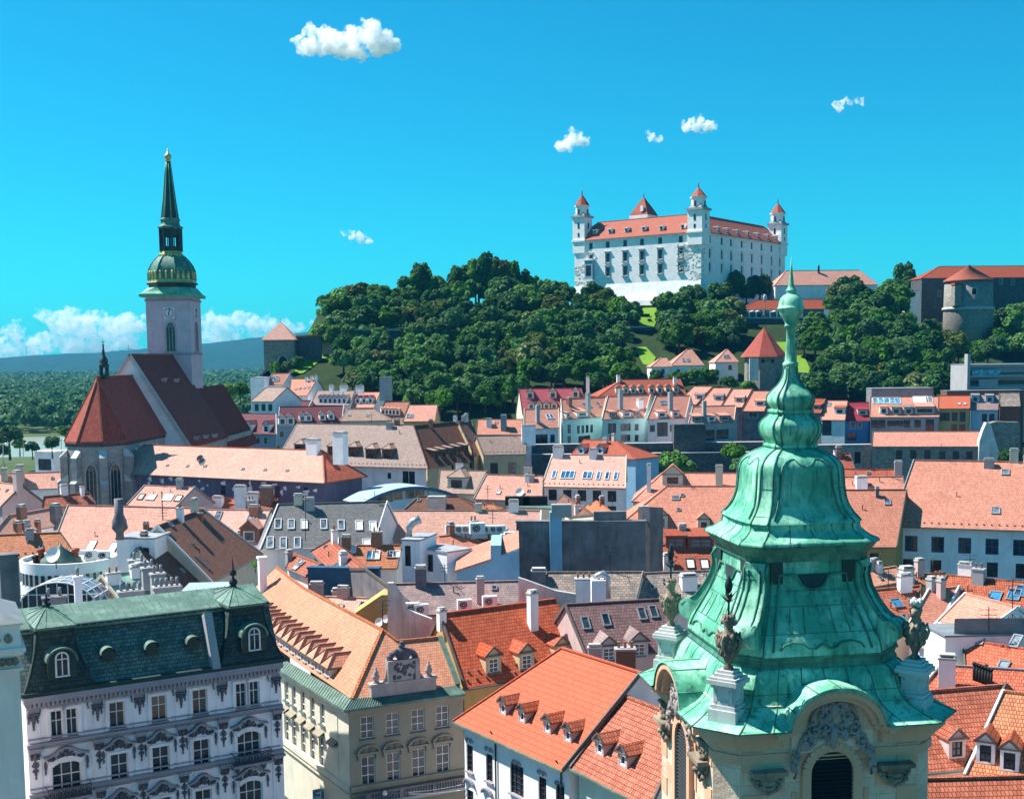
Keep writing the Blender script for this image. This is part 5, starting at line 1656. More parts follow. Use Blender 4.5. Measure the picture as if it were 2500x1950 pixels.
# ---------------------------------------------------------------- grey green corner house
GC = at(px('J', 660, 1042), 108.6); GR = onz(px('J', 1462, 932), GC.z); GL = onz(px('J', 240, 785), GC.z)
gz = GC.z
dl = (GL - GC).normalized(); dr = (GR - GC).normalized()
nl = Vector((-dl.y, dl.x, 0)); nl = nl if nl.x < 0 else -nl
nr_ = Vector((dr.y, -dr.x, 0))
corner = thing('corner_house', 'grey green corner house with peach tile roof and a carved attic gable', 'building', (GC + dl * 10 + dr * 4).xy.to_3d())
ct = GC - nl * 1.05 - nr_ * 1.05 + Z * .55
pr_l = math.radians(40)
Nl = Z * math.cos(pr_l) + nl * math.sin(pr_l)
apx_ = onplane(px('J', 908, 512), ct, Nl); rzg = apx_.z
wl_ = -(apx_ - ct).dot(nl)
rid = [apx_] + [onz(px('J', *p), rzg) for p in ((700, 400), (510, 300), (390, 235), (300, 170), (205, 95))]
LOG.append('corner house eaves z %.1f ridge %.1f half %.1f ridge D %.0f..%.0f' % (gz, rzg, wl_, rid[0].y, rid[-1].y))
eav, bke = [], []
for i, p in enumerate(rid):
    d = (rid[min(i + 1, len(rid) - 1)] - rid[max(i - 1, 0)]).normalized()
    n = Vector((-d.y, d.x, 0)); n = n if n.x < 0 else -n
    if i == 0: n = nl
    eav.append(p + n * wl_ + Z * (ct.z - rzg)); bke.append(p - n * wl_ * .9 + Z * (ct.z - rzg))
eav[0] = ct
r = MB()
r.grid([eav, rid], 0, False, False); r.grid([rid, bke], 0, False, False)
dist_r = -(apx_ - ct).dot(nr_); pr_r = math.atan2(rzg - ct.z, dist_r)
Nr = Z * math.cos(pr_r) + nr_ * math.sin(pr_r)
rt = GR - nr_ * 1.05 + Z * .55 - dr * .3
P1, P2_ = onplane(px('J', 1010, 588), ct, Nr), onplane(px('J', 1292, 560), ct, Nr)
r.face([ct, rt, P2_, P1, apx_], 0)
bb = P2_ - nr_ * 6 - Z * 5; bb2 = P1 - nr_ * 6 - Z * 5
r.face([P1, P2_, bb, bb2], 0); r.face([apx_, P1, bb2, bke[0]], 0)
for a, b in [(ct, apx_)] + list(zip(rid, rid[1:])) + [(apx_, P1), (P1, P2_)]: r.bar(a + Z * .04, b + Z * .04, .3, .2, 1)
r.bar(rt, P2_, .45, .5, 2)
gr = part(r, 'roof', ['peach', 'orange', 'coppergrey'], corner)
s = MB()
for P_a, P_b, Q_a, Q_b in ((GC, GC + dl * 26, ct, ct + dl * 26), (GR, GC, rt, ct)):
    s.face([P_a, Q_a, Q_b, P_b] if P_a is GC else [P_a, P_b, Q_b, Q_a]); n_ = 46
    for i in range(n_): s.bar(P_a.lerp(P_b, i / n_) + Z * .03, Q_a.lerp(Q_b, i / n_) + Z * .03, .05, .07)
    s.bar(P_a - Z * .12, P_b - Z * .12, .2, .24)
part(s, 'copper_eaves', 'coppergrey', corner, gr)
# walls
LF = 34
wo0 = GC - nl * .5 - nr_ * .5
WL = Wall(wo0 + dl * LF, wo0, 0, gz - .15); WR = Wall(wo0, GR - nr_ * .5, 0, gz - .15)
def crow(W_, c, lst, w, h):
    z = sum(W_.hit(px(c, x, y))[1] for x, y in lst) / len(lst)
    return [(W_.hit(px(c, x, y))[0], z, w * 1.06, h * 1.06, 'cross') for x, y in lst]
gl = crow(WL, 'J', [(510, 1072), (444, 1030), (380, 988), (320, 945), (271, 918)], 1.15, 1.95) + crow(WL, 'J', [(506, 1350), (444, 1290), (383, 1235), (322, 1180), (272, 1142)], 1.25, 3.0)
g2 = crow(WR, 'J', [(810, 1163), (978, 1137), (1148, 1112), (1310, 1087)], 1.2, 1.95) + crow(WR, 'J', [(818, 1447), (985, 1428), (1153, 1393), (1315, 1366)], 1.25, 2.5)
m = MB()
for W_, sp_ in ((WL, gl), (WR, g2)):
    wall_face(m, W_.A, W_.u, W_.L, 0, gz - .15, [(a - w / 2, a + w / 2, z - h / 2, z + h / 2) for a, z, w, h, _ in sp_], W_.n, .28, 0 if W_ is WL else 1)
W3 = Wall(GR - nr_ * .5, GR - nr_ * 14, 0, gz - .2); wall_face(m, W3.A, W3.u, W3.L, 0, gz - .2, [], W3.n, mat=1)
part(m, 'wall', ['ivory', 'greygreen'], corner)  # sun on the left front and shade on the right are put into these colours
add_windows(corner, WL, gl, .2); add_windows(corner, WR, g2, .2)
m = MB()
for W_ in (WL, WR):
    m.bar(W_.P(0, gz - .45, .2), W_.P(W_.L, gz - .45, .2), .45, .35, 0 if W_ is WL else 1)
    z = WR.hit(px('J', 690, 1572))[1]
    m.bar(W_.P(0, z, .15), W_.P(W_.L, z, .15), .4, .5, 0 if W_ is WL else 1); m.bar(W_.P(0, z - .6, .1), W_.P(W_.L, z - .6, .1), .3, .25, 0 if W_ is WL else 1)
part(m, 'string_course', ['ivory', 'greygreen'], corner)  # same sunlit and shaded pair of colours as the two fronts
zh = gl[5][1] + 1.5 + .35
for a, z, w, h, _ in gl[5:] + [(WL.hit(px('J', 598, 1440))[0], gl[5][1], 1.2, 3, 0)]:
    m = MB(); m.face([WL.P(a - .85, zh + .35, .02), WL.P(a + .85, zh + .35, .02), WL.P(a + .85, zh, .6), WL.P(a - .85, zh, .6)]); m.obox(WL.P(a, zh - .08, .3), WL.u, WL.n, Z, .8, .3, .08)
    part(m, 'window_hood', 'greygreen', corner)
a = WL.hit(px('J', 598, 1160))[0]
for z, h in ((gl[0][1], 1.95), (gl[5][1], 3.0)):
    m = MB(); m.obox(WL.P(a, z, .03), WL.u, WL.n, Z, .6, .03, h / 2); m.obox(WL.P(a, z - h / 2 - .1, .1), WL.u, WL.n, Z, .7, .12, .08); part(m, 'blind_window', 'ivory', corner)
for a, z, w, h, _ in g2[4:]:
    m = MB(); zt_ = z + h / 2 + .35
    m.obox(WR.P(a, zt_, .12), WR.u, WR.n, Z, 1.05, .14, .09)
    o = [(1.05 * math.cos(t), .75 * math.sin(t)) for t in [math.pi * (1 - i / 12) for i in range(13)]]
    for (x0, z0_), (x1, z1_) in zip(o, o[1:]): m.bar(WR.P(a + x0, zt_ + z0_, .16), WR.P(a + x1, zt_ + z1_, .16), .14, .34, up=WR.n)
    for s_ in (-1, 1): m.obox(WR.P(a + s_ * .85, zt_ - .3, .1), WR.u, WR.n, Z, .13, .1, .28)
    relief(WR.P(a, zt_ + .25, .0), WR.u, WR.n, [scroll(-.3, 0, .22, 0, 1.2, 1), scroll(.3, 0, .22, 3, 1.2, -1)], .05, m=m)
    part(m, 'arched_pediment', 'greygreen', corner)
# balcony with stone balusters along the first floor
zb_ = WR.hit(px('J', 1090, 1530))[1]
m = MB(); b0, b1 = WR.hit(px('J', 775, 1600))[0], WR.L - .2
m.obox(WR.P((b0 + b1) / 2, zb_ - .9, .7), WR.u, WR.n, Z, (b1 - b0) / 2, .7, .15)
bo = part(m, 'balcony', 'grey', corner)
m = MB(); m.obox(WR.P((b0 + b1) / 2, zb_ + .1, 1.25), WR.u, WR.n, Z, (b1 - b0) / 2, .14, .09)
for i in range(36): m.lathe(WR.P(b0 + .2 + i * (b1 - b0 - .4) / 35, zb_ - .75, 1.25), [(0, .1), (.1, .1), (.25, .06), (.45, .11), (.7, .06), (.78, .1)], 6)
for i in range(4): m.obox(WR.P(b0 + .15 + i * (b1 - b0 - .3) / 3, zb_ - .32, 1.25), WR.u, WR.n, Z, .2, .18, .45)
part(m, 'balustrade', 'dkgrey', corner, bo)
# slender roof dormers on the long wing
for i in range(14):
    e = .075 + i * .0655
    # walk along the eaves polyline
    seg = [(b - a).length for a, b in zip(eav, eav[1:])]; L_ = sum(seg[:]) ; d_ = 7.7 + i * 2.15; k = 0
    while k < len(seg) - 1 and d_ > seg[k]: d_ -= seg[k]; k += 1
    a, b = eav[k], eav[k + 1]; dd = (b - a).normalized(); nn = Vector((-dd.y, dd.x, 0)); nn = nn if nn.x < 0 else -nn
    p = a + dd * d_ - nn * .35 + Z * .35 * math.tan(pr_l)
    dormer(corner, p, -dd, -nn, pr_l, 1.55, 1.15, 'hip', 'peach', 'ivory', 'tee', 1.0, .55, gr, .32)
# carved attic gable with urns
za = gz + .6; a = (WR.hit(px('J', 845, 960))[0] + WR.hit(px('J', 1278, 880))[0]) / 2
hw_ = (WR.hit(px('J', 1278, 880))[0] - WR.hit(px('J', 845, 960))[0]) / 2
m = MB(); G = lambda x, z, o=0: WR.P(a + x, za + z, -.7 + o)
m.obox(G(0, .45), WR.u, WR.n, Z, hw_, .4, .55); m.obox(G(0, 1.05), WR.u, WR.n, Z, hw_ + .1, .5, .1)
m.obox(G(0, 2.05), WR.u, WR.n, Z, 1.35, .38, .95); m.obox(G(0, 3.02), WR.u, WR.n, Z, 1.55, .5, .1)
for s_ in (-1, 1):
    m.obox(G(s_ * 1.35, 2.0, .1), WR.u, WR.n, Z, .22, .38, .9)
    m.face([G(s_ * 1.5, 1.1, .2), G(s_ * 2.1, 1.1, .2), G(s_ * 1.75, 1.6, .2), G(s_ * 1.55, 2.6, .2)])
    m.lathe(G(s_ * (hw_ - .6), 1.15), [(0, .3), (.15, .3), (.22, .15), (.4, .32), (.7, .36), (.85, .2), (1.0, .28), (1.1, .12), (1.4, .1), (1.5, .02)], 10)
at_ = part(m, 'attic_gable', 'attic', corner)
m = MB()
for i in range(34):
    rnd = random.Random(i); m.blob(G(rnd.uniform(-1.1, 1.1), rnd.uniform(1.3, 2.8), .38), (.16, .08, .16), 0, 6, 4, .4, i)
for i in range(12): t = math.pi * i / 11; m.blob(G(1.25 * math.cos(t), 3.15 + .75 * math.sin(t)), (.3, .3, .3), 0, 6, 4, .35, i)
m.blob(G(0, 3.6, .1), (.8, .35, .65), 0, 9, 6, .1); m.blob(G(0, 4.35), (.32, .28, .3), 0, 8, 5, .2); m.lathe(G(0, 4.5), [(0, .2), (.2, .26), (.3, .1)], 8)
part(m, 'coat_of_arms', 'ornament', corner, at_)
# ---------------------------------------------------------------- the red roofed houses in front
hr = house('tiled_house', 'house with bright red tile roof, three gabled dormers and a tall white chimney', 'K 95,905 985,758 700,315 -75,395', D=118, pitch=44, roof='red', wall='ochre', over=.6,
      dorm=[('K', 288, 800, 288, 800, 1, 1.75, 1.9, dict(wall='beige', win='cross')), ('K', 510, 775, 510, 775, 1, 1.75, 1.9, dict(wall='beige', win='cross')), ('K', 745, 710, 745, 710, 1, 1.75, 1.7, dict(wall='beige', win='cross'))],
      chim=[('K', 548, 490, .95, .8, 3.6, 'white'), ('K', -60, 440, .8, .7, .9, 'white')], snow=2)
wh = house('white_house', 'white house with smooth orange red hip roof and four slim gabled dormers', 'K 15,1118 745,1448 1270,795 740,635', D=103, pitch=41, ends='hg', roof='redsmooth', wall='white', over=.7, gut='coppergrey',
      wins=[('K', 128, 1368, 258, 1425, 2, 1.0, 2.3, 'grid'), ('K', 442, 1510, 442, 1510, 1, 1.9, 2.5, 'grid'), ('K', 612, 1588, 612, 1588, 1, 1.05, 2.3, 'grid'), ('K', 730, 1632, 730, 1632, 1, 1.1, 2.2, 'grid'), ('K', 130, 1640, 260, 1705, 2, 1.05, 1.6, 'grid')],
      dorm=[('K', 347, 1075, 347, 1075, 1, 1.0, 1.1, dict(wall='pinkwall', roof='rust')), ('K', 474, 1128, 474, 1128, 1, 1.0, 1.1, dict(wall='pinkwall', roof='rust')), ('K', 643, 1200, 643, 1200, 1, 1.0, 1.1, dict(wall='pinkwall', roof='rust')), ('K', 778, 1258, 778, 1258, 1, 1.0, 1.1, dict(wall='pinkwall', roof='rust'))])
W_ = wh.front
for x, y in ((128, 1245), (258, 1305), (442, 1395), (612, 1462), (730, 1535)):
    a, z = W_.hit(px('K', x, y)); m = MB(); its = []
    for s_ in (-1, 1): its += [scroll(s_ * .3, 0, .2, 1.5, 1.2, s_), [(s_ * .1, .15), (s_ * .5, .12), (s_ * .62, -.1)]]
    relief(W_.P(a, z, 0), W_.u, W_.n, its, .05, m=m); part(m, 'stucco_crest', 'trim', wh.th)
for x, y in ((130, 1540), (250, 1605)):
    a, z = W_.hit(px('K', x, y)); m = MB()
    o = [(.75 * math.cos(t), .5 * math.sin(t)) for t in [math.pi * (1 - i / 8) for i in range(9)]]
    for (x0, z0_), (x1, z1_) in zip(o, o[1:]): m.bar(W_.P(a + x0, z + z0_, .12), W_.P(a + x1, z + z1_, .12), .12, .3, up=W_.n)
    part(m, 'arched_hood', 'trim', wh.th)
for x in (300, 735):
    a, z = W_.hit(px('K', x, 1300)); m = MB(); m.tube([W_.P(a, wh.ztop + .1, .5), W_.P(a + .15, wh.ztop - .6, .12), W_.P(a + .15, 0, .12)], .07, 6); part(m, 'downpipe', 'iron', wh.th)
nh = house('neighbour_house', 'low house with red pantile roof and two dormers tucked behind the stone tower', 'K 800,1430 1330,1700 1560,1150 1180,920', D=90, pitch=40, roof='rust', wall='ivory', over=.7, gut='coppergrey',
      wins=[('K', 860, 1640, 860, 1640, 1, 1.1, 1.8, 'cross')],
      dorm=[('K', 990, 1345, 990, 1345, 1, 1.15, 1.15, dict(wall='pinkwall', roof='rust')), ('K', 1145, 1425, 1145, 1425, 1, 1.15, 1.15, dict(wall='pinkwall', roof='rust'))])
# ---------------------------------------------------------------- the town
def T(label, spec, D, **k):
    return house(k.pop('name', 'town_house'), label, spec, D=D, **k)
def block(name, label, c, x0, y0, x1, y1, D, depth, mat, top=None, z0=0, cat='building', wins=(), th=None, turn=None, roofmat='greyframe', parapet=.0, group=None):
    """flat topped building whose front top edge runs between two pixels"""
    a = at(px(c, x0, y0), D); b = onz(px(c, x1, y1), a.z) if turn is None else at(px(c, x1, y1), D + turn)
    b.z = a.z
    w = Wall(a, b, z0, a.z)
    th = th or thing(name, label, cat, ((a + b) / 2 - w.n * depth / 2).xy.to_3d(), group)
    m = MB(); sp = win_specs(w, wins)
    wall_face(m, w.A, w.u, w.L, z0, a.z, [(p - q / 2, p + q / 2, r - s / 2, r + s / 2) for p, r, q, s, _ in sp], w.n)
    for P, Q in ((b, b - w.n * depth), (b - w.n * depth, a - w.n * depth), (a - w.n * depth, a)):
        v = Wall(P, Q, z0, a.z); wall_face(m, v.A, v.u, v.L, z0, a.z, [], v.n)
    part(m, 'wall', mat, th)
    r = MB(); e = .12
    r.obox(((a + b) / 2 - w.n * depth / 2) + Z * .1, w.u, w.n, Z, w.L / 2 + e, depth / 2 + e, .1)
    part(r, 'flat_roof', roofmat, th)
    add_windows(th, w, sp)
    w.th, w.depth, w.top = th, depth, a.z
    return w
def poly_wall(th, name, c, pl, D, thick, mat, face=None):
    """upright slab with the outline of a gable or party wall, standing at distance D"""
    n = face or Vector((0, -1, 0))
    o = at(px(c, *pl[0]), D)
    q = [onplane(px(c, *p), o, n) for p in pl]
    m = MB(); m.face(q); b = [p - n * thick for p in q]; m.face(b[::-1])
    for i in range(len(q)): j = (i + 1) % len(q); m.face([q[j], q[i], b[i], b[j]])
    return part(m, name, mat, th)
# --- riverside, left of the cathedral and the left middle ground
T('far left house with pink roof and square chimneys below the riverside trees', 'E -60,947 432,931 430,826 -60,832', 285, chim=[('E', 32, 868, 1.4, 1.4, 2.2, 'cream'), ('E', 138, 880, 1.7, 1.4, 3.4, 'cream')], roof='pink')
T('house at the left edge with a pinkish gable and tall square chimney', 'E -150,1034 5,1058 152,908 0,902', 235, wall='pinkwall', roof='pink', chim=[('E', 120, 935, 1.5, 1.2, 3.2, 'pinkwall')])
T('house with dull orange roof below the cathedral choir windows', 'E 275,1068 640,1035 590,962 290,988', 246, roof='rust', wall='cream')
T('pink tiled house at the left edge with four dark brick chimneys', 'E -70,1270 392,1178 440,1092 20,1072', 205, chim=[('E', 148, 1165, 1.7, .9, 3.0, 'brick'), ('E', 118, 1222, 1.1, .9, 1.6, 'brick'), ('E', 170, 1218, 1.1, .9, 1.6, 'brick'), ('E', 252, 1195, .8, .8, 1.2, 'brick'), ('E', 372, 1165, 1.6, 1.2, 3.3, 'dkgrey')], roof='palepink')
T('house with weathered orange roof at the left edge behind the round white building', 'E -60,1405 505,1378 402,1182 -60,1292', 192, roof='orange', wall='cream', snow=1)
T('wide house with a large plain salmon pink roof left of the dark brown roof', 'E 330,1368 1330,1402 1370,1072 457,1040', 204, sky=[('E', 605, 1325, 605, 1325, 1, 1.3, 2.6, 'skyglassblue'), ('E', 752, 1332, 752, 1332, 1, 1.3, 2.4, 'skyglassblue')], roof='pink', verge='gutter', snow=1, chim=[('E', 1085, 1140, .12, .12, 4.5, 'iron'), ('E', 975, 1205, .8, .6, 1.0, 'brick')])
T('pink roofed house with two open skylights left of the slate roof', 'E 1330,1300 1715,1305 1805,1080 1372,1072', 214, sky=[('E', 1455, 1115, 1672, 1130, 2, 1.1, 1.9)], roof='palepink', snow=1, dorm=[('E', 1660, 1290, 1660, 1290, 1, 3.2, 2.4, dict(wall='brown', roof='pink'))])
T('small house with pink roof and four open skylights below the long pink roof', 'E 845,1045 1170,1060 1300,926 965,914', 242, wall='pinkwall', roof='pink', verge='lead', sky=[('E', 942, 990, 942, 990, 1, 1.3, 1.5, 'skyglass', 'brown'), ('E', 1010, 993, 1010, 993, 1, 2.0, 1.5, 'pane', 'lead'), ('E', 1120, 997, 1120, 997, 1, 2.2, 1.6, 'skyglassblue', 'whitepaint'), ('E', 1190, 1000, 1190, 1000, 1, 1.4, 1.5, 'skyglass', 'brown')])
T('row of low roofs with white chimneys under the purple wall', 'E 1372,1062 1840,1068 1850,1012 1390,990', 246, roof='rust', wall='pinkwall', chim=[('E', 1455, 1045, 2, 1.2, 1.6, 'white'), ('E', 1605, 1060, 2.2, 1.2, 4.2, 'white'), ('E', 1690, 1020, 2.4, 1.2, 1.6, 'white'), ('E', 1780, 1030, 2.4, 1.2, 3.2, 'brick'), ('E', 1320, 1050, 2.0, 1.0, 1.3, 'white')])
bh = T('house with a big steep dark brown roof sloping to the right', 'E 1415,1560 1752,1370 1360,1080 1040,1175', 168, pitch=43, roof='brown', wall='cream', verge='whitepaint', ridge='brown', sky=[('E', 1345, 1430, 1345, 1430, 1, .5, 2.6, 'skyglass', 'lead'), ('E', 1135, 1175, 1135, 1175, 1, .8, .8)])
T('low dark brown roof attached to the left of the steep brown roof', 'E 1160,1705 1412,1592 1095,1274 915,1335', 158, pitch=40, roof='brown', wall='cream', verge='lead', sky=[('E', 1275, 1475, 1275, 1475, 1, .5, 1.3, 'pane', 'rust'), ('E', 1300, 1500, 1300, 1500, 1, .5, .9, 'pane', 'rust'), ('E', 1215, 1482, 1215, 1482, 1, .4, .8)])
mh = T('very long hip roof in pale pink tiles in front of the cathedral', 'E 690,828 2163,897 2158,668 950,655', 275, ends='hh', pitch=38, roof='pink', ridge='red', hip='red', auto=False, wall='purple', over=.9, chim=[('E', 2090, 695, 2.8, 1.6, 2.6, 'white'), ('F', 632, 462, 2.6, 1.8, 5.2, 'white')],
       wins=[('E', 785, 910, 785, 910, 1, 1.4, 2.4, 'dark'), ('E', 1488, 945, 2040, 965, 4, 1.2, 2.6, 'dark')], sky=[('E', 850, 772, 1250, 785, 4, .6, .5), ('E', 1370, 785, 1370, 785, 1, .6, .5), ('E', 1620, 805, 1915, 815, 3, .6, .5)])
m = MB(); rnd = random.Random(5)
for i in range(26):
    a = rnd.uniform(.2, .98) * mh.front.L; m.blob(mh.front.P(a, mh.ztop - rnd.uniform(1.0, 3.2), .02), (rnd.uniform(.4, 1.2), .06, rnd.uniform(.2, .7)), 0, 7, 4, .5, i)
part(m, 'flaked_plaster', 'lilac', mh.th)
# --- hillside houses right of the cathedral
T('blue grey house with maroon roof and three arched dormers beside the cathedral roof', 'E 1550,567 1842,573 1838,440 1578,433', 392, roof='maroon', wall='bluegrey', verge='whitepaint', dorm=[('E', 1584, 562, 1655, 560, 2, 2.5, 2.7, dict(wall='white', roof='maroon')), ('E', 1772, 562, 1772, 562, 1, 2.5, 2.7, dict(wall='white', roof='maroon'))], wins=[('E', 1590, 615, 1590, 615, 1, 1.4, 2.2), ('E', 1650, 615, 1650, 615, 1, 1.4, 2.2), ('E', 1720, 615, 1768, 616, 2, 1.4, 2.2)])
T('long maroon roofed house with six pointed white dormers', 'B 215,1192 640,1180 652,1062 225,1076', 420, roof='maroon', wall='bluegrey', verge='whitepaint', dorm=[('B', 245, 1192, 300, 1190, 2, 2.6, 2.6, dict(wall='white')), ('B', 378, 1168, 420, 1167, 2, 2.2, 2.2, dict(wall='white')), ('B', 512, 1162, 570, 1158, 2, 2.2, 2.2, dict(wall='white'))], wins=[('B', 240, 1255, 240, 1255, 1, 1.6, 2.2)])
T('small maroon roof rising behind the long maroon roof', 'B 285,1084 415,1082 442,1032 312,1030', 440, roof='maroon', wall='pinkwall', verge='whitepaint')
T('mint white house with a broad bare gable on its right', 'B 30,1037 182,1037 278,942 135,945', 432, roof='tan', wall='cyanwhite', wins=[('B', 73, 1077, 163, 1078, 3, 1.6, 2.4, 'dark')], verge='taupe')
T('uppermost pink roof beside the old gate tower', 'B 118,928 248,926 297,848 182,850', 470, roof='salmon', wall='white', sky=[('B', 180, 890, 205, 888, 2, 2.0, 2.6)], verge='lead')
T('pink roofed house with small skylights and a white gable under the gate tower slope', 'B 288,998 412,998 477,886 302,890', 455, roof='salmon', wall='white', sky=[('B', 335, 955, 420, 945, 4, .8, .9)], chim=[('B', 405, 905, 1, .8, 1.5), ('B', 440, 900, 1, .8, 1.5), ('B', 470, 897, 1, .8, 1.8)])
T('house with grey roof and a row of white arched dormers', 'B 430,1060 692,1062 727,966 480,963', 446, roof='taupe', wall='white', dorm=[('B', 500, 1050, 655, 1052, 6, 2.0, 2.3, dict(wall='white', roof='taupe'))], sky=[('B', 575, 985, 635, 985, 3, 1.2, 1.8)], chim=[('B', 572, 960, 1.5, 1, 1.6), ('B', 655, 962, 3, 1, 1.6), ('B', 760, 965, 3, 1, 1.6)])
T('tan roofed house with three small dormers and a chimney gable at its right', 'B 690,1078 855,1078 897,975 725,975', 440, roof='salmon', wall='white', dorm=[('B', 745, 1052, 830, 1050, 3, 1.8, 2.2, dict(wall='white', roof='wine'))], chim=[('B', 935, 1010, 4, 2, 7, 'grey')])
T('house with streaky tan hip roof in front of the wooded slope', 'B 625,1168 967,1163 852,1086 680,1090', 385, ends='hh', pitch=34, roof='tan', wall='cream', sky=[('B', 690, 1130, 810, 1132, 2, .9, .8)])
T('house with a strip of five dormer windows under a pink roof', 'B 880,1146 1052,1142 1092,1040 925,1038', 402, roof='salmon', wall='white', dorm=[('B', 918, 1122, 1012, 1128, 5, 1.7, 2.0, dict(wall='white', kind='shed'))])
T('ochre walled house with pink roof at the foot of the wood', 'B 1045,1170 1262,1168 1278,1060 1088,1060', 390, roof='salmon', wall='ochre', pitch=36, sky=[('B', 1095, 1135, 1095, 1135, 1, 2.0, 1.8)])
block('modern_house', 'white flat roofed houses stacked on the slope below the gate tower', 'B', 30, 880, 122, 880, 462, 14, 'white', turn=0)
T('palace with a huge weathered taupe roof and hipped wooden dormers', 'B 190,1453 1215,1482 1115,1195 345,1183', 300, ends='hg', pitch=46, roof='taupe', wall='white', over=.8, verge='brown', snow=1,
  dorm=[('B', 830, 1418, 940, 1420, 2, 2.6, 2.4, dict(kind='hip', wall='brownwall', roof='tan', win='dark')), ('B', 575, 1400, 712, 1405, 2, 2.6, 2.4, dict(kind='hip', wall='brownwall', roof='tan', win='dark')), ('B', 355, 1385, 355, 1385, 1, 2.6, 2.4, dict(kind='hip', wall='brownwall', roof='tan', win='dark'))],
  wins=[('B', 955, 1532, 955, 1532, 1, 1.2, 1.6), ('B', 1065, 1545, 1107, 1545, 2, 1.6, 3.0, 'dark')])
T('side wing of the palace with a dark brown roof and long shed dormers', 'B 1215,1482 1532,1432 1492,1168 1115,1195', 299, pitch=46, roof='brown', wall='beige', over=.8, dorm=[('B', 1270, 1425, 1470, 1385, 5, 2.3, 2.3, dict(kind='shed', wall='brownwall', roof='tan', win='dark'))], wins=[('B', 1380, 1480, 1500, 1462, 3, 1.2, 1.6, 'dark')])  # slope turned from the sun; its shade is put into the brown tile colour
T('narrow dark brown roof closing the palace wing on the right', 'B 1525,1398 1584,1388 1502,1166 1415,1172', 318, pitch=46, roof='brown', wall='beige')
T('beige walled house with tan roof and two dark windows', 'B 1582,1392 1868,1387 1870,1262 1534,1265', 318, roof='taupe', wall='beige', wins=[('B', 1655, 1482, 1776, 1482, 2, 2.0, 2.9, 'dark')], snow=1, chim=[('B', 1885, 1300, 3.6, 1.4, 4.0, 'white')])
# --- middle ground
gh = T('long building with grey slate roof full of skylights', 'F 95,1068 850,1042 945,770 215,745', 196, pitch=42, roof='slate', wall='white', verge='whitepaint', gut='whitepaint', snow=0,
  sky=[('F', 215, 898, 303, 900, 2, 1.0, 2.0, 'skyglass', 'whitepaint'), ('F', 390, 900, 390, 900, 1, 1.0, 2.0, 'whitepaint', 'whitepaint'), ('F', 520, 900, 636, 905, 2, 1.0, 2.0, 'skyglass', 'whitepaint'), ('F', 755, 908, 848, 912, 2, 1.1, 2.0, 'whitepaint', 'whitepaint'), ('F', 163, 1022, 250, 1025, 2, 1.0, 2.3, 'skyglass', 'whitepaint'), ('F', 345, 1025, 345, 1025, 1, 1.0, 2.2, 'skyglass', 'whitepaint'), ('F', 597, 1012, 597, 1012, 1, 1.0, 1.4, 'whitepaint', 'whitepaint'), ('F', 805, 1022, 805, 1022, 1, 1.2, 1.4, 'whitepaint', 'whitepaint')])
T('long pale pink roof right of the slate roof', 'F 875,1042 1960,1047 1966,826 955,794', 208, pitch=38, roof='palepink', wall='white', verge='white', sky=[('F', 963, 1022, 963, 1022, 1, .9, .8, 'whitepaint', 'whitepaint')])
T('brown roofed gable behind the pale pink roof', 'F 1060,800 1560,800 1420,692 1150,740', 228, ends='gh', roof='brown', wall='cream', chim=[('F', 1275, 795, 3.4, 2, 2.0, 'concrete')])
T('low red roof with blue and white skylights below the slate roof', 'F 690,1192 1010,1190 1038,1045 620,1035', 178, roof='orange', wall='white', sky=[('F', 832, 1108, 832, 1108, 1, 1.1, 1.6, 'skyglassblue', 'lead'), ('F', 868, 1106, 868, 1106, 1, 1.1, 1.6, 'whitepaint', 'whitepaint'), ('F', 708, 1068, 708, 1068, 1, 1.2, 1.3, 'whitepaint', 'whitepaint'), ('F', 970, 1103, 970, 1103, 1, 1.2, 1.2, 'pane', 'lead'), ('F', 1005, 1100, 1005, 1100, 1, 1.0, 1.2, 'whitepaint', 'whitepaint')])
T('rust red roof leaning against a dark party wall', 'F 435,1085 548,1198 806,1190 560,1014', 170, roof='rust', wall='dkgrey', pitch=36, sky=[('F', 590, 1180, 665, 1158, 3, .5, 1.4, 'whitepaint', 'lead')])
T('small brick red roof with two skylights beside the deep blue wall', 'F 268,1190 402,1246 505,1166 300,1092', 160, roof='rust', wall='white', pitch=36, sky=[('F', 335, 1190, 372, 1160, 2, 1.5, .7, 'whitepaint', 'lead')])
dw = block('party_wall_building', 'windowless deep blue wall with flat top', 'F', 412, 1195, 882, 1202, 150, 1.2, 'deepblue', roofmat='deepblue')
chimney(dw.th, at(px('F', 475, 1405), 148), X, 1.6, 1.0, 2.0, 'grey'); chimney(dw.th, at(px('F', 622, 1400), 148), X, 1.6, 1.0, 1.1, 'grey')
T('small pale roof with skylight in the courtyard below the deep blue wall', 'F 640,1492 850,1500 905,1385 520,1392', 143, pitch=30, roof='palepink', wall='ochre', sky=[('F', 622, 1455, 622, 1455, 1, .9, .9, 'whitepaint', 'lead')])
oc = thing('gable_wall_house', 'shaded ochre gable wall with antenna beside the stained white wall', 'house', at(px('F', 820, 1560), 136).xy.to_3d())
poly_wall(oc, 'wall', 'F', [(715, 1500), (905, 1370), (945, 1370), (945, 1640), (715, 1640)], 136, 4, 'ochre')
om = T('house with streaked mauve grey roof carrying air conditioners', 'F 1020,1505 1860,1482 1832,1290 985,1285', 138, roof='oldmauve', wall='stained', verge='dkgrey', pitch=36, chim=[('F', 1565, 1412, .9, .7, 2.6, 'pinkwall'), ('F', 1168, 1302, 1.3, .9, 2.0, 'dkgrey')])
poly_wall(om.th, 'party_wall', 'F', [(945, 1290), (985, 1290), (1050, 1385), (1075, 1470), (1240, 1530), (1300, 1645), (945, 1700)], 130, .6, 'stained')
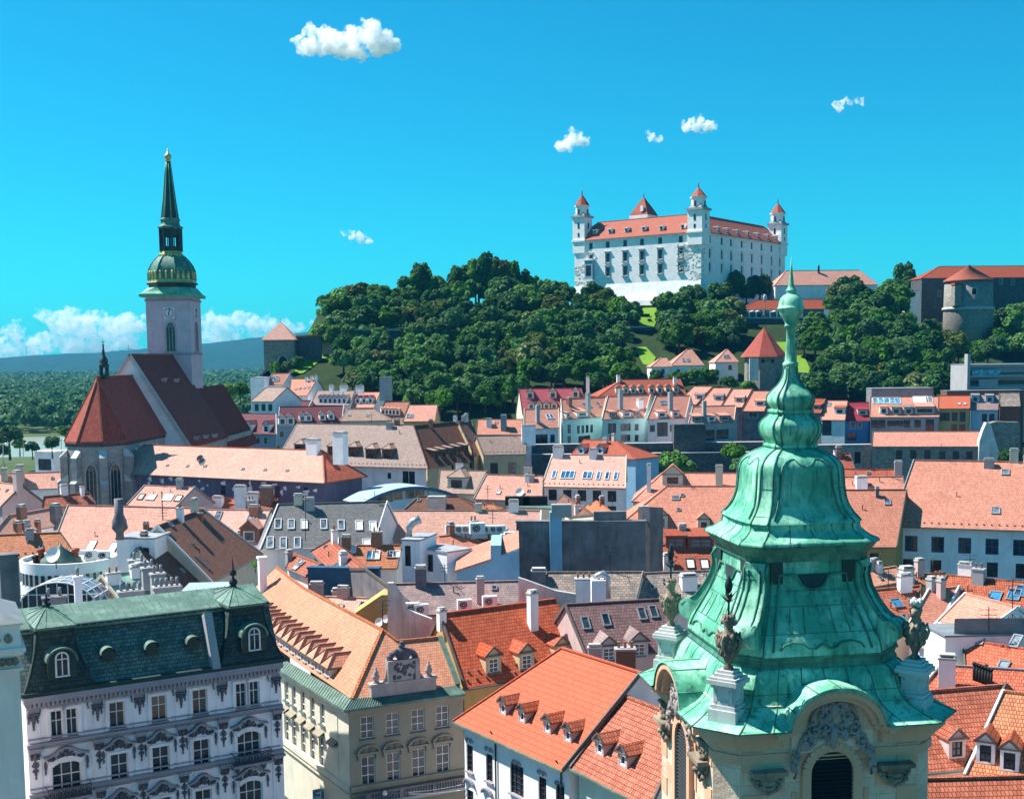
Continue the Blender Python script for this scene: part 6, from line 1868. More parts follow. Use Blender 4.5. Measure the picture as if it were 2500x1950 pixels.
for x, y0, y1 in ((925, 1240, 1560), (978, 1415, 1600)):
    pass
ph = T('terrace house with orange hip roof under a row of rooftop air conditioners', 'F 1342,1088 1650,1050 1720,965 1250,950', 160, pitch=26, ends='hg', roof='salmon', wall='cream', wins=[('F', 1392, 1150, 1392, 1150, 1, 1.3, 2.6, 'dark')], over=.3)
block('rooftop_extension', 'white concrete stair block with a curved metal vent', 'F', 1040, 1008, 1160, 1012, 153, 6, 'white', wins=[('F', 1080, 1110, 1080, 1110, 1, .8, 2.6, 'dark')])
block('roof_terrace', 'glazed roof terrace room of the white terrace house', 'F', 1160, 1062, 1340, 1092, 156, 4, 'white', wins=[('F', 1215, 1155, 1215, 1155, 1, 2.0, 2.2, 'dark')])
block('roof_plant', 'long narrow plant deck carrying a row of air conditioners', 'F', 1345, 965, 1700, 970, 166, 5, 'brown')
bw = thing('blue_wall_house', 'house with sky blue end wall under a lopsided pink roof', 'house', at(px('F', 1600, 1260), 148).xy.to_3d())
poly_wall(bw, 'wall', 'F', [(1405, 1275), (1405, 1203), (1632, 1132), (1632, 1040), (1702, 1040), (1702, 1108), (1822, 1066), (1826, 1275)], 148, 9, 'skyblue')
o_ = at(px('F', 1405, 1203), 148); q = [onplane(px('F', *p), o_, -Y) for p in ((1395, 1208), (1632, 1130), (1822, 1062))]
m = MB(); m.slab([q[0] - Y * .3 + Z * .05, q[1] - Y * .3 + Z * .05, q[1] + Y * 9 + Z * 1.0, q[0] + Y * 9 + Z * 1.0], [(0, 1, 2, 3)], .2); m.slab([q[1] + Y * .1 + Z * .05, q[2] + Y * .1 + Z * .05, q[2] + Y * 9 + Z, q[1] + Y * 9 + Z], [(0, 1, 2, 3)], .2)
part(m, 'roof', 'salmon', bw)
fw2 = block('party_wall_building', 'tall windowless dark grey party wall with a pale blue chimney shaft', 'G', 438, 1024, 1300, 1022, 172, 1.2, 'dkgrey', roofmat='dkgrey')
m = MB(); a_, b_ = at(px('G', 660, 952), 171), at(px('G', 740, 952), 171); m.obox((a_ + b_) / 2 - Z * 11 , X, Y, Z, (b_.x - a_.x) / 2, .6, 11); m.obox((a_ + b_) / 2 + Z * .15 + X * .8, X, Y, Z, 1.4, .7, .9, 1)
part(m, 'chimney_shaft', ['skyblue', 'grey'], fw2.th)
m = MB(); c_ = at(px('G', 1062, 1005), 172); m.obox(c_, X, Y, Z, 2.3, .5, 1.2); part(m, 'parapet', 'dkgrey', fw2.th)
m = MB(); p0, p1 = at(px('G', 1302, 965), 172), at(px('G', 1390, 968), 176); m.obox((p0 + p1) / 2 - Z * 5, (p1 - p0).normalized(), Vector((-(p1 - p0).y, (p1 - p0).x, 0)).normalized(), Z, (p1 - p0).length / 2, .6, 6); part(m, 'gable_end', 'dkgrey', fw2.th)
T('weathered grey tile roof patched with orange in the middle courtyard', 'G 600,1570 1228,1568 1280,1336 640,1376', 142, roof='oldgrey', wall='stained', pitch=34, verge='oldgrey', chim=[('G', 888, 1560, 2.0, 1.4, 2.9, 'white', 3), ('G', 588, 1410, 1.7, 1.2, 1.2, 'dkgrey', 0)])
T('weathered brown grey roof between the courtyard and the stone tower', 'G 1228,1540 1790,1515 1775,1366 1285,1338', 144, roof='oldgrey', wall='stained', pitch=34, verge='oldgrey', chim=[('G', 1585, 1455, 1.9, 1.2, 1.4, 'white')])
sw = thing('courtyard_wall', 'stained white courtyard wall stepping down beside the grey roof', 'wall', at(px('G', 600, 1530), 136).xy.to_3d())
poly_wall(sw, 'wall_face', 'G', [(452, 1390), (520, 1412), (700, 1478), (835, 1500), (835, 1640), (452, 1640)], 134, .5, 'stained')
dk = T('dark plum roof with two mauve gabled dormers behind the red tiles', 'K 905,690 1430,655 1440,275 770,372', 121, roof='plum', wall='pinkwall', pitch=40, snow=0, sky=[('K', 900, 468, 1035, 445, 2, .75, 1.5, 'pane', 'lead'), ('K', 1275, 405, 1352, 392, 2, .75, 1.5, 'pane', 'lead')],
       dorm=[('K', 1055, 720, 1055, 720, 1, 1.9, 1.7, dict(wall='pinkwall', roof='oldmauve', win='cross')), ('K', 1258, 690, 1258, 690, 1, 1.9, 1.7, dict(wall='pinkwall', roof='oldmauve', win='cross'))])
chimney(dk.th, at(px('K', 960, 690), 113), X, 1.2, .8, .9, 'grey', 0); chimney(dk.th, at(px('K', 1165, 770), 111), X, 1.8, 1.0, 1.9, 'brownwall', 3)
T('white building with pale pink roof and a row of slim skylights', 'G 605,784 1166,796 1171,580 680,570', 268, pitch=42, roof='palepink', wall='white', verge='cream', wins=[('G', 680, 842, 1075, 848, 5, 1.9, 2.4, 'dark'), ('G', 1075, 955, 1075, 955, 1, 1.9, 2.6, 'dark')], sky=[('G', 690, 706, 690, 706, 1, .8, 2.2, 'skyglassblue', 'whitepaint'), ('G', 752, 707, 810, 708, 3, 1.0, 2.2, 'skyglassblue', 'whitepaint'), ('G', 898, 710, 928, 711, 2, 1.0, 2.0, 'skyglassblue', 'whitepaint'), ('G', 987, 712, 1102, 715, 3, .8, 2.2, 'skyglassblue', 'whitepaint')], chim=[('G', 718, 578, 2.2, 1.4, 1.9), ('G', 952, 584, 1.6, 1.4, 1.6)], snow=1)
T('orange red hip roof in front of the dark city wall', 'G 800,577 1235,602 1110,478 890,476', 300, ends='hh', pitch=36, roof='castlered', wall='skyblue', dorm=[('G', 868, 568, 868, 568, 1, 2.0, 1.6), ('G', 995, 568, 995, 568, 1, 2.0, 1.6)])
T('house with plain peach pink roof left of the white building', 'G 155,868 612,882 616,716 240,705', 256, roof='pink', wall='pinkwall', verge='gutter', sky=[('G', 322, 825, 322, 825, 1, .8, .9, 'whitepaint')])
T('small tan roof with a large hipped dormer', 'F 1280,690 1528,698 1608,545 1293,538', 264, roof='tan', wall='cream', dorm=[('F', 1405, 660, 1405, 660, 1, 4.2, 2.4, dict(kind='hip', wall='cream', roof='tan', win='dark'))])
T('small orange gable roof below the white building', 'G 880,924 968,994 1088,990 985,868', 240, roof='orange', wall='cream')
T('small dark brown gable roof below the white building', 'G 690,906 800,988 938,988 768,826', 234, roof='brown', wall='cream')
T('little orange roof peeping over the pale pink roof', 'G 175,935 345,935 275,888 190,905', 226, ends='gh', roof='orange', wall='cream')
fr = block('flat_roofed_house', 'flat pale green roof with two dark boxes', 'G', 368, 925, 830, 942, 228, 6, 'cream', roofmat='coppergrey')
for x in (445, 565):
    m = MB(); c_ = at(px('G', x, 888), 230); m.obox(c_, X, Y, Z, 2.3, .8, 1.1, 0); part(m, 'roof_box', 'black', fr.th)
T('wide pink hip roof left of the copper bell roof', 'G 1060,1092 1800,1096 1920,786 1440,779', 206, ends='hg', roof='salmon', wall='cream', pitch=37, snow=0, sky=[('G', 1500, 862, 1500, 862, 1, 1.3, .9)], dorm=[('G', 1688, 1078, 1688, 1078, 1, 2.0, 2.0), ('G', 1408, 1066, 1408, 1066, 1, 2.0, 2.4)], chim=[('G', 1285, 985, 1.8, 1.2, 1.5, 'pinkwall')])
T('pink hip roof with a tall thin chimney behind the wider pink roof', 'G 1205,884 1920,888 1925,704 1410,687', 238, ends='hg', roof='salmon', wall='cream', pitch=36, chim=[('G', 1322, 810, .8, .8, 5.0, 'white'), ('G', 1790, 780, 1.4, .8, 3.8, 'cream')], dorm=[('G', 1480, 775, 1480, 775, 1, 4.0, 2.2)])
T('red roof with two wide blue glazed dormers by the tower', 'G 1280,1358 1760,1352 1745,1085 1388,1076', 180, roof='castlered', wall='cream', dorm=[('G', 1502, 1192, 1502, 1192, 1, 3.0, 1.8, dict(kind='shed', win='farblue', wall='rust', glassw=.8)), ('G', 1668, 1196, 1668, 1196, 1, 4.0, 1.8, dict(kind='shed', win='farblue', wall='rust', glassw=.8))], sky=[('G', 1598, 1300, 1692, 1302, 2, 1.2, 1.8, 'whitepaint', 'darkframe')], chim=[('G', 1450, 1320, 1.4, 1.2, 1.8), ('G', 1545, 1082, 1.1, 1, .9, 'grey')])
# --- row houses on the old city wall
R = dict(verge='cream')
T('white gabled building with wine red roof and two tiers of dormers', 'G 480,306 920,302 870,130 455,132', 428, pitch=48, roof='wine', wall='cream', dorm=[('G', 530, 200, 833, 192, 3, 2.6, 2.6, dict(wall='cream')), ('G', 538, 268, 690, 266, 4, 2.2, 2.0, dict(wall='cream'))], chim=[('G', 915, 180, 1.2, 1.2, 6.5)])
T('long red brown hip roof with a row of nine dormers', 'G 985,184 1572,168 1530,70 1140,68', 455, D1=461, ends='hh', pitch=40, roof='castlered', wall='cream', dorm=[('G', 1120, 166, 1268, 164, 4, 2.0, 2.3, dict(wall='cream')), ('G', 1342, 162, 1505, 158, 4, 2.0, 2.3, dict(wall='cream'))], chim=[('G', 1495, 105, 1.2, 1, 2.5), ('G', 1118, 85, 1.2, 1, 2.2)])
T('low salmon roofed house at the left end of the wall row', 'G 170,438 482,438 480,340 180,335', 375, roof='salmon', wall='lilac', chim=[('G', 258, 380, 1.5, 1.2, 2), ('G', 355, 400, 1.6, 1.6, 4, 'grey')], sky=[('G', 305, 358, 305, 358, 1, 1, 1)])
T('lilac fronted row house with bright skylight and a wide terrace window', 'G 488,402 722,392 720,265 490,268', 392, roof='salmon', wall='lilac', wins=[('G', 606, 472, 606, 472, 1, 4.6, 3.4, 'dark'), ('G', 548, 470, 680, 466, 2, 1.7, 2.6, 'dark')], sky=[('G', 650, 320, 674, 320, 2, 1.2, 2.0, 'skyglassblue', 'whitepaint')], chim=[('G', 580, 355, 1.2, 1, 5, 'grey')], **R)
T('pale cyan row house with five arched windows and roof terrace', 'G 745,337 1008,320 1044,195 728,195', 400, roof='salmon', wall='cyanwhite', wins=[('G', 790, 402, 790, 402, 1, 1.6, 2.9, 'dark'), ('G', 852, 404, 940, 400, 4, 1.4, 2.6, 'dark'), ('G', 790, 472, 790, 472, 1, 1.6, 2.6, 'dark'), ('G', 892, 470, 892, 470, 1, 6, 2.4, 'dark')], chim=[('G', 916, 285, 1.4, 1.2, 6, 'grey'), ('G', 790, 240, 1.6, 1.4, 2.2, 'brick')], sky=[('G', 905, 245, 905, 245, 1, 4, 2), ('G', 985, 240, 985, 240, 1, 1.5, 1.8)], dorm=[('G', 880, 318, 880, 318, 1, 5.5, 1.6, dict(kind='shed', wall='white')), ('G', 785, 325, 785, 325, 1, 2.0, 1.6, dict(kind='shed', wall='white'))], **R)
T('mint green row house in the middle of the wall row', 'G 1008,337 1292,324 1334,178 1045,180', 400, roof='salmon', wall='teal', wins=[('G', 1062, 398, 1090, 398, 2, 1.6, 3.4, 'dark'), ('G', 1166, 390, 1166, 390, 1, 4.2, 2.4, 'dark'), ('G', 1240, 390, 1240, 390, 1, 1.6, 2.2, 'dark'), ('G', 1078, 462, 1078, 462, 1, 2.4, 2.4, 'dark'), ('G', 1166, 462, 1166, 462, 1, 4.0, 2.2, 'dark'), ('G', 1240, 462, 1240, 462, 1, 1.6, 2.2, 'dark')], chim=[('G', 1132, 275, 1.4, 1.2, 6.5, 'grey'), ('G', 1262, 255, 2, 1.4, 2.5, 'white')], dorm=[('G', 1085, 322, 1085, 322, 1, 3, 1.7, dict(kind='shed', wall='dkgrey')), ('G', 1175, 320, 1175, 320, 1, 3.6, 1.7, dict(kind='shed', wall='white')), ('G', 1245, 315, 1245, 315, 1, 2.6, 1.7, dict(kind='shed', wall='dkgrey'))], **R)
T('lilac row house with a tall central window bay', 'G 1308,337 1566,327 1602,180 1366,180', 400, roof='salmon', wall='lilac', wins=[('G', 1345, 398, 1345, 398, 1, 2, 2.2, 'dark'), ('G', 1412, 404, 1412, 404, 1, 4.2, 4.6, 'dark'), ('G', 1480, 396, 1480, 396, 1, 2, 2.2, 'dark')], chim=[('G', 1465, 285, 1.4, 1.2, 6, 'grey')], sky=[('G', 1428, 228, 1428, 228, 1, 4, 1.6)], dorm=[('G', 1410, 322, 1410, 322, 1, 3.6, 1.7, dict(kind='shed', wall='white')), ('G', 1500, 316, 1500, 316, 1, 2.8, 1.7, dict(kind='shed', wall='white'))], **R)
T('white row house with a dark roof terrace at the right end of the row', 'G 1585,364 1888,354 1906,250 1610,245', 388, roof='salmon', wall='grey', wins=[('G', 1728, 442, 1728, 442, 1, 3.4, 3.4, 'dark'), ('G', 1812, 435, 1812, 435, 1, 4.4, 3.0, 'dark')], chim=[('G', 1690, 325, 1.2, 1, 5, 'grey')], dorm=[('G', 1650, 350, 1650, 350, 1, 4, 1.6, dict(kind='shed', wall='dkgrey')), ('G', 1740, 348, 1740, 348, 1, 3, 1.6, dict(kind='shed', wall='white')), ('G', 1830, 345, 1830, 345, 1, 4, 1.6, dict(kind='shed', wall='dkgrey'))], **R)
for i, (sp, D, dx, lab) in enumerate((('G 1500,238 1640,246 1748,124 1622,112', 428, (1660, 200), 'first narrow house with slanted salmon roof, leftmost of the stepped four'), ('G 1650,250 1802,250 1874,130 1750,126', 424, (1785, 208), 'second narrow house with slanted salmon roof in the stepped four'),
        ('G 1806,256 1945,272 2012,140 1882,132', 420, (1924, 220), 'third narrow house with slanted salmon roof in the stepped four'), ('G 1945,282 2092,284 2144,156 2018,142', 414, (2062, 243), 'narrow house with slanted salmon roof nearest the copper spire, last of the stepped four'))):
    T(lab, sp, D, D1=D - 2, roof='salmon', wall='dkgrey', pitch=38, verge='brown', dorm=[('G', dx[0], dx[1], dx[0], dx[1], 1, 3.4, 1.4, dict(kind='shed', roof='oldmauve' if i < 2 else 'salmon', wall='white'))], wins=[('G', 2000, 305, 2030, 307, 2, 1.6, 2.0, 'far')] if i == 3 else [], group=None)
T('house half hidden behind the copper bulbs with an orange dormer', 'H 690,292 832,294 860,200 730,198', 405, roof='castlered', wall='dkgrey', dorm=[('H', 800, 270, 800, 270, 1, 3, 1.4, dict(kind='shed'))])
T('white row house with salmon roof and red dormer just right of the copper bulbs', 'H 828,340 992,342 1008,215 862,212', 400, roof='salmon', wall='cyanwhite', dorm=[('H', 955, 302, 955, 302, 1, 3.4, 2.0, dict(kind='shed', roof='castlered'))], wins=[('H', 870, 395, 870, 395, 1, 3, 5, 'dark')], sky=[('H', 887, 240, 887, 240, 1, 1, 1.6)])
T('narrow house with crimson roof and brown and blue front', 'H 990,348 1154,346 1152,225 1012,222', 398, roof='wine', wall='blue', dorm=[('H', 1110, 308, 1110, 308, 1, 3.2, 1.8, dict(kind='shed', wall='pinkwall'))], wins=[('H', 1043, 378, 1043, 378, 1, 1.8, 2.2), ('H', 1090, 378, 1090, 378, 1, 1.4, 2.2), ('H', 1035, 452, 1035, 452, 1, 3.2, 2.4, 'dark')])
b4 = T('wide grey fronted house with a blue glazed roof band and four dormers', 'H 1154,322 1620,320 1614,190 1160,185', 397, roof='salmon', wall='grey', wins=[('H', 1187, 368, 1236, 367, 2, 2.2, 2.6, 'dark'), ('H', 1326, 364, 1326, 364, 1, 5, 1.8, 'dark'), ('H', 1404, 366, 1474, 366, 2, 2.0, 2.4, 'dark'), ('H', 1556, 378, 1556, 378, 1, 2.6, 4, 'dark')],
   sky=[('H', 1195, 213, 1342, 213, 5, 1.7, 2.6, 'paneblue', 'whitepaint'), ('H', 1496, 210, 1496, 210, 1, 4.6, 3.6, 'whitepaint', 'whitepaint'), ('H', 1552, 212, 1552, 212, 1, 2, 3.6, 'skyglass', 'whitepaint')], dorm=[('H', 1250, 300, 1250, 300, 1, 2.4, 2.2, dict(kind='shed', wall='white')), ('H', 1333, 302, 1415, 302, 2, 2.8, 2.2, dict(kind='shed', wall='grey', roof='oldgrey')), ('H', 1522, 298, 1522, 298, 1, 6.0, 2.2, dict(kind='shed', wall='grey', glassw=.85))])
block('roof_attic', 'flat grey attic storey on top of the wide grey fronted house', 'H', 1168, 134, 1580, 134, 407, 6, 'lead', turn=0)
T('olive fronted house with a bright red roof and two rows of windows', 'H 1612,265 1824,270 1826,178 1614,180', 396, D1=394, roof='redsmooth', wall='olive', wins=[('H', 1640, 320, 1672, 321, 2, 1.6, 2.6, 'dark'), ('H', 1722, 320, 1722, 320, 1, 1.8, 2.8, 'dark'), ('H', 1775, 320, 1805, 321, 2, 1.8, 3.2, 'dark'), ('H', 1718, 394, 1718, 394, 1, 1.6, 2.4, 'dark'), ('H', 1772, 394, 1803, 394, 2, 1.8, 2.4, 'dark')], sky=[('H', 1752, 233, 1790, 233, 2, .8, .8, 'whitepaint')])
T('bright blue fronted house with pointed white windows and two dormers', 'H 1826,274 2012,274 2016,175 1826,172', 396, roof='oldmauve', wall='skyblue', dorm=[('H', 1860, 222, 1955, 224, 2, 2.4, 2.2, dict(kind='shed', roof='lead'))], wins=[('H', 1850, 320, 1850, 320, 1, 2, 3.4, 'dark'), ('H', 1920, 325, 1970, 326, 2, 1.9, 2.8, 'far'), ('H', 1850, 395, 1850, 395, 1, 2, 2.4, 'dark')])
T('dark red fronted house with a white awning terrace at the right edge', 'H 2020,250 2160,252 2150,160 2020,160', 402, D1=401, roof='dkgrey' if False else 'oldgrey', wall='rust')
lr = T('long low ruined range with bright pink roof and black window holes', 'H 1170,517 1884,517 1918,420 1177,418', 372, pitch=34, roof='salmon', ridge='salmon', wall='rubble', wins=[('H', 1352, 572, 1540, 570, 3, 1.8, 2.6, 'dark'), ('H', 1640, 574, 1820, 578, 3, 1.8, 2.4, 'dark')])
# --- city wall
cwm = thing('city_wall', 'long dark medieval city wall in shade below the row houses', 'wall', at(px('G', 1500, 480), 380).xy.to_3d())
def wallrun(c, x0, y0, x1, y1, D, thick, mat, name, wins=()):
    a, b = at(px(c, x0, y0), D), at(px(c, x1, y1), D); b.z = a.z
    w = Wall(a, b, 0, a.z); m = MB(); sp = win_specs(w, wins)
    wall_face(m, a, w.u, w.L, 0, a.z, [(p - q / 2, p + q / 2, r - s / 2, r + s / 2) for p, r, q, s, _ in sp], w.n, .8)
    m.face([w.P(0, a.z), w.P(w.L, a.z), w.P(w.L, a.z, -thick), w.P(0, a.z, -thick)], 1); m.face([w.P(w.L, 0), w.P(w.L, 0, -thick), w.P(w.L, a.z, -thick), w.P(w.L, a.z)])
    m.face([w.P(0, 0, -thick), w.P(0, 0), w.P(0, a.z), w.P(0, a.z, -thick)])
    for p, r, q, s, _ in sp: m.face([w.P(p - q / 2, r - s / 2, -.8), w.P(p + q / 2, r - s / 2, -.8), w.P(p + q / 2, r + s / 2, -.8), w.P(p - q / 2, r + s / 2, -.8)], 2)
    return part(m, name, [mat, 'concrete', 'black'], cwm)
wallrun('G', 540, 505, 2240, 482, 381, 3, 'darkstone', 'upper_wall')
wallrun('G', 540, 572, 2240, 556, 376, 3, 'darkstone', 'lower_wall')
wallrun('H', 800, 508, 1172, 510, 375, 3, 'rubble', 'ruined_wall', [('H', 1075, 592, 1075, 592, 1, 1.9, 3.6), ('H', 1170, 582, 1170, 582, 1, 1.9, 3.2), ('H', 1262, 582, 1262, 582, 1, 1.9, 3.2)])
sg = thing('wall_tower', 'dark grey stone annex with a flat top rising from the city wall', 'building', at(px('G', 1600, 470), 378).xy.to_3d())
poly_wall(sg, 'wall_face', 'G', [(1490, 372), (1700, 368), (1705, 560), (1488, 560)], 379, 6, 'darkstone')
gb = thing('ruined_gable', 'broken pale gable end standing beside the long pink roof', 'ruin', at(px('H', 1950, 610), 366).xy.to_3d())
poly_wall(gb, 'gable_wall', 'H', [(1880, 620), (1888, 480), (1915, 400), (1935, 358), (1962, 362), (1985, 450), (2015, 545), (2005, 625)], 366, 2, 'stained')
poly_wall(gb, 'rubble_wall', 'H', [(1962, 362), (2000, 352), (2155, 356), (2160, 560), (2020, 560), (1985, 450)], 369, 3, 'rubble')
# --- modern villa above the row
mv = block('modern_villa', 'modern white villa with stacked balconies and a blue glass balustrade', 'D', 1790, 930, 2260, 930, 436, 14, 'grey', z0=5, turn=0)
vm = MB(); A_ = lambda x, y: at(px('D', x, y), 436)
for y0, y1, out, mt in ((930, 945, 1.2, 0), (1000, 1012, 2.2, 0), (1075, 1090, 2.6, 0), (1095, 1110, 3.0, 0)):
    a, b = A_(1788, y0), A_(2260, y0 + 8); vm.obox((a + b) / 2 - Y * out / 2, X, Y, Z, (b.x - a.x) / 2, out / 2 + .2, abs(A_(1788, y1).z - a.z) / 2, 0)
for y, h in ((1045, 26), (985, 10)):
    a, b = A_(1800, y), A_(2260, y); vm.obox((a + b) / 2 - Y * .1, X, Y, Z, (b.x - a.x) / 2, .1, h / 2 * 436 / 3000 / 2.73, 1)
a, b = A_(1825, 982), A_(2012, 982); vm.obox((a + b) / 2 - Y * 1.8, X, Y, Z, (b.x - a.x) / 2, .08, 1.0, 2)
a, b = A_(1865, 1055), A_(1990, 1055); vm.obox((a + b) / 2 - Y * 2.4, X, Y, Z, (b.x - a.x) / 2, .3, 1.6, 0)
a = A_(1795, 990); vm.obox(a - Y * 1.5, X, Y, Z, .5, 1.5, 7, 0)
part(vm, 'balcony', ['grey', 'brownwall', 'paneblue'], mv.th)
block('garage_terrace', 'low terrace building with a white awning below the modern villa', 'H', 1670, 150, 2184, 150, 410, 6, 'brownwall', roofmat='lead', turn=0)
# --- right of the tower
T('white palace with huge salmon roof and dark blue framed windows', 'H 1295,1048 2330,1083 2330,630 1450,603', 193, pitch=42, roof='salmon', wall='white', over=.9, gut='coppergrey', verge='lead', snow=1, wins=[('H', 1432, 1160, 2155, 1197, 5, 1.9, 2.5, 'farblue'), ('H', 1412, 1312, 2165, 1350, 5, 1.6, 2.3, 'dark')], sky=[('H', 2060, 690, 2060, 690, 1, 1.1, 1.1), ('H', 1995, 945, 1995, 945, 1, 1.2, 1.3)], chim=[])
T('salmon roofed house with a yellow wall between the tower and white palace', 'H 960,1188 1335,1188 1400,808 975,805', 187, pitch=42, roof='salmon', wall='ochre', wins=[('H', 1185, 1275, 1185, 1275, 1, 1.3, 2.2, 'dark')], sky=[('H', 1272, 888, 1272, 888, 1, .9, 1.1)], chim=[('H', 1205, 850, .5, .5, 1.3, 'dkgrey')])
T('low red roof strip behind the white palace gable', 'H 880,725 1338,730 1338,672 960,668', 236, roof='castlered', wall='white', chim=[('H', 1345, 700, 1.4, 1, 2.2, 'pinkwall')])
T('salmon roof with a boxy lilac roof hatch right of the copper bell', 'H 960,803 1392,800 1378,725 960,713', 216, roof='salmon', wall='white', chim=[('H', 1098, 785, 1.9, 1.6, 1.6, 'lilac')])
T('small red roof peeping out right of the copper bell', 'H 860,670 1056,668 1022,568 860,566', 244, roof='castlered', wall='white')
T('low peach roof at the foot of the white palace', 'H 1130,1460 1385,1415 1352,1338 1120,1325', 166, roof='peach', wall='ochre', pitch=30)
T('ochre orange roof with a pale stone chimney below the palace windows', 'H 1390,1450 1790,1425 1645,1360 1400,1375', 158, roof='orange', wall='ochre', pitch=30, chim=[('H', 1400, 1425, 1.6, 1.2, 1.9, 'stained'), ('H', 1485, 1372, 1.0, .9, 1.9, 'pinkwall')])
T('large brick red roof with skylights at the right edge', 'L 1560,345 2330,430 2300,120 1640,226', 142, roof='rust', wall='cream', pitch=32, sky=[('L', 1990, 295, 2120, 278, 2, 1.3, 1.8, 'skyglassblue', 'lead'), ('L', 2165, 255, 2165, 255, 1, 1.2, 1.8, 'skyglassblue', 'lead')])
T('mauve red tile roof with a skylight behind the right urn', 'L 1230,430 1470,405 1492,212 1150,252', 136, roof='rust', wall='cream', pitch=32, sky=[('L', 1335, 335, 1335, 335, 1, 1.3, 1.3, 'skyglassblue', 'lead'), ('L', 1515, 362, 1515, 362, 1, 1.1, 1.0, 'skyglassblue', 'lead')])
T('salmon roof edged in white directly above the right urn', 'L 1400,500 1630,470 1792,268 1506,202', 132, roof='salmon', wall='pinkwall', pitch=32, verge='whitepaint')
T('salmon roof with two long skylights sloping towards the urn', 'L 1455,612 1690,690 2140,368 1802,262', 122, roof='salmon', wall='white', pitch=34, verge='whitepaint', sky=[('L', 1510, 562, 1590, 500, 2, .6, 1.4, 'skyglassblue', 'whitepaint')])
rb = block('roof_terrace', 'white roof terrace with a blue grey railing at the right edge', 'L', 1660, 560, 2240, 545, 114, 5, 'white', roofmat='lead')
m = MB(); a, b = at(px('L', 1722, 510), 114.5), at(px('L', 2240, 478), 114.5)
m.obox((a + b) / 2, X, Y, Z, (b.x - a.x) / 2, .05, .9, 0)
for i in range(14): m.bar(a.lerp(b, i / 13) - Z, a.lerp(b, i / 13) + Z * .95, .06, .06, 1)
part(m, 'railing', ['lead', 'iron'], rb.th)
T('red tile roof with a small roof window under the roof terrace', 'L 1790,770 2330,862 2250,590 1745,626', 112, roof='red', wall='cream', pitch=32, sky=[('L', 2050, 748, 2050, 748, 1, .9, 1.0, 'skyglass', 'lead'), ('L', 1890, 590, 1890, 590, 1, .7, .8), ('L', 2130, 590, 2130, 590, 1, .8, 1.6)], snow=1)
cp = T('red roof with a tall white chimney and a cluster of black flue pipes', 'L 1480,935 2180,985 2330,870 1640,668', 104, roof='red', wall='cream', pitch=30, ridge='lead', chim=[('L', 1668, 900, 1.4, 1.1, 2.7, 'white')])
m = MB()
for i in range(7):
    p = onplane(px('L', 1850 + i * 19, 842 + i * 7), cp.E0, cp.N); m.tube([p - Z * .3, p + Z * 1.35], .13, 8); m.lathe(p + Z * 1.35, [(0, .2), (.15, .2), (.2, .1)], 8)
part(m, 'flue_pipes', 'black', cp.th, cp.roof)
T('rust tiled roof with one gabled dormer beside the stone tower', 'L 1470,1468 1800,1436 2056,868 1520,930', 88, roof='rust', wall='sandstone', pitch=40, dorm=[('L', 1738, 1365, 1738, 1365, 1, 1.4, 1.6, dict(wall='pinkwall', win='dark'))], snow=0)
T('orange pantile roof with two white dormers at the lower right edge', 'L 1790,1478 2380,1560 2380,1010 2052,866', 86, roof='orange', wall='white', pitch=38, verge='whitepaint', dorm=[('L', 1925, 1400, 1925, 1400, 1, 1.25, 1.7, dict(wall='white', win='dark', roof='rust')), ('L', 2085, 1452, 2085, 1452, 1, 1.25, 1.7, dict(wall='white', win='dark', roof='rust'))])
T('dark orange pantile roof filling the lower right corner', 'L 1440,1730 2350,1705 2350,1474 1480,1512', 77, roof='rust', wall='white', pitch=38)
# --- left foreground between the landmarks
T('green standing seam copper roof crowded with chimney stacks', 'I 812,338 1200,288 960,100 682,168', 138, pitch=36, roof='copperpale', ridge='coppergrey', wall='cream', gable='beige', verge='cream', gut='gutter')
st = house
cst = LOC
fl = block('flat_roofed_house', 'pale blue grey flat roof behind the green copper roof', 'I', 1180, 298, 1470, 290, 146, 9, 'cream', roofmat='bluegrey')
block('white_stair_block', 'white block with two stacked windows and a steel vent hood', 'E', 775, 1272, 1030, 1272, 166, 6, 'white', wins=[('E', 972, 1300, 972, 1300, 1, .9, 1.3, 'dark'), ('E', 972, 1360, 972, 1360, 1, .9, 1.3, 'dark')])
# ---------------------------------------------------------------- buildings on the castle hill
gt = at(px('B', 118, 640), 520); gt2 = at(px('B', 322, 640), 520)
gate = thing('gate_tower', 'square stone gate tower with a pink pyramid roof left of the wood', 'tower', ((gt + gt2) / 2 + Y * 8).xy.to_3d() + Z * 34)
gw = gt2.x - gt.x; gx = (gt.x + gt2.x) / 2; gzt = at(px('B', 220, 626), 520).z
m = MB(); m.box((gx, 520 + gw * .45, (gzt + 8) / 2), (gw, gw * .9, gzt - 8), 0)
for i, s in enumerate((.5, .32, .16)): m.box((gx - gw * .48 + i * 1.2, 519, 30 + i * 2), (3.2, 3, 20 - i * 2), 0)
part(m, 'wall', 'rubble', gate)
m = MB(); e = .8; az_ = at(px('B', 240, 505), 520 + gw * .45)
c4 = [Vector((gx + s * (gw / 2 + e), 520 + gw * .45 + t * (gw * .45 + e), gzt)) for s, t in ((-1, -1), (1, -1), (1, 1), (-1, 1))]; ap = Vector((gx, 520 + gw * .45, az_.z))
m.slab(c4 + [ap], [(0, 1, 4), (1, 2, 4), (2, 3, 4), (3, 0, 4)], .3); m.lathe(ap - Z * .3, [(0, .2), (2.2, .03)], 6)
part(m, 'roof', 'pink', gate)
arch_window(gate, Vector((gx + 1.5, 520, 38)), X, -Y, 4.2, 9.5, 'point', 'paledstone', 'black', .5, 0, 'gateway')
bas = thing('bastion_wall', 'stone rampart with a red capped wall between the gate tower and the wood', 'wall', at(px('B', 500, 650), 530).xy.to_3d() + Z * 38)
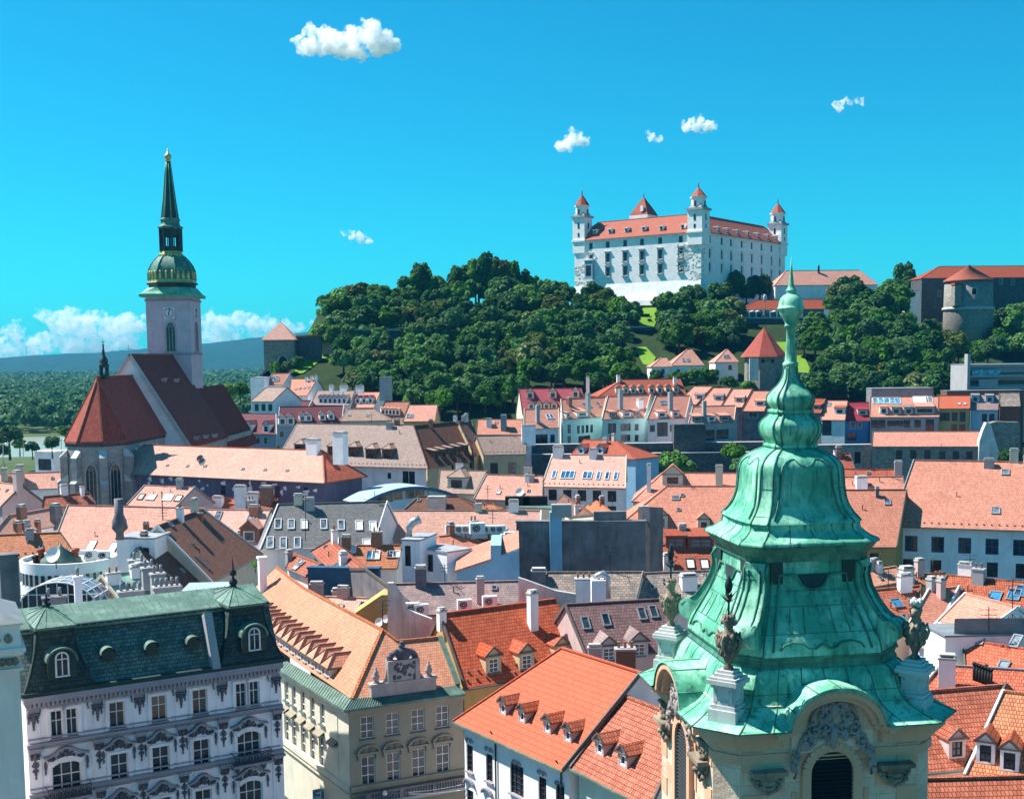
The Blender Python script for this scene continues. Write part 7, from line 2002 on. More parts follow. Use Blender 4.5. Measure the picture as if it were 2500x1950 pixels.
def slope_wall(th, name, c, x0, y0, x1, y1, D, low, mat, capm=None, thick=1.6, turn=0):
    a, b = at(px(c, x0, y0), D), at(px(c, x1, y1), D + turn)
    u = (b - a); u.z = 0; u.normalize(); n = Vector((u.y, -u.x, 0)); m = MB()
    A, B = Vector((a.x, a.y, low)), Vector((b.x, b.y, low))
    m.face([A, B, b, a], 0); m.face([B - n * thick, A - n * thick, a - n * thick, b - n * thick], 0); m.face([a, b, b - n * thick, a - n * thick], 0)
    m.face([B, B - n * thick, b - n * thick, b], 0); m.face([A - n * thick, A, a, a - n * thick], 0)
    if capm: m.bar(a - n * thick / 2 + Z * .35, b - n * thick / 2 + Z * .35, thick + 1.0, .7, 1)
    return part(m, name, [mat, capm or mat], th)
slope_wall(bas, 'curtain_wall', 'B', 335, 612, 502, 605, 525, 15, 'darkstone', 'rust')
slope_wall(bas, 'bastion', 'B', 500, 580, 602, 563, 531, 36, 'paledstone', thick=3)
slope_wall(bas, 'bastion', 'B', 602, 563, 1180, 566, 535, 36, 'darkstone', 'paledstone', turn=8)
ret = thing('retaining_wall', 'dark stone retaining wall of the castle terrace behind the trees', 'wall', at(px('D', 900, 700), 568).xy.to_3d() + Z * 45)
slope_wall(ret, 'terrace_wall', 'C', 1560, 1032, 2800, 1030, 565, 44, 'darkstone', 'concrete', 2)
slope_wall(ret, 'lower_wall', 'C', 880, 1092, 1075, 1092, 556, 40, 'darkstone', 'concrete', 2)
slope_wall(ret, 'lower_wall', 'D', 640, 990, 1010, 1000, 468, 18, 'darkstone', 'concrete', 2)
hk = dict(z0=24)
T('small white house with a pink pyramid roof, leftmost of three on the slope', 'C 1062,1352 1206,1345 1162,1290 1130,1290', 486, D1=487, ends='hh', roof='pink', wall='white', wins=[('C', 1143, 1382, 1143, 1382, 1, 1.5, 2.2)], **hk)
T('white house with a large pink tent roof in the middle of three on the slope', 'C 1193,1344 1418,1336 1332,1235 1302,1235', 488, D1=489, ends='hh', roof='pink', wall='white', pitch=44, wins=[('C', 1245, 1386, 1245, 1386, 1, 1.6, 2.2)], sky=[('C', 1282, 1308, 1312, 1308, 2, 1.2, 1.8)], **hk)
T('white cottage with a pointed pink roof beside the stone tower with conical roof', 'C 1488,1322 1650,1318 1572,1235 1564,1235', 490, D1=491, ends='hh', roof='pink', wall='white', pitch=46, wins=[('C', 1590, 1358, 1590, 1358, 1, 1.6, 2.2)], sky=[('C', 1557, 1285, 1577, 1285, 2, 1.2, 1.6)], **hk)
rt_ = at(px('D', 450, 874), 482); k_ = 482 / 3000 / 2.73
rst = thing('stone_tower', 'old octagonal stone tower with a flared red conical roof', 'tower', Vector((rt_.x, 482, 20)))
zz = lambda y: at(px('D', 450, y), 482).z
m = MB(); m.lathe((rt_.x, 482, 0), [(14, 134 * k_), (zz(872), 128 * k_), (zz(868), 134 * k_)], 8, 0, False, math.pi / 8)
part(m, 'wall', 'rubble', rst)
m = MB(); m.lathe((rt_.x, 482, 0), [(zz(876), 158 * k_), (zz(860), 146 * k_), (zz(820), 112 * k_), (zz(770), 72 * k_), (zz(720), 34 * k_), (zz(684), 3 * k_), (zz(672), .5 * k_)], 8, 0, False, math.pi / 8)
part(m, 'roof', 'churchred', rst)
m = MB()
c_ = at(px('D', 383, 960), 482 - 133 * k_); m.obox(c_, X, Y, Z, 1.7, .4, 4.2, 0); part(m, 'buttress', 'stained', rst)
for x, y in ((445, 905), (508, 905)):
    m = MB(); m.obox(at(px('D', x, y), 482 - 127 * k_), X, Y, Z, .5, .3, .6); part(m, 'loophole', 'black', rst)
T('long pink hip roof of the castle outbuilding left of the spike', 'D 522,400 1215,412 1085,295 600,306', 612, D1=616, ends='hh', pitch=46, roof='pink', wall='white', z0=60, chim=[('D', 815, 318, .8, .8, 3.5, 'black')])
T('white terrace restaurant with a low red roof and glazed front', 'D 300,562 892,556 862,494 405,497', 572, D1=573, pitch=40, ends='hg', roof='castlered', wall='white', z0=56, wins=[('D', 330, 595, 560, 594, 6, 2.6, 3.6, 'farblue'), ('D', 740, 592, 860, 590, 4, 4.2, 4.6, 'dark')])
ft = T('stone fort with a long red roof at the right end of the hill', 'D 1500,352 2420,330 2420,262 1622,279', 618, D1=622, ends='hg', pitch=40, roof='castlered', wall='darkstone', z0=45, wins=[('D', 1620, 455, 1620, 455, 1, 1.6, 3), ('D', 2030, 378, 2110, 376, 2, 2, 3)])
rf = at(px('D', 1815, 372), 596); k_ = 596 / 3000 / 2.73
rnd_t = thing('round_bastion', 'round stone bastion with a red conical roof in front of the fort', 'tower', Vector((rf.x, 596, 50)))
zz = lambda y: at(px('D', 1815, y), 596).z
m = MB(); m.lathe((rf.x, 596, 0), [(38, 164 * k_), (zz(570), 156 * k_), (zz(372), 152 * k_)], 28, 0, True); m.lathe((rf.x, 596, 0), [(zz(568), 160 * k_), (zz(562), 166 * k_), (zz(552), 166 * k_), (zz(546), 158 * k_)], 28, 1, True)
part(m, 'wall', ['rubble', 'concrete'], rnd_t)
m = MB(); m.lathe((rf.x, 596, 0), [(zz(378), 162 * k_), (zz(366), 158 * k_), (zz(272), 6 * k_), (zz(266), 1)], 28, 0, True); part(m, 'roof', 'castlered', rnd_t)
q_ = Vector((rf.x - 20 * k_, 596 - 155 * k_, zz(470))); arch_window(rnd_t, q_, X, -Y, 2.4, 3.2, 'round', 'concrete', 'black', .35, 0)
m = MB(); m.obox(Vector((rf.x - 118 * k_, 596 - 110 * k_, zz(470))), X, Y, Z, 1.6, 2.2, 5, 0); m.obox(Vector((rf.x - 118 * k_, 596 - 110 * k_, zz(398))), X, Y, Z, 1.9, 2.6, .5, 1); part(m, 'oriel', ['rubble', 'castlered'], rnd_t)
block('white_gatehouse', 'small white gatehouse wall left of the stone fort', 'D', 1395, 440, 1492, 440, 612, 6, 'castlewhite', z0=50, turn=0)
lp = at(px('D', 455, 612), 567); lpt = at(px('D', 455, 460), 567)
lamp = thing('street_lamp', 'tall terrace lamp standing on the castle parapet', 'lamp', lp)
m = MB(); hL = lpt.z - lp.z; m.lathe(lp - Z * 1.5, [(0, 2.2), (1.0, 2.2), (1.3, .9), (3.2, .7), (3.6, .35), (hL * .72, .28)], 10); part(m, 'post', 'iron', lamp)
m = MB(); m.lathe(lp + Z * hL * .66, [(0, .25), (.4, .5), (2.6, .75), (3.0, .55), (3.6, .1)], 8); part(m, 'lantern', 'concrete', lamp)
proto = None
for i, x in enumerate((330, 372, 408, 520)):
    p = at(px('D', x, 606), 568)
    if proto is None:
        proto = thing('parasol', 'white parasol on the castle restaurant terrace', 'parasol', p, 'parasols on the castle restaurant terrace')
        m = MB(); m.tube([p - Z * 1.5, p + Z * 2.6], .08, 6); part(m, 'pole', 'iron', proto)
        m = MB(); m.lathe(p + Z * 1.9, [(0, 2.0), (.8, .1)], 8); part(m, 'canopy', 'awning', proto)
    else:
        c = copy_tree(proto); c.location = p
# ---------------------------------------------------------------- trees
def crown_mesh(seed, mat, nc=30, per=130, leaf=.085, flat=.85, name='crown'):
    r = np.random.default_rng(seed); V = []; F = []
    cl = []
    for i in range(nc):
        v = r.normal(size=3); v /= np.linalg.norm(v)
        if v[2] < -.55: v[2] *= -.4
        rad = r.uniform(.42, .80)
        cl.append((v * np.array([1, 1, flat]) * rad, r.uniform(.24, .40)))
    pts_, nor, siz = [], [], []
    for c, cr in cl:
        d = r.normal(size=(per, 3)); d /= np.linalg.norm(d, axis=1)[:, None]
        d[:, 2] = np.where(d[:, 2] < -.5, -d[:, 2], d[:, 2])
        pts_.append(c + d * cr * r.uniform(.72, 1.08, (per, 1))); nor.append(d + r.normal(scale=.45, size=(per, 3)) + np.array([0, 0, .25])); siz.append(r.uniform(.6, 1.3, per) * leaf)
    p = np.concatenate(pts_); n = np.concatenate(nor); s = np.concatenate(siz)
    n /= np.linalg.norm(n, axis=1)[:, None]
    a = np.cross(n, r.normal(size=n.shape)); a /= np.linalg.norm(a, axis=1)[:, None]; b = np.cross(n, a)
    q = np.stack([p - a * s[:, None] - b * s[:, None] * .7, p + a * s[:, None] - b * s[:, None] * .7, p + a * s[:, None] + b * s[:, None] * .7, p - a * s[:, None] + b * s[:, None] * .7], 1).reshape(-1, 3)
    f = np.arange(len(q)).reshape(-1, 4)
    me = bpy.data.meshes.new(name); me.from_pydata(q.tolist(), [], f.tolist())
    m = MB()
    me.materials.append(M(mat)); me.update()
    return me
TREES = {}
def tree_proto(kind, seed, mat, label, group, **k):
    root = bpy.data.objects.new('tree', None); COL.objects.link(root); tag(root, label, 'tree', group)
    cm = crown_mesh(seed, mat, **k)
    o = bpy.data.objects.new('crown', cm); COL.objects.link(o); o.parent = root; o.location = (0, 0, 1.05)
    t = MB(); t.tube([Vector((0, 0, -.6)), Vector((.01, 0, .3)), Vector((.03, .02, .9)), Vector((.02, 0, 1.4))], [.1, .075, .055, .03], 7)
    for i in range(5):
        a = i * 1.26 + seed; t.tube([Vector((.02, 0, .55 + .1 * i)), Vector((.25 * math.cos(a), .25 * math.sin(a), .9 + .1 * i)), Vector((.55 * math.cos(a), .55 * math.sin(a), 1.2 + .09 * i))], [.045, .03, .012], 5)
    tr = t.build('trunk', 'bark', root)
    return root
KIND = {}
for zone, zl, grp in (('L', 'in the wood left of and below the white castle', 'trees of the wood below the castle'), ('R', 'on the slope between the castle and the round bastion', 'trees on the slope right of the castle')):
    for kd, mat, lab in (('g', 'leaf_green', 'green broadleaf tree'), ('d', 'leaf_dark', 'dark green broadleaf tree'), ('o', 'leaf_olive', 'olive brown tinged tree'), ('l', 'leaf_light', 'fresh light green tree')):
        for v in range(2):
            KIND[(zone, kd, v)] = [tree_proto(kd, 10 + v * 7 + 'gdol'.index(kd) * 3, mat, lab + ' ' + zl, grp), 0]
def plant(zone, kd, v, loc, s, sz=1.0, label=None, group=None):
    e = KIND[(zone, kd, v)]
    o = e[0] if e[1] == 0 else copy_tree(e[0]); e[1] += 1
    o.location = loc; o.scale = (s, s, s * sz); o.rotation_euler = (0, 0, random.uniform(0, 6.28))
    if label: o['label'] = label
    if group is not None:
        if group: o['group'] = group
        elif 'group' in o: del o['group']
    return o
OUT = [(783, 757), (800, 715), (830, 692), (860, 688), (905, 690), (945, 702), (985, 697), (1000, 668), (1030, 655), (1055, 668), (1100, 690), (1125, 660), (1160, 640), (1205, 632), (1235, 645), (1255, 665), (1300, 680), (1345, 684), (1380, 690), (1400, 705), (1412, 735), (1422, 725), (1436, 695), (1455, 687), (1480, 705), (1497, 732), (1520, 710), (1545, 742), (1556, 770), (1560, 800), (1575, 880), (1606, 870), (1612, 760), (1618, 700), (1640, 676), (1665, 668), (1700, 690), (1722, 700), (1745, 676), (1765, 690), (1792, 672), (1820, 655), (1845, 662), (1880, 690), (1905, 707), (1945, 700), (2000, 697), (2020, 682), (2055, 668), (2080, 672), (2100, 690), (2130, 712), (2160, 690), (2180, 664), (2212, 660), (2228, 690), (2236, 750), (2250, 780), (2330, 795), (2368, 838), (2425, 822), (2440, 745), (2470, 710), (2500, 703), (2560, 700)]
BOT = [(760, 900), (800, 925), (870, 945), (950, 962), (1000, 985), (1240, 1000), (1260, 950), (1560, 935), (1800, 950), (1960, 965), (2120, 968), (2360, 960), (2560, 905)]
EXC = [(1548, 740, 1620, 803), (1550, 838, 1612, 893), (1888, 828, 1930, 872), (1945, 865, 1980, 910), (715, 855, 806, 912), (1588, 850, 1722, 926), (1742, 850, 1806, 915), (1812, 795, 1922, 950), (1530, 798, 1584, 842), (1860, 777, 1925, 830), (1815, 728, 2022, 776), (2238, 640, 2350, 772), (2345, 640, 2412, 828), (1400, 560, 1930, 684), (2350, 880, 2600, 960)]
ox, oy = [p[0] for p in OUT], [p[1] for p in OUT]; bx_, by_ = [p[0] for p in BOT], [p[1] for p in BOT]
rr = random.Random(21); NT = 0
def march(x, y, hc):
    d = ray((x, y)); best = None
    for D in np.arange(432, 668, 1.5):
        P = CAM + d * (D / d.y); g = terr(P.x, P.y)
        if P.z <= g + hc: return P, g
        if best is None or P.z - g < best[0]: best = (P.z - g, P, g)
    return best[1], best[2]
def tree_px(x, y, r, kd, **k):
    hc0 = 1.0 * r / 3000 * 540
    P, g = march(x, y, hc0)
    s = r / 3000 * P.y
    base = P.z - 1.05 * s
    z = min(base, g)
    sz = 1.0
    if base <= g + .5: s *= rr.uniform(.9, 1.08)
    if base > g + .5: sz = min(1.7, (P.z - g) / (1.05 * s)); z = P.z - 1.05 * s * sz
    return plant('L' if x < 1600 else 'R', kd, rr.randrange(2), Vector((P.x, P.y, z - (.0 if sz == 1 else 0))), s, sz, **k)
def ok(x, y, mrg):
    if any(a - mrg < x < c + mrg and b - mrg < y < d + mrg for a, b, c, d in EXC): return False
    return True
def pick(x):
    t = rr.random()
    return 'g' if t < .46 else 'd' if t < .82 else 'o' if t < .93 else 'l'
x = 800
while x < 2540:
    r = rr.uniform(26, 38); top = np.interp(x, ox, oy)
    y = top + r * .92
    if top < 760 and ok(x, y, 6):
        tree_px(x, y, r, 'o' if x < 960 and rr.random() < .4 else pick(x)); NT += 1
    x += r * 1.0
y = 690
while y < 1000:
    x = 770 + rr.uniform(0, 30)
    while x < 2540:
        r = rr.uniform(25, 44); xx, yy = x + rr.uniform(-9, 9), y + rr.uniform(-9, 9)
        if np.interp(xx, ox, oy) + r * 1.05 < yy < np.interp(xx, bx_, by_) - r * .3 and ok(xx, yy, r * .4):
            tree_px(xx, yy, r, pick(xx)); NT += 1
        x += r * (1.22 if x < 1600 else 1.12)
    y += 31
LOG.append('hill trees %d' % NT)
for x, y, r, kd in ((1520, 803, 24, 'd'), (1518, 880, 26, 'd'), (1528, 915, 22, 'g'), (1628, 826, 24, 'd'), (1622, 775, 24, 'g'), (1600, 918, 18, 'd'), (1420, 745, 26, 'd'), (1448, 724, 34, 'd'), (1478, 738, 34, 'o'), (1512, 746, 30, 'd'), (1535, 770, 24, 'd'), (1640, 706, 34, 'g'), (1692, 722, 34, 'd'), (1735, 708, 30, 'd'), (1985, 702, 18, 'd'), (2012, 704, 17, 'd'), (1955, 704, 17, 'd'), (1925, 708, 16, 'g'), (2060, 700, 30, 'o'), (2275, 803, 26, 'd'), (2312, 806, 26, 'g'), (2262, 835, 28, 'd'), (2300, 868, 28, 'g'), (2340, 862, 28, 'd'), (2376, 868, 28, 'g'), (2412, 862, 30, 'd'), (2440, 830, 34, 'g'), (2390, 845, 20, 'l'), (2332, 838, 24, 'd'), (2440, 780, 30, 'd'), (2465, 735, 34, 'd'), (1640, 800, 30, 'd'), (1675, 792, 34, 'd'), (1712, 800, 34, 'g'), (1745, 790, 30, 'd'), (1782, 800, 26, 'o'), (1650, 832, 18, 'd'), (1792, 832, 18, 'd'), (1735, 835, 18, 'g'), (703, 893, 18, 'd'), (728, 885, 16, 'g'), (672, 900, 14, 'l'), (815, 838, 20, 'd'), (803, 795, 12, 'd'), (1655, 925, 26, 'g'), (1700, 920, 28, 'g'), (1728, 915, 30, 'g'), (1780, 935, 22, 'd'), (1830, 942, 16, 'l'), (1612, 795, 6, 'd'), (2340, 935, 30, 'l'), (2310, 930, 24, 'l'), (1000, 975, 22, 'l'), (1215, 985, 16, 'l')):
    tree_px(x, y, r, kd)
# lawns between the trees
for pl in ('C 975,955 1145,955 1120,1010 1080,1092 985,1090', 'C 955,1225 1030,1222 1095,1290 1065,1345 1010,1335', 'D 515,775 625,775 625,870 590,870', 'D 670,868 720,868 760,960 745,985 670,985', 'B 560,715 600,722 500,760 380,850 310,848 400,745', 'D 1755,795 1795,795 1795,840 1755,840', 'D 2330,600 2480,600 2480,650 2330,650'):
    q = pts(pl); cx, cy = sum(p[0] for p in q) / len(q), sum(p[1] for p in q) / len(q); m = MB()
    rg = []
    for e in (1.0, .75, .5, .25, .02):
        r_ = []
        for i in range(len(q)):
            for f in (0, .33, .66):
                a, b = q[i], q[(i + 1) % len(q)]; X_, Y_ = a[0] + (b[0] - a[0]) * f, a[1] + (b[1] - a[1]) * f
                P, g = march(cx + (X_ - cx) * e, cy + (Y_ - cy) * e, .35); r_.append(Vector((P.x, P.y, g + .12)))
        rg.append(r_)
    m.grid(rg, 0, True, True); tag(m.build('lawn', 'grass'), kind='structure')
# hedges on the lawn below the castle
for x0, x1, y in ((1548, 1612, 751), (1560, 1586, 771), (1599, 1612, 768), (1581, 1590, 783)):
    a, b = march(x0, y, .5)[0], march(x1, y, .5)[0]; b = Vector((b.x, a.y, a.z)); m = MB()
    m.obox((a + b) / 2 - Z * .4, X, Y, Z, (b.x - a.x) / 2, .9, 1.3)
    tag(m.build('hedge', 'leaf_dark'), 'clipped dark hedge on the lawn under the castle wall', 'hedge', 'clipped hedges on the castle lawn')
# single trees in town and by the river
def lone(lab, p, s, kd, sz=1.0, zone='L'):
    o = plant(zone, kd, random.randrange(2), p, s, sz, lab, ''); return o
def at_base(c, x, y, D): return at(px(c, x, y), D)
for lab, c, x, y, D, r, kd in (('willowy light green tree in front of the dark city wall', 'G', 1490, 640, 345, 110, 'l'), ('second light green tree crouching left of the willowy one by the city wall', 'G', 1330, 675, 338, 90, 'l'), ('light green tree right of the willowy one by the city wall', 'G', 1590, 655, 352, 60, 'l'),
        ('slim light green tree half behind the copper bell roof', 'G', 1890, 570, 340, 90, 'l'), ('second slim green tree close beside the copper bell roof', 'G', 1920, 640, 336, 60, 'g'), ('bush beside the ruined gable at the right edge', 'H', 2070, 590, 352, 55, 'd'), ('bright green bush on the roof terrace beside the brown roof', 'I', 1700, 75, 160, 34, 'l'),
        ('light green tree behind the maroon roofs at the cathedral', 'E', 1520, 290, 430, 75, 'l'), ('green tree standing right of the cathedral aisle roof', 'E', 1440, 300, 470, 60, 'g'), ('green tree at the foot of the gate tower', 'E', 1600, 280, 440, 60, 'g'),
        ('large dark tree at the left edge by the river', 'E', 60, 590, 500, 95, 'd'), ('dark tree left of the riverside cabin', 'E', 215, 665, 430, 48, 'd'), ('dark tree between the riverside cabin and the cathedral', 'E', 345, 640, 420, 58, 'd'), ('green tree next to the cathedral choir by the river', 'E', 435, 560, 440, 60, 'g'), ('dark tree at the far left edge over the car park', 'E', 20, 690, 440, 55, 'd'), ('tall green tree at the left edge across the water', 'E', 130, 640, 520, 50, 'g')):
    s = r / 2.73 / 3000 * D; p = at(px(c, x, y), D)
    lone(lab, p - Z * 1.05 * s, s, kd)
for (z_, kd, v), e in KIND.items():
    if e[1] == 0:
        for ch in list(e[0].children): bpy.data.objects.remove(ch)
        bpy.data.objects.remove(e[0])
# forest on the plain beyond the river: one mass
r = np.random.default_rng(4); Q = []
D = 815.0
while D < 4300:
    n = int(.34 * D / (9.5 * (D / 800) ** .6)) + 1; per = int(90 * (800 / D) ** .9) + 8
    for i in range(n):
        q = -.455 + .345 * (i + r.uniform(0, 1)) / n; dd = D + r.uniform(-.5, .5) * D * .03
        R_ = r.uniform(5, 9) * (D / 800) ** .35; hgt = r.uniform(10, 19); c = np.array([q * dd, dd, hgt - R_ * .5])
        d = r.normal(size=(per, 3)); d /= np.linalg.norm(d, axis=1)[:, None]; d[:, 2] = np.abs(d[:, 2]) * 1.2 - .55
        p = c + d * np.array([1, 1, .95]) * R_ * r.uniform(.75, 1.05, (per, 1)); n_ = d + r.normal(scale=.5, size=d.shape) + [0, 0, .2]
        n_ /= np.linalg.norm(n_, axis=1)[:, None]; a = np.cross(n_, r.normal(size=n_.shape)); a /= np.linalg.norm(a, axis=1)[:, None]; b = np.cross(n_, a)
        s = r.uniform(.8, 1.5, (per, 1)) * R_ * .17 * (1 + (D - 800) / 3000)
        Q.append(np.stack([p - a * s - b * s, p + a * s - b * s, p + a * s + b * s, p - a * s + b * s], 1).reshape(-1, 3))
    D *= 1.032
Q = np.concatenate(Q); me = bpy.data.meshes.new('forest'); me.from_pydata(Q.tolist(), [], np.arange(len(Q)).reshape(-1, 4).tolist()); me.materials.append(M('leaf_far'))
fo = bpy.data.objects.new('forest', me); COL.objects.link(fo); tag(fo, kind='stuff')
LOG.append('forest faces %d' % (len(Q) // 4))
# ---------------------------------------------------------------- clouds
def cloud_mat(name, dens, size):
    m = bpy.data.materials.new(name); m.use_nodes = True; t = m.node_tree; t.nodes.clear(); MATS[name] = m
    o = t.nodes.new('ShaderNodeOutputMaterial'); v = t.nodes.new('ShaderNodeVolumePrincipled')
    v.inputs['Color'].default_value = (1, 1, 1, 1)
    f = _ramp(t, _noise(t, .055 / size, 6, .62), .43, .62, 0, dens)
    t.links.new(f, v.inputs['Density'])
    t.links.new(v.outputs[0], o.inputs['Volume'])
def cloud(label, puffs, D, n_, size, seed, squash=.55, group=None, mfp=7.5):
    """closed lumpy body of the puffs (x, y, radius in photograph pixels at distance D) filled with even white mist"""
    r = random.Random(seed); k = D / 3000; m = MB()
    ctr = at(puffs[0][:2], D)
    for x, y, rad in puffs:
        c = at((x, y), D) + Y * r.uniform(-.6, .6) * rad * k
        for q in range(12):
            d = Vector((r.gauss(0, 1), r.gauss(0, 1), r.gauss(0, .8))).normalized() if q else Vector((0, 0, 0))
            if d.z < 0: d.z *= squash
            rr_ = rad * k * (r.uniform(.18, .48) if q else .78)
            cc = c + d * rad * k * r.uniform(.6, 1.0); n1, n2 = 12, 8
            m.lathe(cc, [(-rr_ * math.cos(math.pi * (i + .02) / (n2 + .04)), rr_ * math.sin(math.pi * (i + .02) / (n2 + .04))) for i in range(n2 + 1)], n1)
    o = m.build('cloud', 'cloud%d' % seed if 'cloud%d' % seed in MATS else (cloud_mat('cloud%d' % seed, 1 / (mfp * k), k) or 'cloud%d' % seed), None, ctr); o.location = ctr
    md = o.modifiers.new('union', 'REMESH'); md.mode = 'VOXEL'; md.voxel_size = size * k
    tx = bpy.data.textures.new('cloud', 'CLOUDS'); tx.noise_scale = 12 * k; tx.noise_depth = 6
    dp = o.modifiers.new('lumps', 'DISPLACE'); dp.texture = tx; dp.strength = 22 * k; dp.mid_level = .5; dp.texture_coords = 'GLOBAL'
    return tag(o, label, 'cloud', group)
cloud('largest white puffy cloud, high in the upper left sky', [(745, 120, 26), (775, 105, 36), (815, 110, 38), (855, 110, 40), (895, 90, 36), (925, 110, 38), (955, 115, 24), (760, 78, 22), (800, 82, 22), (905, 65, 20), (730, 100, 18), (840, 132, 22), (880, 135, 20)], 4200, 26000, 1.5, 1)
cloud('small white cloud above the left castle tower', [(1385, 352, 22), (1405, 340, 22), (1425, 350, 16), (1395, 330, 14), (1370, 356, 12)], 4600, 6000, 1.6, 2)
cloud('tiny faint cloud left of the oval cloud', [(1590, 336, 12), (1608, 338, 10), (1580, 328, 8)], 4700, 1300, 1.4, 3)
cloud('small oval white cloud above the near castle tower', [(1675, 312, 16), (1700, 305, 20), (1725, 312, 18), (1742, 312, 10), (1690, 298, 12)], 4700, 6000, 1.6, 4)
cloud('wispy cloud remnant at the upper right', [(2105, 250, 9), (2095, 244, 8), (2050, 260, 14), (2072, 250, 10)], 4700, 700, 1.3, 5)
cloud('small white cloud right of the cathedral spire', [(860, 576, 12), (880, 584, 15), (900, 588, 12), (838, 570, 8)], 5200, 3600, 1.4, 6)
cloud('wide cumulus bank on the horizon left of the cathedral tower', [(105, 772, 20), (140, 790, 38), (170, 765, 22), (190, 800, 46), (225, 780, 28), (260, 805, 44), (300, 795, 36), (330, 800, 36), (110, 835, 36), (170, 845, 42), (240, 850, 44), (310, 850, 44), (30, 815, 28), (10, 850, 36), (60, 860, 36)], 14000, 24000, 2.0, 7, mfp=18)
cloud('cumulus bank on the horizon between the cathedral tower and the gate tower', [(510, 785, 28), (545, 795, 34), (580, 775, 24), (610, 790, 34), (650, 795, 30), (690, 800, 26), (730, 800, 18), (765, 790, 12), (520, 825, 30), (570, 830, 32), (630, 830, 28), (690, 822, 22)], 14000, 15000, 2.0, 8, mfp=18)
# ---------------------------------------------------------------- left foreground roofscape
ov_c = at(px('E', 460, 1440), 141.5); ov_c.x = at(px('E', 460, 1415), 147).x; kk = 142 / 3000 / 2.73
ov = thing('round_penthouse', 'round white penthouse with a window band and rooftop fans', 'building', Vector((ov_c.x, 147, 0)))
m = MB(); n_ = 40; RX, RY = 322 * kk, 5.5; zt_ = ov_c.z; zw1, zw0 = zt_ - 75 * kk, zt_ - 160 * kk
E_ = lambda t, z, s=1.0: Vector((ov_c.x + RX * s * math.cos(t), 147 + RY * s * math.sin(t), z))
T_ = [2 * math.pi * i / n_ for i in range(n_)]
m.grid([[E_(t, z) for t in T_] for z in (0, zw0)], 0, True, True); m.grid([[E_(t, z) for t in T_] for z in (zw1, zt_)], 0, True, True)
m.grid([[E_(t, z, .97) for t in T_] for z in (zw0, zw1)], 0, True, True)
m.face([E_(t, zw1, 1.0) for t in T_][::-1]); m.face([E_(t, zw0, 1.0) for t in T_])
m.grid([[E_(t, zt_) for t in T_], [E_(t, zt_, .94) for t in T_]], 0); m.grid([[E_(t, zt_, .94) for t in T_], [E_(t, zt_ - .5, .94) for t in T_]], 0); m.face([E_(t, zt_ - .5, .94) for t in T_], 1)
part(m, 'wall', ['white', 'concrete'], ov)
for i in range(24, 37):
    t0, t1 = T_[i] + .03, T_[i] + .13; m = MB()
    m.face([E_(t0, zw0 + .05, .985), E_(t1, zw0 + .05, .985), E_(t1, zw1 - .05, .985), E_(t0, zw1 - .05, .985)], 1)
    m.bar(E_(t0, zw0, .99), E_(t0, zw1, .99), .14, .14)
    part(m, 'window', ['whitepaint', 'pane'], ov)
cx_ = at(px('E', 385, 1400), 145)
m = MB(); m.lathe((cx_.x, 146, zt_ - .5), [(0, 2.4), (.5, 2.3), (1.9, .25), (2.4, .1)], 14); part(m, 'glass_cone', 'coppergrey', ov)
for x, y, h in ((275, 1390, 1.3), (505, 1395, 1.3), (240, 1440, .5), (690, 1430, .7)):
    p = at(px('E', x, y), 146); m = MB(); m.lathe((p.x, 146, zt_ - .5), [(0, .35), (h, .35), (h + .05, .5), (h + .35, .5), (h + .5, .15)], 10); part(m, 'roof_vent', 'rust' if h > 1 else 'black', ov)
gv = thing('glass_vault', 'arched glass roof in front of the round penthouse', 'roof', Vector((at(px('E', 380, 1600), 134).x, 136, 0)))
gl_, gr_ = at(px('I', 110, 320), 134), at(px('I', 660, 330), 134); gtop = at(px('I', 400, 195), 134).z
m = MB(); gx_ = (gl_.x + gr_.x) / 2; gwid = (gr_.x - gl_.x) / 2; gb_ = gl_.z - 1.5
V_ = lambda t, y: Vector((gx_ + gwid * math.cos(t), y, gb_ + (gtop - gb_) * math.sin(t)))
ts = [math.pi * i / 12 for i in range(13)]
m.grid([[V_(t, 134) for t in ts], [V_(t, 139) for t in ts]], 0, False, True); part(m, 'glazing', 'skyglass', gv)
m = MB(); m.face([V_(t, 134.05) for t in ts], 1)
for y in (134, 135.7, 137.4): m.tube([V_(t, y) + Z * .03 for t in ts], .09, 6)
for t in ts: m.bar(V_(t, 134), V_(t, 139), .08, .1)
for i in range(1, 12): m.bar(Vector((V_(ts[i], 134).x, 133.98, gb_)), V_(ts[i], 133.98), .1, .1)
m.bar(Vector((gx_ - gwid, 133.97, gb_ + 2.2)), Vector((gx_ + gwid, 133.97, gb_ + 2.2)), .1, .1)
m.obox(Vector((gx_, 136.5, gb_ / 2)), X, Y, Z, gwid, 2.4, gb_ / 2, 2)
part(m, 'frame', ['whitepaint', 'pane', 'white'], gv)
def stack(lab, c, x, y, D, w, d, h, mat, pots, group=None):
    p = at(px(c, x, y), D); th = thing('chimney', lab, 'chimney', p - Z * h, group)
    m = MB(); u = Vector((.9, .43, 0)); nn = Vector((.43, -.9, 0))
    m.obox(p - Z * h / 2, u, nn, Z, w / 2, d / 2, h / 2); m.obox(p + Z * .02, u, nn, Z, w / 2 + .12, d / 2 + .12, .12); part(m, 'stack', mat, th)
    for i in range(pots):
        q = p + u * w * ((i + .5) / pots - .5) + Z * .1; m = MB()
        m.tube([q, q + Z * .95], .17, 8); part(m, 'chimney_pot', 'lead', th)
stack('wide chimney with four flue pipes at the front of the green copper roof', 'I', 870, 255, 133, 2.6, 1.3, 3.5, 'grey', 4)
stack('widest chimney with five flue pipes on the green copper roof', 'I', 1110, 225, 135, 2.9, 1.5, 3.5, 'grey', 5)
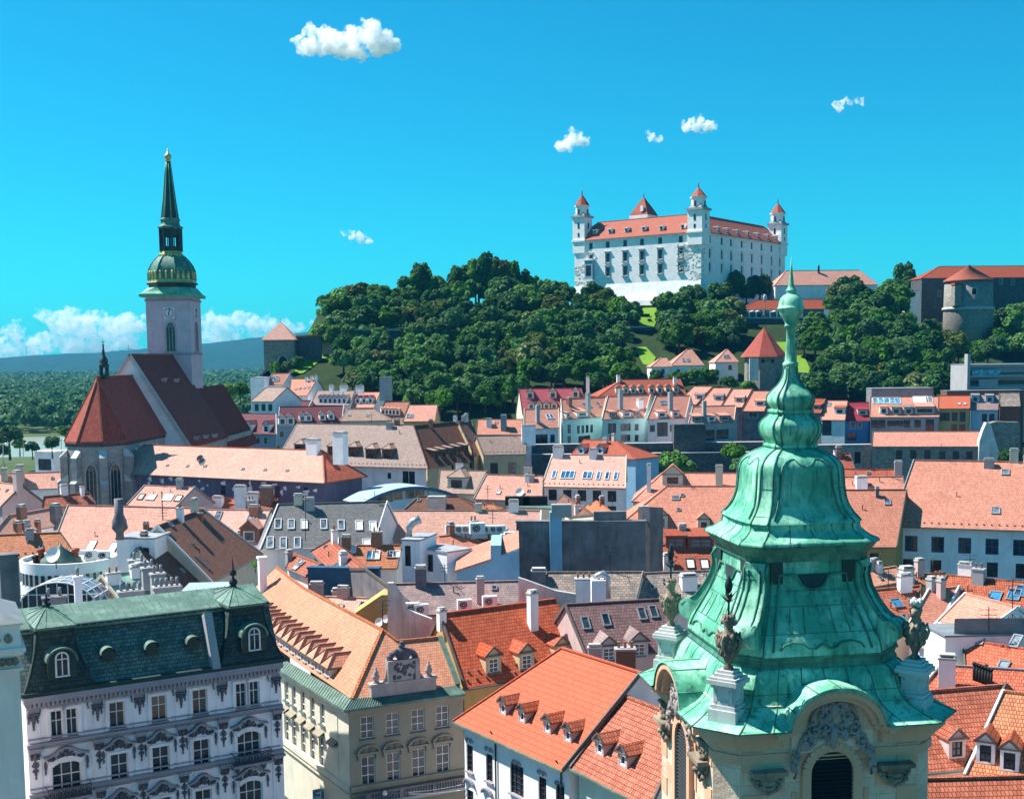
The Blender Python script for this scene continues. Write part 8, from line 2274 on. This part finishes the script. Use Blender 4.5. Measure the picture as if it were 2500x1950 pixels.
stack('chimney second from the rear on the green copper roof', 'I', 1050, 140, 138, 1.5, 1.3, 2.5, 'grey', 2)
stack('middle chimney of the row along the copper ridge', 'I', 990, 100, 141, 1.5, 1.3, 2.5, 'grey', 2)
stack('chimney just before the last on the copper ridge', 'I', 945, 65, 144, 1.3, 1.2, 2.5, 'grey', 1)
stack('rearmost chimney on the copper ridge', 'I', 895, 50, 147, 1.3, 1.2, 2.5, 'grey', 1)
stack('dark chimney with two flue pipes left of the slender white one', 'I', 362, 295, 128, 2.3, 1.2, 8, 'dkgrey', 2)
stack('slender pale chimney in front of the glass vault', 'I', 517, 160, 127, .75, .75, 9, 'lilac', 1)
stack('tall dark banded chimney at the left edge', 'I', 55, 12, 112, 1.6, 1.4, 16, 'dkgrey', 0)
stack('white chimney beside the far end of the peach roof', 'I', 1745, 30, 150, .9, .9, 9, 'white', 0)
hv = at(px('E', 800, 1265), 166); hvo = thing('roof_vent', 'flared dark metal vent hood on the white stair block', 'vent', hv)
m = MB(); m.lathe(hv - Z * .2, [(0, .55), (.9, .5), (1.6, 1.05), (2.6, .95), (3.4, .6), (5.6, .6)], 14); part(m, 'hood', 'dkgrey', hvo)
# roof finials of the building hidden behind: pipe stacks in the courtyard
cv_ = thing('curved_vent', 'white block with a curved metal exhaust duct on the courtyard roof', 'vent', at(px('G', 985, 1530), 134))
m = MB(); p = at(px('G', 985, 1480), 134); m.obox(p, X, Y, Z, .8, .8, 1.3, 0); m.tube([p + Z * 1.0 - X * .3, p + Z * 1.7 - X * .1, p + Z * 1.95 + X * .5, p + Z * 1.5 + X * .95, p - Z * .8 + X * 1.0], .38, 10, 1); part(m, 'duct', ['white', 'steel'], cv_)
cv2 = thing('curved_vent', 'curved silver exhaust hood on the white stair block', 'vent', at(px('F', 1100, 1005), 154))
m = MB(); p = at(px('F', 1090, 995), 155); m.tube([p, p + Z * 1.4, p + Z * 2.1 + X * .5, p + Z * 2.5 + X * 1.4], [.5, .5, .55, .6], 10); part(m, 'duct', 'steel', cv2)
# arched glass hall
bl, br_ = at(px('F', 745, 760), 240), at(px('F', 1400, 700), 252); bt_ = at(px('F', 1080, 645), 246).z
br_.z = bl.z
gh_ = thing('arched_hall', 'blue glazed hall with a shallow arched white roof', 'building', ((bl + br_) / 2).xy.to_3d())
u = (br_ - bl).normalized(); nn = Vector((u.y, -u.x, 0)); L_ = (br_ - bl).length
A_ = lambda e, o: bl + u * L_ * e - nn * o + Z * ((bt_ - bl.z) * (1 - (2 * e - 1) ** 2))
es = [i / 14 for i in range(15)]
m = MB(); m.grid([[A_(e, -1.2) for e in es], [A_(e, 7) for e in es]], 0, False, True); m.grid([[A_(e, -1.2) for e in es], [A_(e, -1.2) - Z * .7 for e in es]], 1, False, True); part(m, 'roof', ['bluegrey', 'deepblue'], gh_)
m = MB()
for e0, e1 in zip(es, es[1:]): m.face([Vector((*A_(e0, 0).xy, 0)), Vector((*A_(e1, 0).xy, 0)), A_(e1, 0) - Z * .05, A_(e0, 0) - Z * .05])
part(m, 'wall', 'skyblue', gh_)
for e in (.12, .22, .30, .40, .52, .62):
    q = bl + u * L_ * e + nn * .03 + Z * (.9 * (bt_ - bl.z) * (1 - (2 * e - 1) ** 2) - 1.3); m = MB(); m.obox(q, u, nn, Z, 1.25, .06, 1.1, 0); m.obox(q + nn * .05, u, nn, Z, 1.05, .03, .95, 1); part(m, 'window', ['bluegrey', 'pane'], gh_)
# ---------------------------------------------------------------- air conditioners, dishes, aerials
def ac_proto(p, lab, grp, s=1.0, face=Vector((.2, -.98, 0))):
    th = thing('air_conditioner', lab, 'air conditioner', p, grp); n_ = face.normalized(); u = Vector((-n_.y, n_.x, 0))
    m = MB(); m.obox(p + Z * .55 * s, u, n_, Z, .75 * s, .35 * s, .55 * s, 0); m.obox(p + Z * .02, u, n_, Z, .6 * s, .3 * s, .06, 1); m.obox(p + Z * .25 * s - Z * .5, u, n_, Z, .6 * s, .05, .5, 1); part(m, 'casing', ['acwhite', 'steel'], th)
    c = p + Z * .58 * s + n_ * .36 * s; m = MB()
    m.face([c - u * .15 * s + (u * math.cos(t) + Z * math.sin(t)) * .42 * s for t in T_[::2]], 0)
    for r_ in (.42, .26): m.tube([c - u * .15 * s + n_ * .03 + (u * math.cos(t) + Z * math.sin(t)) * r_ * s for t in T_[::3] + T_[:1]], .03 * s, 5, 1)
    m.blob(c - u * .15 * s + n_ * .03, .09 * s, 1); part(m, 'fan', ['black', 'acwhite'], th)
    return th
def acs(lab, grp, lst, D, s=1.0):
    p0 = None
    for c, x, y in lst:
        p = at(px(c, x, y), D)
        if p0 is None: p0 = ac_proto(p, lab, grp, s)
        else: q = copy_tree(p0); q.location = p
acs('white air conditioner in the row on the terrace house roof', 'air conditioners on the terrace house roof', [('F', x, 958) for x in (1365, 1425, 1470, 1600, 1655, 1695)], 165, .95)
acs('white air conditioner on the end rack of the terrace house roof', 'air conditioners on the end rack', [('F', 1712, 1040), ('F', 1738, 1020), ('F', 1762, 1005)], 158, 1.0)
acs('white air conditioner on the streaked mauve grey roof', 'air conditioners on the mauve grey roof', [('F', 1110, 1490), ('F', 1170, 1500), ('F', 1458, 1468), ('F', 1625, 1445)], 133, 1.05)
ac_proto(at(px('F', 1543, 962), 164), 'tall double air conditioner towering over the row on the terrace house', None, 1.35)
acs('white air conditioner on top of the round penthouse', 'air conditioners on the penthouse', [('E', 605, 1405), ('E', 690, 1410)], 146, 1.0)
def dish(lab, c, x, y, D, r, grp=None, mat='acwhite'):
    p = at(px(c, x, y), D); th = thing('satellite_dish', lab, 'satellite dish', p - Z * r * 1.6, grp); d = Vector((-.3, -.85, .42)).normalized(); u = d.cross(Z).normalized(); v = u.cross(d)
    m = MB(); m.grid([[p + (u * math.cos(t) + v * math.sin(t)) * r * k + d * r * .35 * k * k for t in T_[::2]] for k in (.02, .35, .7, 1.0)], 0, True, True); m.tube([p, p + d * r * .9 - v * r * .3], .03, 5); part(m, 'dish', mat, th)
    m = MB(); m.tube([p - d * .1, p - Z * r * 1.6 - d * .2], .05, 6); part(m, 'mast', 'iron', th)
dish('dark satellite dish, upper of two on the long pink roof', 'E', 1338, 738, 249, .8, mat='dkgrey'); dish('dark satellite dish, lower of two on the long pink roof', 'E', 1352, 760, 248, .8, mat='dkgrey')
dish('white satellite dish on the peach pink roof left of the white building', 'G', 463, 825, 254, .9)
dish('white satellite dish on the pole by the stained white wall', 'F', 892, 1552, 131, .5); dish('second white satellite dish facing right by the stained white wall', 'F', 938, 1530, 131, .45)
dish('large pale satellite dish on the round penthouse roof', 'E', 365, 1378, 140, .95)
def aerial(lab, c, x, y0, y1, D, bars=3):
    a, b_ = at(px(c, x, y1), D), at(px(c, x, y0), D); th = thing('aerial', lab, 'aerial', a); m = MB(); m.tube([a, b_], .05, 5)
    for i in range(bars):
        q = b_ - Z * (.3 + .5 * i); m.tube([q - X * (.9 - .15 * i), q + X * (.9 - .15 * i)], .025, 4)
        for k in range(4): m.tube([q + X * (-.7 + .45 * k) - Y * .3, q + X * (-.7 + .45 * k) + Y * .3], .018, 4)
    part(m, 'mast', 'iron', th)
aerial('tall aerial in front of the slate roof', 'F', 398, 700, 1010, 172, 2); aerial('aerial on the plain salmon roof by the brown roof', 'E', 1085, 1065, 1150, 199, 3)
aerial('aerial on the pole by the stained white wall', 'F', 912, 1390, 1600, 130, 3); aerial('thin aerial on the large brick red roof at the right edge', 'L', 2108, 160, 440, 118, 2); aerial('short aerial on the white edged roof terrace', 'L', 1950, 355, 520, 113, 2)
pa = None; ra_ = random.Random(8)
for h in ra_.sample([h for h in HOUSES if 130 < h.E0.y < 345], 30):
    p = h.R0.lerp(h.R1, ra_.uniform(.1, .9))
    if pa is None:
        pa = thing('aerial', 'thin television aerial standing on a town roof ridge', 'aerial', p, 'television aerials on the roof ridges'); m = MB(); m.tube([p - Z * .3, p + Z * 2.6], .045, 5)
        for i in range(3): q = p + Z * (2.5 - .45 * i); m.bar(q - X * (.75 - .12 * i), q + X * (.75 - .12 * i), .04, .04)
        m.bar(p + Z * 2.1 - Y * .8, p + Z * 2.1 + Y * .8, .04, .04); part(m, 'mast', 'iron', pa)
    else:
        c = copy_tree(pa); c.location = p; c.rotation_euler.z = ra_.uniform(0, 3); c.scale = (1, 1, ra_.uniform(.7, 1.3))
# ---------------------------------------------------------------- riverside
cab = block('riverside_cabin', 'small white cabin with dark windows by the riverside car park', 'E', 230, 690, 358, 692, 432, 8, 'white', wins=[('E', 255, 725, 288, 725, 2, 3, 4, 'dark'), ('E', 298, 775, 298, 775, 1, 5.5, 4, 'dark')], roofmat='white')
rd = MB().face([(-260, 418, .03), (-90, 418, .03), (-90, 470, .03), (-260, 470, .03)]).build('car_park', 'concrete'); tag(rd, kind='structure')
def car(p, mat, rz):
    th = thing('parked_car', '', 'car', (0, 0, 0)); m = MB()
    for pr_, z0_, z1_, mt in (([(-2.1, 0), (2.1, 0)], .3, .85, 0),): m.box((0, 0, .58), (4.2, 1.75, .55), 0)
    m.grid([[Vector((x, y, .85)) for x, y in ((-1.7, -.82), (1.15, -.82), (1.15, .82), (-1.7, .82))], [Vector((x, y, 1.45)) for x, y in ((-1.3, -.68), (.55, -.68), (.55, .68), (-1.3, .68))]], 1, True, False, (False, True)); m.box((-.38, 0, 1.46), (1.75, 1.3, .04), 0)
    part(m, 'body', [mat, 'pane'], th)
    for x in (-1.3, 1.3):
        for y in (-.85, .85): w = MB(); w.tube([Vector((x, y - .1, .33)), Vector((x, y + .1, .33))], .33, 12); part(w, 'wheel', 'black', th)
    th.location = p; th.rotation_euler = (0, 0, rz); return th
pc = {}
for i, (x, y, mt) in enumerate((('22', 770, 'carwhite'), ('60', 772, 'cardark'), ('150', 762, 'carsilver'), ('180', 760, 'carwhite'), ('205', 765, 'cardark'), ('385', 745, 'carwhite'), ('400', 770, 'cardark'), ('370', 762, 'carsilver'))):
    p = onz(px('E', float(x), y), .03)
    if p.y > 475: p = at(px('E', float(x), y), 455); p.z = .03
    if mt in pc: c = copy_tree(pc[mt]); c.location = p; c.rotation_euler.z = .4 + i * .5
    else: c = pc[mt] = car(p, mt, .4 + i)
    c['label'] = {'carwhite': 'white', 'cardark': 'dark', 'carsilver': 'silver'}[mt] + ' car parked by the river near the small white cabin'; c['group'] = 'cars parked by the river'
for i, (x, y0, y1) in enumerate(((20, 640, 790), (155, 640, 770), (408, 610, 740))):
    a, b_ = at(px('E', x, y1), 425), at(px('E', x, y0), 425); th = thing('street_lamp', ('tall street lamp at the left edge of the riverside car park', 'tall street lamp between the edge tree and the riverside cabin', 'tall street lamp close to the cathedral choir')[i], 'lamp', a)
    m = MB(); m.tube([a - Z * 3, b_, b_ + Z * .4 + X * 1.0, b_ + Z * .2 + X * 2.2], .12, 6); part(m, 'post', 'steel', th); m = MB(); m.obox(b_ + Z * .2 + X * 2.4, X, Y, Z, .6, .2, .12); part(m, 'lamp_head', 'steel', th)
def turbine(lab, x, y0, y1, D, tiltk):
    a, b_ = at(px('A', x, y1), D), at(px('A', x, y0), D); th = thing('wind_turbine', lab, 'wind turbine', a); h = (b_ - a).length
    m = MB(); m.tube([a - Z * 20, b_], [h * .035, h * .02], 8); m.obox(b_, X, Y, Z, h * .03, h * .06, h * .03); part(m, 'mast', 'concrete', th)
    for k in range(3):
        t = tiltk + k * 2 * math.pi / 3; d = X * math.cos(t) + Z * math.sin(t); m = MB(); m.tube([b_ - Y * h * .06, b_ - Y * h * .06 + d * h * .22, b_ - Y * h * .06 + d * h * .5], [h * .014, h * .022, h * .004], 6); part(m, 'blade', 'concrete', th)
turbine('wind turbine on the far ridge at the left', 175, 1362, 1425, 7200, 2.4); turbine('smaller wind turbine at the far left edge of the ridge', 28, 1410, 1445, 7300, 1.2)
cr_ = at(px('A', 857, 1385), 7000); th = thing('hill_mast', 'small signal mast on the far ridge left of the cathedral tower', 'mast', cr_); m = MB(); m.tube([cr_ - Z * 20, cr_ + Z * 36], 1.6, 6); m.tube([cr_ - X * 22 + Z * 14, cr_ + X * 22 + Z * 14], 1.6, 6); part(m, 'mast', 'iron', th)

# ---------------------------------------------------------------- street fittings
sq = WL.P(WL.hit(px('J', 530, 1615))[0], WL.hit(px('J', 530, 1615))[1], .7)
sg_ = thing('shop_sign', 'small teal projecting sign with a white letter on the corner house', 'sign', sq)
m = MB(); m.obox(sq, WL.n, WL.u, Z, .55, .08, .8); part(m, 'sign_board', 'bluepaint' if False else 'paneblue', sg_)
m = MB(); f_ = sq + WL.u * .1; n_ = WL.n
m.obox(f_ - n_ * .2, n_, WL.u, Z, .05, .02, .5); [m.obox(f_ + Z * z_, n_, WL.u, Z, .22, .02, .05) for z_ in (-.45, 0, .45)]; part(m, 'letter', 'whitepaint', sg_)
w0, w1 = WR.P(WR.hit(px('J', 890, 1560))[0], WR.hit(px('J', 890, 1560))[1], 1.5), wh.front.P(.2, wh.front.hit(px('K', 40, 1500))[1], .1)
sl = thing('street_light', 'white street lamp hanging on wires before the grey green corner house', 'lamp', w0)
m = MB(); m.lathe(w0 - Z * .25, [(0, .1), (.1, .25), (.3, .2), (.45, .08)], 8); part(m, 'lamp_head', 'whitepaint', sl)
m = MB()
for dz in (0, -.5):
    m.tube([w0.lerp(w1, e) + Z * (dz * e - .5 * 4 * e * (1 - e) * .5) for e in [i / 8 for i in range(9)]], .022, 4)
part(m, 'wire', 'steel', sl)
# ---------------------------------------------------------------- air
HAZE = 5.5e-5
if HAZE:
    hz = MB().obox(Vector((0, 3900, 149)), X, Y, Z, 6500, 5100, 151).build('haze', 'land')
    hz.data.materials.clear()
    m = bpy.data.materials.new('haze'); m.use_nodes = True; t = m.node_tree; t.nodes.clear()
    o = t.nodes.new('ShaderNodeOutputMaterial'); v = t.nodes.new('ShaderNodeVolumePrincipled')
    v.inputs['Density'].default_value = HAZE; v.inputs['Color'].default_value = (.07, .47, .93, 1)
    t.links.new(v.outputs[0], o.inputs['Volume'])
    hz.data.materials.append(m)
    tag(hz, kind='stuff')
